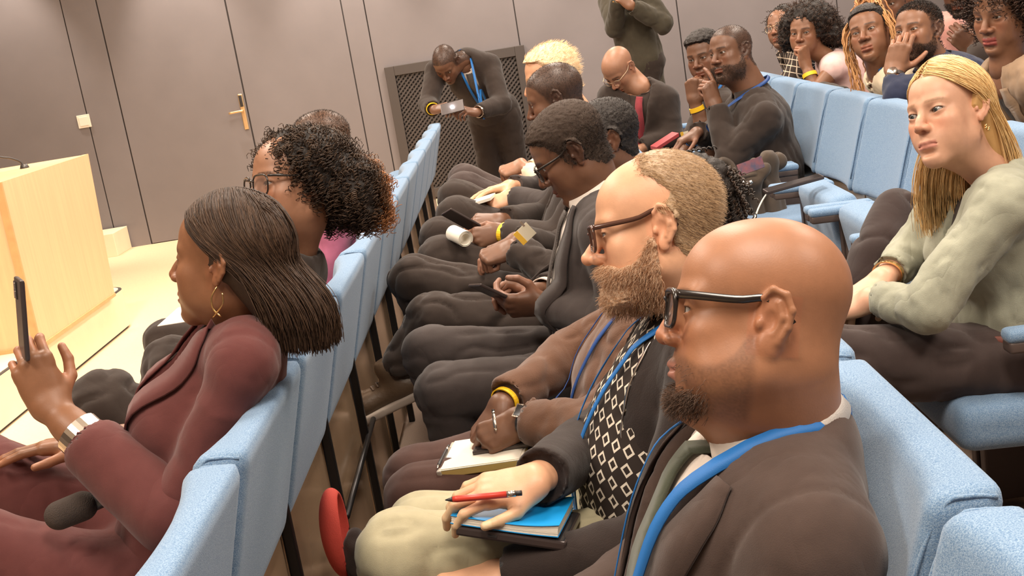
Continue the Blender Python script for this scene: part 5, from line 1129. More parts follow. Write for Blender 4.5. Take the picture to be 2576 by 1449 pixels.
# ---- man in dark brown suit, legs crossed, badge on the sleeve
def crossed_man():
    Y = 3.68; N = V3(0.30, Y, 0.93)
    p = sit('man with receding dark hair in a dark brown suit, legs crossed, badge by his sleeve', 'dark', Y, ROW2_X, 0, N, sw=0.185, pel=(0.14, Y, 0.52),
            kn=dict(L=PY(1090, 800, Y - 0.12), R=PY(1045, 705, Y + 0.10)), an=dict(L=PY(985, 955, Y - 0.10) , R=V3(-0.36, Y + 0.12, 0.12)),
            el=dict(L=(0.10, Y - 0.25, 0.66), R=(0.08, Y + 0.25, 0.68)), wr=dict(L=PY(1292, 622, Y - 0.06), R=PY(1300, 600, Y + 0.12)))
    p.head((0.262, Y, 1.072), *HO(5, -8), dict(nosew=1.2, lip=1.2, neck=0.058), h=0.003, scale=0.98); p.cap_hair(0.006, 0.02, 0.0018, 330, M_HAIR_BLACK); fuzz(p, 2500, 0.0008, (0.012, 0.009, 0.008), (0.05, 0.036, 0.03), 0.010, mask=hair_mask(0.02), name='short_hair', t=.003, curl=1.0)
    p.hand('L', PY(1240, 640, Y - 0.06) - p.J['wrL'], (-0.2, -0.4, 0.9), 'fist', h=0.003); p.hand('R', (-1, -0.3, -0.2), (0, 0.3, 1), 'relaxed', h=0.004)
    p.shirt(M_WHITE, 0.006, 0.010); p.jacket(M_SUIT_DARK, 0.022, 0.009, 1.02, 0.02, cuts=[p.vcut(-0.30, 0.05, 0.0, 0.08)], seed=31, disp=0.006, ridge=0.006); p.collar(M_WHITE, 0.067, 0.03, 0.045, 20)
    p.trousers(M_SUIT_DARK, 0.020, 0.009, disp=0.005, ridge=0.007)
    for d, di in (('L', (-0.9, -0.1, -0.25)), ('R', (-1, 0, 0))): p.shoe(d, di, M_LEATHER, M_SOLE, laces=M_LACE)
    c = PY(1320, 588, Y - 0.27); mb = MB(); e = unit(V3(-0.55, 0, 0.8)); g = unit(V3(0.8, 0, 0.55)); n = V3(0, -1, 0)
    b = p.partmb('badge', MB().obox(c, g * 0.026, e * 0.022, n * 0.001), M_BADGE, smooth=False); p.partmb('badge_stripe', MB().obox(c - g * 0.018 + n * 0.0015, g * 0.008, e * 0.022, n * 0.0006), M_BADGE_Y, b, False)
    p.partmb('badge_clip', MB().obox(c + e * 0.026 + g * 0.015, g * 0.003, e * 0.009, n * 0.002), M_SILVER, b, False)
    p.finish()
crossed_man()
def roll_man():
    Y = 4.232; N = V3(0.285, Y, 0.985)
    p = sit('man with shaved dark hair holding a phone and rolled white paper', 'dark', Y, ROW2_X, 0, N, sw=0.19, pel=(0.14, Y, 0.53), kn=dict(L=PY(1110, 650, Y - 0.1), R=PY(1110, 600, Y + 0.1)),
            el=dict(L=(0.08, Y - 0.25, 0.72), R=(0.06, Y + 0.24, 0.72)), wr=dict(L=PY(1265, 585, Y - 0.1), R=PY(1262, 555, Y + 0.05)))
    p.head((0.148, Y, 1.180), *HO(-8, -12), dict(nosew=1.2, lip=1.2, neck=0.062), dict(stubble=(0.85, 0.0)), h=0.0032, scale=1.0); fuzz(p, 7000, 0.00036, (0.02, 0.014, 0.012), (0.08, 0.06, 0.05), 0.0035, mask=hair_mask(0.005), name='shaved_hair', curl=.8)
    p.hand('L', PY(1175, 605, Y - 0.12) - p.J['wrL'], (0.1, -0.9, 0.3), 'curl', h=0.003); p.hand('R', PY(1180, 555, Y + 0.02) - p.J['wrR'], (0.0, -0.5, 0.8), 'phone', h=0.003)
    p.shirt(M_WHITE, 0.006, 0.011); p.jacket(M_SUIT_DARK, 0.022, 0.011, 1.02, 0.02, cuts=[p.vcut(-0.36, 0.05, 0.0, 0.085)], seed=41); p.collar(M_WHITE, 0.072, 0.042, 0.045, 20); bracelet(p, 'wristband', 'L', M_YELLOW, 0.012, (0.040, 0.034), 0.018, 0.003)
    p.trousers(M_SUIT_DARK, 0.018, 0.012); p.finish(); return p
PR = roll_man()
def white_haired_man():
    Y = 4.785; N = V3(0.285, Y, 0.99)
    p = sit('fair man with pale golden swept hair, writing on a pad behind the shaved man', 'fair', Y, ROW2_X, 0, N, sw=0.19, pel=(0.14, Y, 0.53), kn=dict(L=PY(1150, 545, Y - 0.1), R=PY(1150, 500, Y + 0.1)),
            el=dict(L=(0.08, Y - 0.24, 0.74), R=(0.05, Y + 0.24, 0.74)), wr=dict(L=PY(1290, 495, Y - 0.05), R=PY(1285, 465, Y + 0.1)))
    p.head((0.162, Y, 1.222), *HO(-4, -8), dict(neck=0.056), h=0.0034, scale=1.02, hairc=(0.6, 0.4, 0.2)); p.cap_hair(0.012, 0.042, 0.002, 200, M_HAIR_WHITE)
    fuzz(p, 2200, 0.0006, (0.85, 0.55, 0.28), (0.95, 0.78, 0.52), 0.020, mask=hair_mask(0.040), lean=(-0.9, 0, 0.15), name='wispy_hair', t=0.010, curl=0.4)
    p.hand('L', PY(1230, 512, Y - 0.06) - p.J['wrL'], (-0.1, -0.6, 0.8), 'pen', h=0.003); p.hand('R', PY(1195, 487, Y + 0.02) - p.J['wrR'], (-0.1, 0.0, 1), 'flat', h=0.003)
    p.shirt(M_CREAM, 0.006, 0.011); p.jacket(M_SUIT_GREY, 0.020, 0.011, 1.0, 0.01, cuts=[p.vcut(-0.40, 0.05, 0.04, 0.085)], seed=51); p.collar(M_WHITE, 0.066, 0.03, 0.045, 20); p.lanyard('shirt', M_BLUEDARK, 0.34, 0.07, 0.012)
    p.trousers(M_SUIT_DARK, 0.018, 0.012); p.finish(); return p
PW = white_haired_man()
def cream_shirt_person():
    Y = 5.338; N = V3(0.26, Y, 0.965)
    p = sit('person in a cream shirt mostly hidden behind the golden-haired man, one fist showing', 'tan', Y, ROW2_X, 0, N, sw=0.18, pel=(0.14, Y, 0.52), kn=dict(L=PY(1170, 475, Y - 0.1), R=PY(1170, 455, Y + 0.1)),
            el=dict(L=(0.06, Y - 0.22, 0.76), R=(0.05, Y + 0.22, 0.76)), wr=dict(L=PY(1315, 412, Y - 0.1), R=PY(1330, 420, Y + 0.1)))
    p.head((0.19, Y, 1.17), *HO(0, -8), dict(neck=0.054), h=0.005); p.cap_hair(0.006, 0, 0.002, 300, M_HAIR_BLACK)
    p.hand('L', PY(1265, 432, Y - 0.1) - p.J['wrL'], (-0.1, -0.5, 0.9), 'fist', h=0.0035); p.hand('R', (-1, 0, -.3), (0, 0, 1), 'relaxed', h=0.005)
    p.jacket(M_CREAM, 0.014, 0.012, name='shirt', seed=61, cuff=.05); p.trousers(M_JEANS, 0.014, 0.013); p.finish()
cream_shirt_person()
# ---- front row: woman in burgundy holding up a phone
def burgundy_woman():
    Y = 2.13; N = V3(-0.555, Y + 0.01, 1.000)
    p = sit('woman with a dark straight bob in a burgundy suit holding up a phone', (0.235, 0.105, 0.052), Y, ROW1_X, 0, N, sw=0.165, pel=(-0.80, Y + 0.02, 0.545),
            kn=dict(L=PY(-70, 1390, Y - 0.12), R=PY(-60, 1190, Y + 0.12)), an=dict(L=V3(-1.20, Y - 0.12, 0.1), R=V3(-1.22, Y + .1, 0.1)),
            sh=dict(L=PY(610, 925, Y - 0.15), R=V3(-0.60, Y + 0.175, 0.955)),
            el=dict(L=PY(430, 1300, Y - 0.19), R=V3(-0.70, Y + 0.24, 0.72)), wr=dict(L=PY(132, 1030, Y - 0.06), R=PY(235, 1105, Y + 0.10)))
    p.slim = 0.76
    p.head((-0.552, Y, 1.130), *HO(-13, 10, 5), dict(fem=1, w=0.98, jaw=0.88, nosew=1.15, lip=1.25, neck=0.047, cheek=1.1, brow=0.7, ear=0.95), dict(lipc=(0.22, 0.06, 0.045), lash=0.8), h=0.0022, scale=1.0)
    long_hair(p, 0.15, 3800, (0.030, 0.016, 0.010), (0.090, 0.050, 0.029), vol=(0.108, 0.088, 0.096), front=72, flare=0.014, back=0.055, r=0.0011, basec=('dark_brown', (0.040, 0.023, 0.015)), tuck=0.02)
    p.hand('L', PY(48, 850, Y - 0.04) - p.J['wrL'], (0.35, -0.92, 0.10), dict(index=(34, 48, 26, 2), middle=(40, 54, 30, 0), ring=(46, 58, 32, -3), pinky=(52, 60, 34, -6), thumb=[(0.62, 0.66, -0.42), (0.95, 0.25, -0.22), (0.99, -0.05, -0.10)]), h=0.0022, arm_len=0.24, size=0.98)
    p.hand('R', PY(60, 1130, Y + 0.08) - p.J['wrR'], (0, 0.1, 1), 'flat', h=0.0026, arm_len=0.12, size=0.95)
    p.jacket(M_BURGUNDY, 0.016, 0.0075, 0.92, 0.0, cuff=0.125, arms='L', cuts=[p.vcut(-0.42, 0.05, 0.01, 0.06, u0=-0.01)], neckr=0.068, seed=71, bust=0.012, disp=0.004, ridge=0.003)
    lo, hi = p.bounds(['shR', 'elR', 'wrR'], 0.1); v = Vol(lo, hi, 0.008); p.arm(v, 'R', 0.014, 0.92, cuff=0.07); p.skin_vol(v, M_BURGUNDY, 'sleeve', 0.003, folds=[(p.J['elR'], p.J['elR'] - p.J['shR'], .1, .04)])
    lo, hi = p.bounds(['elL', 'wrL'], 0.12); W, E = p.J['wrL'], p.J['elL']; ax = unit(E - W); v = Vol(lo, hi, 0.006); v.cone(W + ax * 0.125, E, 0.058, 0.066, 0); v.cone(W, W + ax * 0.16, 0.046, 0.046, 0.0, 's'); p.skin_vol(v, M_BURGUNDY, 'turned_cuff', 0.003)
    p.shirt(M_BURGUNDY, 0.004, 0.012, bulk=0.9, neckr=0.056, name='camisole')
    for sg in (-1, 1): p.band('lapel', 'jacket', [(sg * 0.075, 0.01), (sg * 0.085, -0.06), (sg * 0.075, -0.18), (sg * 0.03, -0.38)], [0.035, 0.055, 0.06, 0.02], M_BURGUNDY, 0.004, 0.003)
    p.collar(M_BURGUNDY, 0.070, 0.026, 0.042, 50, center=N + V3(0.0, 0, 0.0), axis=(-0.1, 0, 1))
    mb = MB(); t = np.linspace(0, 2 * math.pi, 30); c = N + V3(-0.01, 0, 0.03); mb.tube(np.c_[c[0] + 0.056 * np.cos(t), c[1] + 0.053 * np.sin(t), c[2] + 0.018 * np.cos(t)], 0.0035, 6, False); p.partmb('necklace', mb, M_GOLD)
    mb = MB(); e0 = V3(-0.010, 0.0805, -0.036); mb.tube(p.hw(spline([e0, e0 + V3(0.008, 0.006, -0.02), e0 + V3(0.004, 0.006, -0.04), e0 + V3(-0.010, 0.006, -0.052)], 14)), 0.0016, 6); mb.tube(p.hw(spline([e0 + V3(-0.012, 0.004, -0.010), e0 + V3(-0.013, 0.006, -0.03), e0 + V3(0.004, 0.008, -0.054)], 12)), 0.0016, 6); p.partmb('earring', mb, M_GOLD)
    bracelet(p, 'cuff_bracelet', 'L', M_SILVER, 0.085, (0.040, 0.036), 0.034, 0.0025, (0.4, -0.9, 0)); bracelet(p, 'watch', 'R', M_GOLD, 0.02, (0.031, 0.025), 0.018, 0.004)
    p.trousers(M_BURGUNDY, 0.018, 0.009, ridge=0.002); p.finish(); return p
PBW = burgundy_woman()
def curly_woman():
    Y = 2.66; N = V3(-0.555, Y + 0.02, 1.02)
    p = sit('woman with big curly hair and square glasses in a dark jacket', 'tan', Y, ROW1_X, 0, N, sw=0.165, pel=(-0.80, Y, 0.545), kn=dict(L=PY(235, 1030, Y - 0.05) + V3(.03, 0, 0), R=PY(440, 930, Y + 0.2)), an=dict(L=V3(-1.1, Y - .05, 0.1), R=V3(-1.1, Y + 0.2, .1)),
            el=dict(L=V3(-0.73, Y - 0.19, 0.76), R=V3(-0.73, Y + 0.22, 0.76)), wr=dict(L=V3(-0.92, Y - 0.02, 0.70), R=V3(-0.85, Y + 0.12, 0.70)))
    p.slim = 0.86
    p.head((-0.510, Y, 1.190), *HO(36, 12, 6), dict(fem=1, w=0.98, jaw=0.88, nosew=1.0, lip=1.1, neck=0.046, brow=0.7), h=0.0026, scale=1.0)
    curly_hair(p, [(V3(-0.030, 0, 0.032), (0.112, 0.100, 0.098)), (V3(-0.105, 0.02, -0.025), (0.09, 0.112, 0.095)), (V3(-0.115, 0.03, -0.10), (0.078, 0.10, 0.068))], n=1700, rad=0.0058, turns=4, length=0.045, r=0.0016, c1=(0.022, 0.013, 0.009), c2=(0.085, 0.05, 0.03), tip=(0.42, 0.17, 0.06), tipf=lambda q: float(smooth01(-q[0], 0.12, 0.18)), seed=9, noise=0.006, faceclip=lambda X, Y, Z: X - xf_hair(Z, 0.0) + 0.002 + 0.025 * smooth01(-Z, -0.05, 0.03) + 0 * Y)
    p.glasses(M_FRAME_BLACK, M_LENS, w=0.0275, hh=0.023, x0=0.107, rim=0.0020, temple=0.005)
    p.hand('L', (-1, 0.3, -0.2), (0, -.2, 1), 'relaxed', h=0.004); p.hand('R', (-1, -.3, -.2), (0, .2, 1), 'relaxed', h=0.004)
    p.jacket(M_SUIT_DARK, 0.016, 0.010, 0.88, seed=81, neckr=0.06); p.collar(M_WHITE, 0.056, 0.02, 0.03, 30); p.trousers(M_SUIT_DARK, 0.020, 0.011, disp=.006, ridge=.006); p.finish()
curly_woman()
def cropped_person():
    Y = 4.2; N = V3(-0.66, Y + 0.02, 0.975)
    p = sit('person with close-cropped hair and a magenta top beyond the curly-haired woman', 'brown', Y, ROW1_X, 0, N, sw=0.18, pel=(-0.80, Y, 0.53), kn=dict(L=PY(420, 860, Y - 0.1), R=PY(520, 820, Y + 0.1)))
    p.head((-0.692, Y, 1.150), *HO(-2, 0), dict(neck=0.054), dict(stubble=(0.8, 0.0)), h=0.0035, scale=1.02); fuzz(p, 5000, 0.0005, (0.03, 0.022, 0.018), (0.10, 0.075, 0.06), 0.006, mask=hair_mask(0.0), name='cropped_hair', curl=.8)
    p.hand('L', (-1, .3, -.2), (0, -.2, 1), 'relaxed', h=.005); p.hand('R', (-1, -.3, -.2), (0, .2, 1), 'relaxed', h=.005)
    p.jacket(M_MAGENTA, 0.018, 0.012, name='top', seed=91, neckr=0.06); p.trousers(M_SUIT_DARK, 0.016, 0.013); p.finish()
cropped_person()
# ---- third row: blonde woman in a sage linen shirt
def blonde_woman():
    Y = 2.62; N = V3(1.03, Y, 0.955)
    p = sit('blonde long-haired woman in a sage linen shirt with hands in her lap', 'light', Y, ROW3_X, F3, N, sw=0.165, pel=(1.05, Y, 0.575),
            kn=dict(L=PY(2085, 905, Y - 0.10), R=PY(2110, 830, Y + 0.10)), an=dict(L=V3(0.62, Y - .1, .16), R=V3(.64, Y + .1, .16)),
            sh=dict(L=PY(2525, 520, Y - 0.16), R=V3(1.00, Y + 0.16, 0.93)), el=dict(L=PY(2330, 775, Y - 0.19), R=PY(2290, 640, Y + 0.2)), wr=dict(L=PY(2195, 748, Y - 0.02), R=PY(2225, 695, Y + 0.08)))
    p.slim = 0.86
    p.head((0.936, Y, 1.119), *HO(32, 11, 14), dict(fem=1, w=0.93, jaw=0.92, nosew=0.85, lip=0.72, neck=0.046, brow=0.8, open=0.85, ear=0.95, smile=-0.001), dict(browc=(0.30, 0.16, 0.08), browa=0.9, browt=0.9, lash=.75, lipc=(0.50, 0.20, 0.15)), h=0.0021, scale=0.965, hairc=(0.6, 0.36, 0.14), iris=(0.05, 0.06, 0.06), gaze=(1, -0.15, -0.1))
    long_hair(p, 0.26, 3400, (0.55, 0.31, 0.11), (0.93, 0.68, 0.34), vol=(0.106, 0.088, 0.099), front=70, flare=0.03, back=0.04, r=0.0011, seed=4, fwd_side=-1, basec=('blonde', (0.50, 0.29, 0.11)), tuck=0.03)
    p.hand('L', PY(2130, 770, Y + 0.02) - p.J['wrL'], (-.2, -.4, 1), 'relaxed', h=.0028, size=.95); p.hand('R', PY(2150, 745, Y + 0.05) - p.J['wrR'], (-.3, -.2, 1), 'relaxed', h=.0028, size=.95)
    p.jacket(M_SAGE, 0.020, 0.0085, 0.95, name='linen_shirt', bust=0.012, seed=101, disp=0.006, neckr=0.060, ridge=0.007, cuts=[p.vcut(-0.16, 0.05, 0.0, 0.045)], cuff=0.03); p.collar(M_SAGE, 0.062, 0.022, 0.045, 34, axis=(-.3, 0, 1)); p.shirt(M_BLACKSHIRT, 0.004, 0.012, bulk=.92, name='inner_top')
    bracelet(p, 'bracelet', 'R', M_GOLD, 0.02, (0.034, 0.028), 0.010, 0.003)
    mb = MB()
    for q in ((0, 0, 0), (0.004, 0.002, -0.006), (-0.005, 0.002, -0.006), (0, 0.004, -0.011)): mb.tube(p.hw(np.array([V3(-0.008, 0.081, -0.047) + q, V3(-0.008, 0.081, -0.052) + q])), 0.0035 * np.array([1, 1]), 8)
    p.partmb('earring', mb, M_GOLD)
    p.trousers(M_JEANS, 0.014, 0.009, ridge=0.004); P, N_, a, l, f = p.axes(); p.shoe('L', (-1, 0, 0), M_SHOE_DARK, M_SOLE)
    # belt with studs
    mb = MB(); t = np.linspace(0, 2 * math.pi, 40); ring = np.array([P + a * 0.06 + f * 0.150 * math.cos(q) + l * 0.188 * math.sin(q) for q in t]); nor = np.array([unit(f * math.cos(q) / .150 + l * math.sin(q) / .188) for q in t]); mb.add(*ribbon(ring, nor, 0.032, 0.004)); b = p.partmb('belt', mb, mat('red_brown_belt', (0.16, 0.045, 0.03), 0.5)); 
    p.finish(); return p
PBL = blonde_woman()
def black_shirt_man():
    Y = 5.45; N = PY(1893, 232, Y)
    p = sit('broad man in a black shirt with blue lanyard, hand raised to his mouth', 'dark', Y, ROW3_X, F3, N, sw=0.20, pel=(1.12, Y, 0.60), sh=dict(L=PY(1925, 300, Y - 0.19)),
            el=dict(L=PY(1835, 402, Y - 0.18), R=V3(0.90, Y + 0.25, 0.78)), wr=dict(L=PY(1800, 268, Y - 0.06), R=PY(1755, 330, Y + .1)))
    p.head((0.998, Y, 1.169), *HO(34, 4, 7), dict(w=1.03, jaw=1.08, nosew=1.25, lip=1.2, neck=0.070, fat=0.006), dict(beardshadow=0.75, beardc=(0.02, 0.013, 0.01), stubble=(0.75, 0.012)), h=0.003, scale=1.02); fuzz(p, 5000, 0.0004, (0.02, 0.014, 0.012), (0.09, 0.07, 0.06), 0.0035, mask=hair_mask(0.014), name='shaved_hair', curl=.8); fuzz(p, 2600, .0005, (.012, .009, .007), (.06, .04, .03), .005, mask=beard_mask, name='beard', lean=(.2, 0, -.5), curl=.8)
    p.hand('L', PY(1778, 190, Y - 0.04) - p.J['wrL'], (0.45, -0.85, 0.0), 'point', h=0.003, size=1.05); p.hand('R', (-.9, -.2, -.3), (0, 0, 1), 'relaxed', h=.005)
    p.jacket(M_BLACKSHIRT, 0.018, 0.011, 1.12, 0.02, name='black_shirt', seed=111, disp=.006, ridge=.006, neckr=.072, cuff=0.0); p.collar(M_BLACKSHIRT, 0.076, 0.03, 0.045, 25); p.lanyard('black_shirt', M_BLUEDARK, 0.40, 0.085, 0.016, off=0.014, ring=.095); p.trousers(M_SUIT_DARK, .016, .013); p.finish()
black_shirt_man()
def wristband_woman():
    Y = 5.97; N = PY(1800, 240, Y)
    p = sit('woman with pulled-back braided hair, yellow wristband and badge beside the black-shirted man', 'dark', Y, ROW3_X, F3, N, sw=0.165, pel=(1.12, Y, 0.60), el=dict(L=PY(1800, 400, Y - 0.1), R=V3(0.92, Y + 0.2, 0.8)), wr=dict(L=PY(1745, 252, Y - 0.10), R=PY(1720, 380, Y + 0.05)))
    p.head((0.962, Y, 1.142), *HO(54, -2, 6), dict(fem=1, nosew=1.2, lip=1.2, neck=.048, jaw=.9), h=.0034, scale=1.0); p.cap_hair(0.006, 0.010, .003, 220, M_HAIR_BLACK, crown=.012, taper=.035)
    p.hand('L', PY(1768, 188, Y - 0.12) - p.J['wrL'], (-0.6, -0.8, 0.0), 'fist', h=.003); p.hand('R', (-1, -.2, -.3), (0, 0, 1), 'relaxed', h=.005); p.pieces.append(hand_mesh(p.J['wrL'], (0, 0, 1), (-.6, -.8, 0), p.J['elL'], 'fist', 'L', 0.98, .005, p.skin, arm_r=.036))
    p.jacket(M_BLACKSHIRT, 0.014, .012, .95, name='black_top', seed=121, arms='R', neckr=.06); lo, hi = p.bounds(['shL', 'elL'], .1); v = Vol(lo, hi, .01); v.cone(p.J['shL'], p.J['elL'] * .6 + p.J['shL'] * .4, .062, .056); p.skin_vol(v, M_BLACKSHIRT, 'sleeve', .002)
    o, q, nn = p.lanyard('black_top', M_BLUE, 0.36, .07, .014); c = PY(1731, 343, Y - .2); mb = MB().obox(c, (0.032, 0, 0.004), (0, .001, 0), (-.004, 0, 0.026)); b = p.partmb('badge', mb, M_BADGE, o, False); p.partmb('badge_stripe', MB().obox(c + V3(-.026, -.0015, 0), (0.007, 0, .001), (0, .0006, 0), (-.003, 0, .026)), M_BADGE_Y, b, False)
    bracelet(p, 'wristband', 'L', M_YELLOW, .045, (.036, .032), .022, .004); p.trousers(M_SUIT_DARK, .014, .013); p.finish()
wristband_woman()
def red_tie_man():
    Y = 6.5; N = PY(1606, 228, Y) + V3(0.02, 0, 0.01)
    p = sit('bald man with round glasses looking down, dark suit and red tie', 'tan', Y, ROW3_X, F3, N, sw=.20, pel=PY(1628, 395, Y + .05), fwd=(-.6, -.8, 0), sh=dict(L=PY(1672, 252, Y - .03), R=PY(1538, 246, Y + .05)), kn=dict(L=V3(.45, Y - .3, .55), R=V3(.40, Y - .05, .55)), el=dict(L=PY(1690, 345, Y - .1), R=PY(1530, 330, Y + .1)), wr=dict(L=PY(1610, 375, Y - .15), R=PY(1600, 350, Y)))
    p.head((0.585, Y, 1.122), *HO(45, -40), dict(neck=.056, nosew=1.1), h=.0036, scale=.98); p.glasses(M_FRAME_GOLD, M_LENS, w=.022, hh=.017, sq=2.2, rim=.0014, temple=.003)
    p.hand('L', (-.9, -.3, -.2), (0, -.2, 1), 'relaxed', h=.005); p.hand('R', (-.9, .1, -.2), (0, 0, 1), 'relaxed', h=.005)
    p.shirt(M_BLACKSHIRT, .006, .013); p.jacket(M_SUIT_DARK, .022, .012, 1.05, cuts=[p.vcut(-.30, .05, 0, .07)], seed=131, neckr=.068); p.band('tie', 'shirt', [(0, -.03), (0, -.12), (0, -.32)], [.035, .045, .06], M_TIE_RED, .005, .008); p.trousers(M_SUIT_DARK, .016, .014); p.finish()
red_tie_man()
# ---- fourth row
def plaid_man():
    Y = 7.2; N = PY(1985, 125, Y)
    p = sit('man with round glasses in a dark plaid shirt and blue lanyard', 'brown', Y, ROW4_X, F4, N, sw=.18, pel=(1.95, Y, .74), tuck=True, thigh=0.38, el=dict(L=PY(1975, 215, Y - .18))); p.head((1.634, Y, 1.163), *HO(48, 10, 8), dict(nosew=1.15, lip=1.1, jaw=.92, neck=.05), dict(beardshadow=.5, beardc=(.03, .018, .013)), h=.0036); curly_hair(p, [(V3(-.03, 0, .05), (.10, .09, .085)), (V3(-.08, 0, -.02), (.06, .08, .09))], n=300, rad=.004, length=.06, r=.0028, turns=3, npt=16, h=.008, seed=15)
    p.glasses(M_FRAME_GOLD, M_LENS, w=.024, hh=.021, sq=2.1, rim=.0016, temple=.003); p.hand('L', (-1, 0, -.3), (0, 0, 1), 'relaxed', h=.006); p.hand('R', (-1, 0, -.3), (0, 0, 1), 'relaxed', h=.006)
    p.jacket(M_PLAID, .016, .013, name='plaid_shirt', seed=141, neckr=.06); p.collar(M_PLAID, .062, .03, .04, 25); p.lanyard('plaid_shirt', M_BLUE, .28, .06, .014, off=.010); p.trousers(M_JEANS, .014, .016); p.finish()
plaid_man()
def afro_woman():
    Y = 6.3; N = PY(2082, 150, Y)
    p = sit('woman with a large afro in a pale pink sleeveless top, fist at her mouth', 'brown', Y, ROW4_X, F4, N, sw=.165, pel=(1.88, Y, .74), tuck=True, thigh=0.38, sh=dict(L=PY(2098, 175, Y - .15)), el=dict(L=PY(2052, 228, Y - .16), R=V3(1.68, Y + .2, .87)), wr=dict(L=PY(2028, 165, Y - .10), R=V3(1.56, Y + .02, .86)))
    p.head((1.549, Y, 1.158), *HO(55, 5), dict(fem=1, nosew=1.05, lip=1.2, neck=.044, jaw=.88), h=.0034, gaze=(1, .25, 0)); curly_hair(p, [(V3(-.05, 0, .05), (.135, .145, .11)), (V3(-.08, .06, -.03), (.10, .12, .11)), (V3(-.06, -.07, -.01), (.09, .10, .10))], n=1500, rad=.004, length=.03, r=.0016, turns=2.5, npt=12, h=.008, seed=17, noise=.012, c1=(.03, .017, .012), c2=(.10, .055, .035), grav=.1)
    p.pieces.append(hand_mesh(p.J['wrL'], PY(2022, 118, Y - .10) - p.J['wrL'], (.5, -.8, .2), p.J['elL'], 'fist', 'L', .95, .0032, p.skin, arm_r=.036)); lo, hi = p.bounds(['shL', 'elL'], .1); v = Vol(lo, hi, .007); v.cone(p.J['shL'], p.J['elL'], .046, .037); V, F = v.mesh(); p.pieces.append((V, F, np.tile(p.skin, (len(V), 1)))); p.hand('R', (-1, -.2, -.2), (0, 0, 1), 'relaxed', h=.006)
    p.jacket(M_PINK, .012, .011, .92, arms='', name='sleeveless_top', seed=151, bust=.012, neckr=.056); bracelet(p, 'wristband', 'L', M_YELLOW, .055, (.034, .031), .020, .004); p.band('scarf_edge', 'sleeveless_top', [(.07, .0), (.06, -.1), (0.0, -.22)], .03, M_PINK, .006, .004); p.trousers(M_JEANS, .014, .016); p.finish()
afro_woman()
def braids_woman():
    Y = 5.0; N = PY(2215, 185, Y)
    p = sit('woman with long copper braids in a white top and lanyard', 'brown', Y, ROW4_X, F4, N, sw=.165, pel=(1.85, Y, .74), tuck=True, thigh=0.38, el=dict(L=PY(2250, 320, Y - .17), R=V3(1.62, Y + .2, .85)))
    p.head((1.492, Y, 1.178), *HO(54, 13, 12), dict(fem=1, nosew=1.2, lip=1.25, neck=.047, jaw=.9), h=.003); p.cap_hair(.005, .012, .002, 260, M_HAIR_BLACK, crown=.004, taper=.03)
    rg = np.random.RandomState(3); curves = []; cols = []; C1, C2 = np.array((.30, .125, .045)), np.array((.62, .33, .13))
    for i in range(64):
        sg = 1 if i % 2 else -1; st = V3(rg.uniform(-.06, .03), sg * rg.uniform(.02, .06), .105 + rg.uniform(-.01, .01)); top = V3(rg.uniform(-.08, -.02), sg * rg.uniform(.0, .05), .15 + rg.uniform(-.02, .02)); side = V3(rg.uniform(-.04, .06), sg * rg.uniform(.085, .105), rg.uniform(-.02, .03))
        if i < 40: end = V3(rg.uniform(.02, .10), sg * rg.uniform(.05, .12), -.24 - .10 * rg.rand())
        else: side = V3(-.10, sg * rg.uniform(.02, .08), 0.02); end = V3(-.10 + rg.uniform(-.02, .02), sg * rg.uniform(.03, .09), -.24)
        P = spline([st, top, side, (side + end) / 2 + rg.uniform(-.012, .012, 3), end], 44); P += .0025 * np.c_[np.sin(np.arange(44) * 1.7), np.cos(np.arange(44) * 1.7), np.zeros(44)]; curves.append(p.hw(P)); k = rg.rand(); cols.append(C1 * (1 - k) + C2 * k)
    strand_obj(p, 'braids', curves, .0042, cols, sides=5)
    p.hand('L', (-1, .2, -.2), (0, 0, 1), 'relaxed', h=.005); p.hand('R', (-1, -.2, -.2), (0, 0, 1), 'relaxed', h=.005); p.jacket(M_CREAM, .014, .011, .92, name='white_top', seed=161, bust=.012, neckr=.062); p.lanyard('white_top', M_BLUE, .34, .06, .012); p.trousers(M_JEANS, .014, .016); p.finish()
braids_woman()
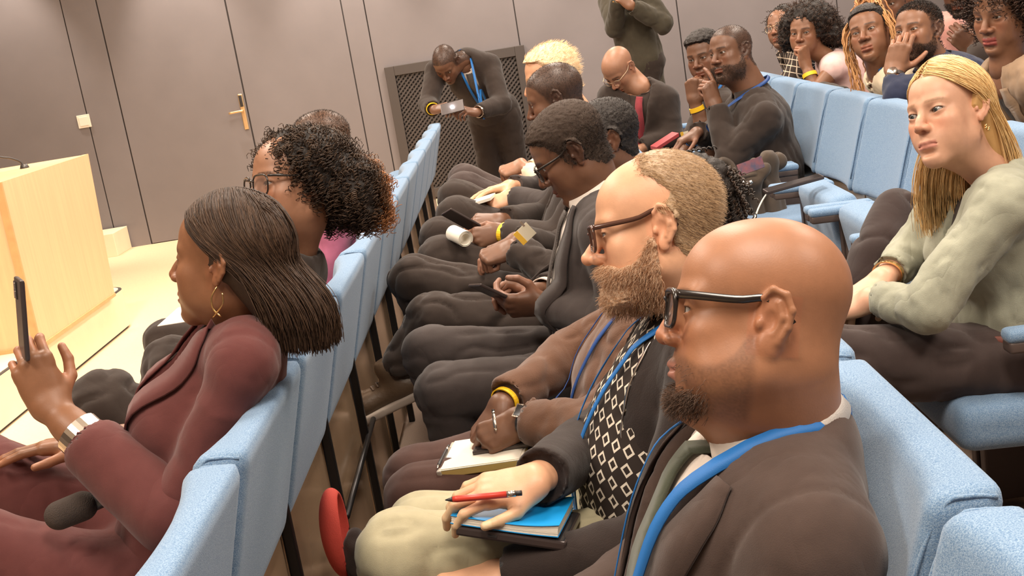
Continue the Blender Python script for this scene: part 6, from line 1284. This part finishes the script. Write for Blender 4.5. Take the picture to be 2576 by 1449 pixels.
def navy_man():
    Y = 4.7; N = PY(2352, 165, Y)
    p = sit('bearded man in a navy shirt resting his chin on his hand, wristwatch showing', 'brown', Y, ROW4_X, F4, N, sw=.19, pel=(1.92, Y, .74), tuck=True, thigh=0.38, sh=dict(L=PY(2375, 205, Y - .18)), el=dict(L=PY(2262, 245, Y - .22), R=V3(1.72, Y + .22, .88)), wr=dict(L=PY(2248, 182, Y - .12), R=V3(1.64, Y, .86)))
    p.head((1.588, Y, 1.172), *HO(38, 11, 6), dict(nosew=1.15, lip=1.1, neck=.058, jaw=1.02), dict(beardshadow=.8, beardc=(.022, .014, .01), stubble=(.75, .012)), h=.0028, scale=.99); fuzz(p, 5000, 0.0009, (0.014, 0.010, 0.008), (0.05, 0.036, 0.03), .008, mask=lambda V: hair_mask(.012)(V) * (.12 + .85 * smooth01(V[:, 2], .02, .06)), name='short_hair', t=.002, curl=1); fuzz(p, 2600, .0006, (.012, .009, .007), (.06, .04, .03), .006, mask=beard_mask, name='beard', lean=(.2, 0, -.5), curl=.8)
    p.hand('L', PY(2268, 108, Y - .12) - p.J['wrL'], (-.35, -.9, .1), 'chin', h=.0028, size=1.05); p.hand('R', (-1, -.2, -.2), (0, 0, 1), 'relaxed', h=.006); bracelet(p, 'watch_strap', 'L', M_SHOE_DARK, .03, (.034, .029), .018, .004, (-.35, -.9, .1)); d = unit(V3(-.35, -.9, .1)); ax = unit(p.J['elL'] - p.J['wrL']); c = p.J['wrL'] + ax * .03 + unit(d - ax * (d @ ax)) * .034; mb = MB().tube([c, c + unit(d - ax * (d @ ax)) * .008], .019, 20); p.partmb('watch_case', mb, M_SILVER)
    p.jacket(M_NAVY, .018, .011, 1.02, name='navy_shirt', seed=171, disp=.006, ridge=.006, neckr=.062, cuff=.045); p.collar(M_NAVY, .066, .034, .05, 25); p.trousers(M_JEANS, .014, .016); p.finish()
navy_man()
def tan_jacket_woman():
    Y = 3.9; N = PY(2535, 175, Y)
    p = sit('woman with dark curls and red lips in a tan jacket at the right edge', 'brown', Y, ROW4_X, F4, N, sw=.17, pel=(1.92, Y, .74), tuck=True, thigh=0.38); p.head((1.590, Y, 1.243), *HO(34, -6), dict(fem=1, nosew=1.15, lip=1.25, neck=.047, jaw=.9), dict(lipc=(.32, .06, .05)), h=.0028)
    curly_hair(p, [(V3(-.03, 0, .05), (.115, .11, .10)), (V3(-.06, .06, -.05), (.085, .07, .11)), (V3(-.06, -.06, -.05), (.085, .06, .10)), (V3(-.08, 0, -.10), (.07, .12, .09))], n=900, rad=.006, length=.06, r=.0022, turns=4, npt=20, seed=21, noise=.008, c1=(.02, .012, .009), c2=(.09, .045, .028))
    p.hand('L', (-1, .2, -.2), (0, 0, 1), 'relaxed', h=.006); p.hand('R', (-1, -.2, -.2), (0, 0, 1), 'relaxed', h=.006); p.shirt(M_BLACKSHIRT, .004, .014, bulk=.9); p.jacket(M_TAN, .02, .011, .96, seed=181, disp=.006, ridge=.008, cuts=[p.vcut(-.34, .05, .02, .065)], neckr=.066)
    for sg in (-1, 1): p.band('lapel', 'jacket', [(sg * .08, 0), (sg * .09, -.1), (sg * .06, -.3)], [.04, .06, .03], M_TAN, .004, .003)
    p.trousers(M_JEANS, .014, .016); p.finish()
tan_jacket_woman()
def dark_jacket_man():
    Y = 5.2; N = V3(2.06, Y, 1.11)
    p = sit('bearded man in a black jacket in the row behind, face cut by the frame', 'deep', Y, ROW5_X, F5, N, sw=.19, pel=(2.55, Y, .9), el=dict(L=PY(2475, 150, Y - .2)), wr=dict(L=PY(2450, 125, Y - .12))); p.head((1.958, Y, 1.306), *HO(48, -8), dict(nosew=1.2, lip=1.15, neck=.056), dict(beardshadow=.7), h=.0036); p.cap_hair(.006, 0, .001, 350, M_HAIR_BLACK); fuzz(p, 1500, .0009, (.012, .009, .007), (.05, .035, .027), .010, mask=beard_mask, name='beard', lean=(.2, 0, -.5), curl=.8)
    p.hand('L', PY(2432, 110, Y - .12) - p.J['wrL'], (-.3, -.9, 0), 'curl', h=.0035); p.hand('R', (-1, 0, -.2), (0, 0, 1), 'relaxed', h=.006); p.jacket(M_SUIT_DARK, .024, .013, 1.05, seed=191, neckr=.062, disp=.007); p.lanyard('jacket', M_BLUE, .25, .06, .014); p.trousers(M_JEANS, .014, .018); p.finish()
dark_jacket_man()
def pink_shirt_person():
    Y = 5.9; N = V3(2.02, Y, 1.10)
    p = sit('person in a dusty pink shirt behind the man in navy, only the forehead in view', 'dark', Y, ROW5_X, F5, N, sw=.19, pel=(2.5, Y, .9)); p.head((1.89, Y, 1.262), *HO(40, -6), dict(neck=.055), h=.0045); p.cap_hair(.006, 0, .001, 350, M_HAIR_BLACK); p.hand('L', (-1, 0, -.2), (0, 0, 1), 'relaxed', h=.006); p.hand('R', (-1, 0, -.2), (0, 0, 1), 'relaxed', h=.006); p.jacket(M_PINKSHIRT, .018, .014, name='pink_shirt', seed=201, disp=.007, ridge=.006); p.trousers(M_JEANS, .014, .018); p.finish()
pink_shirt_person()
# ---- standing: photographer bending over the seat end with a lit phone, and a man in an olive coat
def photographer():
    Y = 8.5; base = V3(-0.12, Y, 0); p = Person('man in a dark suit bending forward to take a picture with a lit phone', base, 'dark', (-.25, -1, 0)); P = PY(1243, 285, Y + .05); N = PY(1168, 148, Y - .35)
    f = unit(V3(-.25, -1, 0)); l = unit(np.cross((0, 0, 1), f)); P_ = P
    p.joints(pelvis=P, neck=N, shL=PY(1232, 165, Y - .30), shR=PY(1098, 180, Y - .33), elL=PY(1262, 262, Y - .5), elR=PY(1078, 262, Y - .5), wrL=PY(1200, 282, Y - .68), wrR=PY(1090, 275, Y - .68), hipL=P + l * .09 - V3(0, 0, .05), hipR=P - l * .09 - V3(0, 0, .05))
    for d, sg in (('L', 1), ('R', -1)): p.joints(**{'kn' + d: V3(P[0] + l[0] * sg * .1, P[1] + .05, .5), 'an' + d: V3(P[0] + l[0] * sg * .11, P[1] + .02, .1)})
    p.head(PY(1122, 158, Y - .42), *HO(70, -48), dict(nosew=1.2, lip=1.1), dict(stubble=(.8, .01)), h=.0045); fuzz(p, 3000, .0006, (.03, .022, .018), (.10, .075, .06), .005, mask=hair_mask(.01), name='cropped_hair', curl=.8)
    p.hand('R', PY(1112, 270, Y - .72) - p.J['wrR'], (-.5, -.3, .8), 'phone', h=.004); p.hand('L', PY(1165, 275, Y - .74) - p.J['wrL'], (.5, -.3, .8), 'phone', h=.004)
    p.shirt(M_WHITE, .004, .014); p.jacket(M_SUIT_DARK, .024, .012, 1.0, cuts=[p.vcut(-.36, .06, .0, .06)], seed=211, hem=1); p.band('tie', 'shirt', [(0, -.03), (0, -.3)], [.04, .07], M_TIE_DARK, .004, .008, n=10); p.lanyard('jacket', M_BLUE, .46, .05, .016); bracelet(p, 'wristband', 'R', M_YELLOW, .02, (.040, .036), .02, .004); bracelet(p, 'watch', 'L', M_SILVER, .02, (.040, .036), .024, .005)
    p.trousers(M_SUIT_DARK, .02, .014); p.shoe('L', f, M_SHOE_DARK, M_SHOE_DARK); p.shoe('R', f, M_SHOE_DARK, M_SHOE_DARK); p.finish(); return p
PPH = photographer()
def olive_coat_man():
    Y = 8.9; c = PY(1630, 330, Y); p = Person('standing man in an olive coat with raised arms, head above the frame', (c[0], Y, 0.2), 'brown', (-.8, -.6, 0)); f, l = p.f, p.l; x = c[0]; N = V3(x - .02, Y, PY(1620, -30, Y)[2]); P = V3(x + .02, Y, N[2] - .52)
    p.joints(pelvis=P, neck=N, shL=N + l * .2 - V3(0, 0, .05), shR=N - l * .2 - V3(0, 0, .05), elL=PY(1668, 60, Y - .25), elR=PY(1546, 72, Y - .1), wrL=PY(1588, 15, Y - .33), wrR=PY(1556, -8, Y - .3), hipL=P + l * .1, hipR=P - l * .1, knL=V3(x, Y - .06, .65), knR=V3(x, Y + .1, .65), anL=V3(x, Y - .06, .28), anR=V3(x, Y + .1, .28))
    p.head(N + f * .05 + V3(0, 0, .19), f, (0, 0, 1), {}, h=.006); p.cap_hair(.006, 0, .001, 300, M_HAIR_BLACK); p.hand('L', (-.6, 0, .7), (.3, -.8, 0), 'phone', h=.005); p.hand('R', (0, 0, 1), (-.5, -.8, 0), 'phone', h=.005)
    lo, hi = p.bounds(['pelvis', 'neck', 'shL', 'shR', 'elL', 'elR', 'wrL', 'wrR'], .3); lo[2] -= .35; v = Vol(lo, hi, .012); v.pad = .05; p.torso(v, .03, 1.05); a = V3(0, 0, 1); v.cone(P + V3(0, 0, .1), P - V3(0, 0, .42), .155, .185, .05, sq=(f, .8))
    for d in 'LR': p.arm(v, d, .022, 1.08)
    v.cone(N, N + V3(0, 0, .2), .066, .09, .01, 's'); p.skin_vol(v, M_OLIVE, 'coat', .007, 10, 221, ridge=.008, folds=p.elbow_folds())
    bracelet(p, 'wristband', 'R', M_GOLD, .02, (.05, .046), .02, .004); p.trousers(M_SUIT_DARK, .015, .016); p.finish()
olive_coat_man()
# ------------------------------------------------------------------ hand-held things and things on seats
def slab(name, c, ax, ay, az, m, label, cat, bev=0.003, parts=()):
    """thin rounded thing: centre, half-axis vectors; parts = list of (name, offset(u,v,w) centre, half (u,v,w), material)"""
    c, ax, ay, az = (np.asarray(q, float) for q in (c, ax, ay, az)); L = [np.linalg.norm(q) for q in (ax, ay, az)]; R = np.stack([unit(ax), unit(ay), unit(az)], 1)
    e = empty(name, c, label, cat); V, F = bevel_box(-np.array(L), np.array(L), min(bev, min(L) * .9)); obj('body', MB().add(V @ R.T, F).mesh('body', m, False), e)
    for (n, o, h, mm) in parts:
        V, F = bevel_box(np.array(o) - h, np.array(o) + h, min(h) * .5); obj(n, MB().add(V @ R.T, F).mesh(n, mm, False), e)
    return e
M_BLUECOVER = mat('bright_blue_cover', (0.010, 0.30, 0.72), 0.35); M_RED = mat('red_plastic', (0.62, 0.05, 0.03), 0.35); M_REDCAP = mat('red_fabric', (0.60, 0.07, 0.05), 0.8, bump=.3, bscale=500); M_GOLDEDGE = mat('gilt_page_edge', (0.75, 0.55, 0.20), 0.4, metal=0.4)
# phone in the burgundy woman's raised hand
top = PY(48, 706, 2.10); bot = PY(62, 895, 2.09); up = (top - bot) / 2; cc = (top + bot) / 2; bn = unit(V3(-0.86, -0.50, 0)); bn = unit(bn - unit(up) * (bn @ unit(up))); sd = np.cross(bn, unit(up))
slab('smartphone', cc, sd * 0.036, unit(up) * 0.073, bn * 0.0042, M_PHONE, 'phone held up by the woman in burgundy', 'phone', .003, [('screen', (0, 0, -0.0043), (0.033, 0.069, 0.0004), M_SCREEN), ('camera_bump', (0.018, 0.050, 0.005), (0.013, 0.016, 0.0012), M_SCREEN), ('lens', (0.018, 0.058, 0.0066), (0.005, 0.005, 0.0008), M_SILVER), ('lens', (0.018, 0.043, 0.0066), (0.005, 0.005, 0.0008), M_SILVER)])
# phone of the man with the tie
a0 = PY(1205, 722, 3.06); a1 = PY(1300, 765, 3.10); u = (a1 - a0) / 2; w = unit(np.cross(u, (0.25, 0.3, 1))); n = np.cross(unit(u), w); n = n if n[2] > 0 else -n
slab('smartphone', (a0 + a1) / 2, u * 1.25, w * 0.036, n * 0.004, M_PHONE, 'phone in both hands of the man with the patterned tie', 'phone', .003, [('screen', (0, 0, 0.0042), (np.linalg.norm(u) * 1.18, 0.033, 0.0004), M_SCREEN)])
a0 = PY(1122, 532, 4.16); a1 = PY(1205, 578, 4.2); u = (a1 - a0) / 2; w = unit(np.cross(u, (0.1, 0.5, 1))); n = np.cross(unit(u), w); n = n if n[2] > 0 else -n
slab('smartphone', (a0 + a1) / 2, u, w * 0.036, n * 0.004, M_PHONE, 'thin phone in the hand of the shaved man with rolled paper', 'phone', .003, [('screen', (0, 0, 0.0042), (np.linalg.norm(u) * .94, 0.033, 0.0004), M_SCREEN)])
# rolled paper: spiral sheet
def paper_roll():
    c = PY(1155, 594, 4.06); ax = unit(PY(1172, 600, 4.02) - PY(1130, 580, 4.12)); e = empty('rolled_paper', c, 'white paper rolled into a tube in the shaved man\'s hand', 'paper'); u = unit(np.cross(ax, (0, 0, 1))); w = np.cross(u, ax)
    t = np.linspace(0, 2 * math.pi * 2.6, 60); r = np.linspace(0.019, 0.029, 60); ring = np.outer(r * np.cos(t), u) + np.outer(r * np.sin(t), w); nn = np.outer(np.cos(t), u) + np.outer(np.sin(t), w); L = 0.045
    V = np.vstack([ring - ax * L, ring + ax * L, ring + nn * .001 + ax * L, ring + nn * .001 - ax * L]); n = 60; i = np.arange(n - 1); q = lambda a, b: np.stack([i + a * n, i + 1 + a * n, i + 1 + b * n, i + b * n], 1)
    obj('sheet', MB().add(V, np.vstack([q(0, 1), q(1, 2), q(2, 3), q(3, 0)])).mesh('sheet', M_PAPER), e)
paper_roll()
# writing pad of the golden-haired man
c = PY(1198, 508, 4.72); slab('writing_pad', c, V3(-0.07, 0.01, -0.012), V3(0.01, 0.055, 0.0), V3(-.001, 0, 0.006), M_PAPER, 'white pad under the golden-haired man\'s hands', 'notepad', .001, [('page', (0, 0, 0.0065), (0.066, 0.052, 0.0006), M_PAPER)])
def pen(p0, p1, m, label, r=0.0048, tipm=None, clipm=None):
    p0, p1 = np.asarray(p0), np.asarray(p1); e = empty('pen', (p0 + p1) / 2, label, 'pen'); o = (p0 + p1) / 2; d = unit(p1 - p0); L = np.linalg.norm(p1 - p0)
    obj('barrel', MB().tube(np.array([p0 + d * L * .10, p0 + d * L * .16, p1 - d * L * .2]) - o, [r * .85, r, r], 12).mesh('barrel', m), e); obj('tip', MB().tube(np.array([p0, p0 + d * L * .10]) - o, [0.0008, r * .85], 10).mesh('tip', tipm or M_SILVER), e)
    obj('ferrule', MB().tube(np.array([p1 - d * L * .2, p1 - d * L * .08]) - o, r * .95, 12).mesh('ferrule', clipm or M_SILVER), e); obj('cap', MB().tube(np.array([p1 - d * L * .08, p1]) - o, r * .8, 10).mesh('cap', M_DARKPLASTIC), e)
pen(PY(1120, 1258, 1.80), PY(1313, 1240, 1.785), M_RED, 'red pen in the bearded man\'s hand above the blue notebook', .0055, M_DARKPLASTIC)
pen(PY(1248, 1085, 2.45), PY(1240, 1030, 2.47), M_SILVER, 'silver pen between the fingers of the brown-sweater person', .004)
pen(PY(1200, 530, 4.66), PY(1235, 515, 4.74), M_BLUEDARK, 'blue pen over the golden-haired man\'s pad', .005)
# blue notebook resting on a dark tablet on the khaki thigh
def notebook():
    A = PY(1133, 1305, 1.80); B = PY(1405, 1345, 1.76); C_ = PY(1420, 1258, 1.93); u = (B - A) / 2; v = unit((C_ - B) - unit(u) * ((C_ - B) @ unit(u))) * 0.075; n = unit(np.cross(u, v)); n = n if n[2] > 0 else -n; c = (A + B) / 2 + v
    e = empty('notebook', c, 'bright blue soft-cover notebook under the bearded man\'s hand', 'notebook'); L = np.linalg.norm(u); R = np.stack([unit(u), unit(v), n], 1); hv = 0.075
    g = np.linspace(-1, 1, 14)
    def sheet(z0, z1, m, name, sx=1.0):
        V = np.array([(x * L * sx, y * hv * sx, z + 0.010 * (max(0, x)) ** 2 * (1 if z > 0 else .3)) for z in (z0, z1) for y in (-1, 1) for x in g]); k = len(g); i = np.arange(k - 1)
        F = np.vstack([np.stack([i + 2 * k, i + 1 + 2 * k, i + 1 + 3 * k, i + 3 * k], 1), np.stack([i, i + k, i + k + 1, i + 1], 1), np.stack([i, i + 1, i + 1 + 2 * k, i + 2 * k], 1), np.stack([i + k, i + 3 * k, i + 3 * k + 1, i + k + 1], 1), [[0, 2 * k, 3 * k, k], [k - 1, 2 * k - 1, 4 * k - 1, 3 * k - 1]]])
        obj(name, MB().add(V @ R.T, F).mesh(name, m, False), e)
    sheet(-0.008, -0.0072, M_BLUECOVER, 'back_cover')
    for q in range(6): sheet(-0.0068 + q * .0019, -0.0054 + q * .0019, M_PAPER, 'page', 0.985 - .004 * (q % 2))
    sheet(0.0048, 0.0058, M_BLUECOVER, 'front_cover')
    c2 = c - n * 0.019 + unit(u) * .012; slab('tablet', c2, unit(u) * L * 1.02, unit(v) * hv * 1.0, n * 0.008, M_PHONE, 'dark tablet computer lying under the blue notebook', 'tablet', .004, [('screen', (0, 0, 0.0082), (L * .97, hv * .95, .0004), M_SCREEN), ('port', (-.03, -hv, 0), (.008, .001, .002), M_DARKPLASTIC)])
notebook()
def gilt_book():
    A = PY(1105, 1195, 2.43); B = PY(1318, 1165, 2.39); u = (B - A) / 2; v = V3(-.01, 0.075, 0.004); v = v - unit(u) * (v @ unit(u)); n = unit(np.cross(u, v)); n = n if n[2] > 0 else -n; c = (A + B) / 2 + v; L = np.linalg.norm(u)
    slab('open_notebook', c, u, v, n * 0.008, M_GOLDEDGE, 'open cream notebook with gilt edges on the brown-sweater person\'s lap', 'notebook', .002, [('page', (0, 0, 0.0088), (L * .97, .072, .0008), M_PAPER), ('page', (-L * .02, 0.001, 0.0106), (L * .93, .070, .0008), M_PAPER), ('cover_edge', (-L * .99, 0, 0), (.006, .074, .009), mat('silver_cover', (.6, .55, .48), .3, metal=.6))])
    o = c + n * .016 + unit(v) * .012 - unit(u) * (-L * .45); slab('smartphone', o, unit(u) * .07, unit(v) * .034, n * .0045, M_PHONE, 'black phone lying on the open cream notebook', 'phone', .003, [('screen', (0, 0, .0046), (.066, .031, .0004), M_SCREEN)])
    pen(A + unit(v) * .01 + n * .012 - unit(u) * .004, A + unit(v) * .12 + n * .012 - unit(u) * .004, M_DARKPLASTIC, 'black pen clipped to the open cream notebook', .004)
gilt_book()
# stage microphone head beside the burgundy woman's lap
def mic():
    a, b = PY(140, 1300, 1.98), PY(235, 1262, 2.02); e = empty('handheld_microphone', a, 'black foam-headed microphone on the burgundy trousers', 'microphone'); v = Vol(np.minimum(a, b) - .06, np.maximum(a, b) + .06, .003); v.cone(a + (b - a) * .1, a + (b - a) * .7, .026, .027); V, F = v.mesh(); obj('foam_head', mk_mesh('foam_head', V - a, F, mat('black_foam', (.05, .035, .028), .9, bump=.8, bscale=500, bdist=.003)), e)
    d = unit(b - a); obj('handle', MB().tube(np.array([b - d * .01, b + d * .12]) - a, [.018, .013], 14).mesh('handle', M_DARKPLASTIC), e)
mic()
# photographer's lit phone
c = PY(1138, 270, 7.72); ph = slab('smartphone', c, V3(.075, 0.01, 0.006), V3(0, .02, .034), V3(0, -.0035, .002), M_PHONE, 'phone with its light shining, held by the bending photographer', 'phone', .003, [('screen', (0, 0, -.0042), (.07, .034, .0004), M_SCREEN)])
M_FLASH = mat('phone_torch', (1, 1, 1), .3, emit=((0.75, 0.9, 1.0), 140)); v, f = tube([(0, 0, 0), (0, -.003, 0)], .011, 14); obj('torch', MB().add(v, f).mesh('torch', M_FLASH), ph, (0.0, -.008, 0.004))
# phone with charging cable on the third-row armrest
c = PY(1995, 463, 4.28); slab('smartphone', c, V3(-.105, .0, -.012), V3(0, .038, 0), V3(0, 0, .006), M_PHONE, 'dark phone lying on a blue armrest with a white cable', 'phone', .003, [('screen', (0, 0, .0061), (.10, .035, .0004), M_SCREEN)])
t = empty('charging_cable', PY(1950, 480, 4.28), 'white charging cable hanging from the phone on the armrest', 'cable'); o = np.array(t.location); P = spline(np.array([PY(1962, 474, 4.28), PY(1935, 482, 4.28), PY(1912, 515, 4.25), PY(1897, 560, 4.22), PY(1885, 640, 4.2)]) - o, 30); obj('wire', MB().tube(P, .0032, 8).mesh('wire', M_PAPER), t); obj('plug', MB().tube(P[:4], .006, 8).mesh('plug', M_PAPER), t)
# coats and bags on the empty third-row seats
def cloth_heap(name, label, cat, blobs, m, seed, h=.008, disp=.012, extra=()):
    A = np.array([b[0] for b in blobs]); c = A.mean(0); c[2] = A[:, 2].min(); e = empty(name, c, label, cat); v = Vol(A.min(0) - .22, A.max(0) + .22, h); v.pad = .04
    for b in blobs:
        if len(b) == 4: v.cone(b[0], b[1], b[2], b[3], .03)
        else: v.ell(b[0], b[1], .035)
    V, F = v.mesh(); V = relax(V, F, 1, .4); N = vnormals(V, F); V = V + N * ((1 - np.abs(vnoise(V * (1, 1, .5), 14, seed))) ** 3 * -disp + vnoise(V, 9, seed + 1) * disp * .6)[:, None]; obj('fabric', mk_mesh('fabric', V - c, F, m), e); return e, c
e, c = cloth_heap('draped_coat', 'dark brown coat draped over the seat beside the blonde woman', 'coat', [(PY(2255, 540, 3.10), PY(2215, 640, 3.0), .07, .075), (PY(2215, 640, 3.0), PY(2185, 740, 2.95), .075, .08), (PY(2280, 560, 3.12), PY(2290, 640, 3.10), .06, .08)], cloth('dark_aubergine_coat', (.030, .018, .016)), 5)
M_BAGCLOTH = cloth('brown_bag_canvas', (.075, .055, .040)); e, c = cloth_heap('shoulder_bag', 'brown canvas bag with coat heaped on the third-row seat', 'bag', [(PY(1950, 395, 5.0), PY(1905, 440, 4.9), .05, .075), (PY(1905, 440, 4.9), PY(1850, 445, 4.85), .07, .055), (PY(1920, 470, 4.95), PY(1925, 540, 4.95), .08, .09), (PY(1870, 470, 4.9), PY(1900, 540, 4.95), .06, .07)], M_BAGCLOTH, 6, .007, .035)
P = spline(np.array([PY(1830, 470, 4.62), PY(1808, 430, 4.62), PY(1815, 405, 4.64), PY(1838, 415, 4.66), PY(1852, 450, 4.64)]) - c, 20); obj('strap', MB().add(*ribbon(P, np.tile(V3(0, -1, .2), (20, 1)), .03, .004)).mesh('strap', M_BAGCLOTH), e)
k = PY(1888, 418, 4.68); obj('holographic_pouch', MB().obox(k - c, V3(.05, 0, .01), V3(-.004, .004, .022), V3(0, -.006, .002)).mesh('holographic_pouch', mat('shiny_pouch', (.25, .28, .45), .15, metal=.8, col2=(.7, .3, .35), vscale=40), False), e)
mb = MB(); mb.tube(spline(np.array([PY(1868, 458, 4.6), PY(1880, 462, 4.6), PY(1892, 456, 4.6)]) - c, 8), .007, 8); obj('buckle', mb.mesh('buckle', M_SILVER), e)
e, c = cloth_heap('folded_coat', 'dark coat lying behind the third-row seat tops below the afro', 'coat', [(PY(2075, 235, 6.0), PY(2120, 250, 5.8), .06, .06)], cloth('black_coat', (.05, .04, .033)), 8, .01)
# red-covered book by the man with the red tie
slab('red_book', PY(1672, 355, 5.95), V3(.06, .01, .025), V3(-.01, .05, 0), V3(0, 0, .009), mat('crimson_cover', (.42, .06, .07), .5), 'crimson book beside the man in the red tie', 'book', .002, [('page', (0, 0, 0), (.064, .048, .006), M_PAPER)])
# sheets of paper on the curly-haired woman's lap
slab('paper_sheet', PY(485, 787, 2.75), V3(.06, .0, .0), V3(0, .09, 0), V3(0, 0, .001), M_PAPER, 'printed white sheets held low behind the burgundy woman\'s chin', 'paper', .0008)
slab('paper_sheet', PY(440, 915, 2.62), V3(.02, .0, .01), V3(0, .06, 0.01), V3(0, 0, .001), M_PAPER, 'small white sheet edge on dark trousers behind the burgundy jacket', 'paper', .0008)
# red cap hanging on a bag below the khaki knee
def red_cap():
    c = PX(850, 1400, -0.51); e = empty('baseball_cap', c, 'red cap with a black bag front by the khaki knee', 'cap'); V = []; n = 14
    g0, g1, g2 = PX(832, 1290, c[0]), PX(884, 1278, c[0]), PX(840, 1400, c[0]); cen = PX(850, 1340, c[0]); v = Vol(cen - .14, cen + .14, .004); v.ell(cen, (.035, .055, .10)); v.ell(cen + V3(.022, 0, -.01), (.035, .046, .095), .004, 's'); V, F = v.mesh(); obj('peak', mk_mesh('peak', V - c, F, M_REDCAP), e)
    v = Vol(cen - .15, cen + .15, .005); v.ell(cen + V3(.03, 0, -.06), (.03, .045, .06)); V, F = v.mesh(); V += vnormals(V, F) * (vnoise(V, 40, 2) * .006)[:, None]; obj('bag_front', mk_mesh('bag_front', V - c, F, M_BLACKKNIT), e)
    b = cen + V3(.055, -.01, -.085); V, F = tube([b - c, b - c + V3(.004, -.004, 0)], .012, 16); obj('button', MB().add(V, F).mesh('button', M_PAPER), e)
red_cap()
a, b = PX(872, 1300, -0.585), PX(946, 1028, -0.585); e = empty('rail', a, 'dark round rail running low behind the front row seats', 'rail'); obj('tube', MB().tube([(0, 0, 0), (b - a)], 0.0085, 12).mesh('tube', M_BLACKMETAL), e)
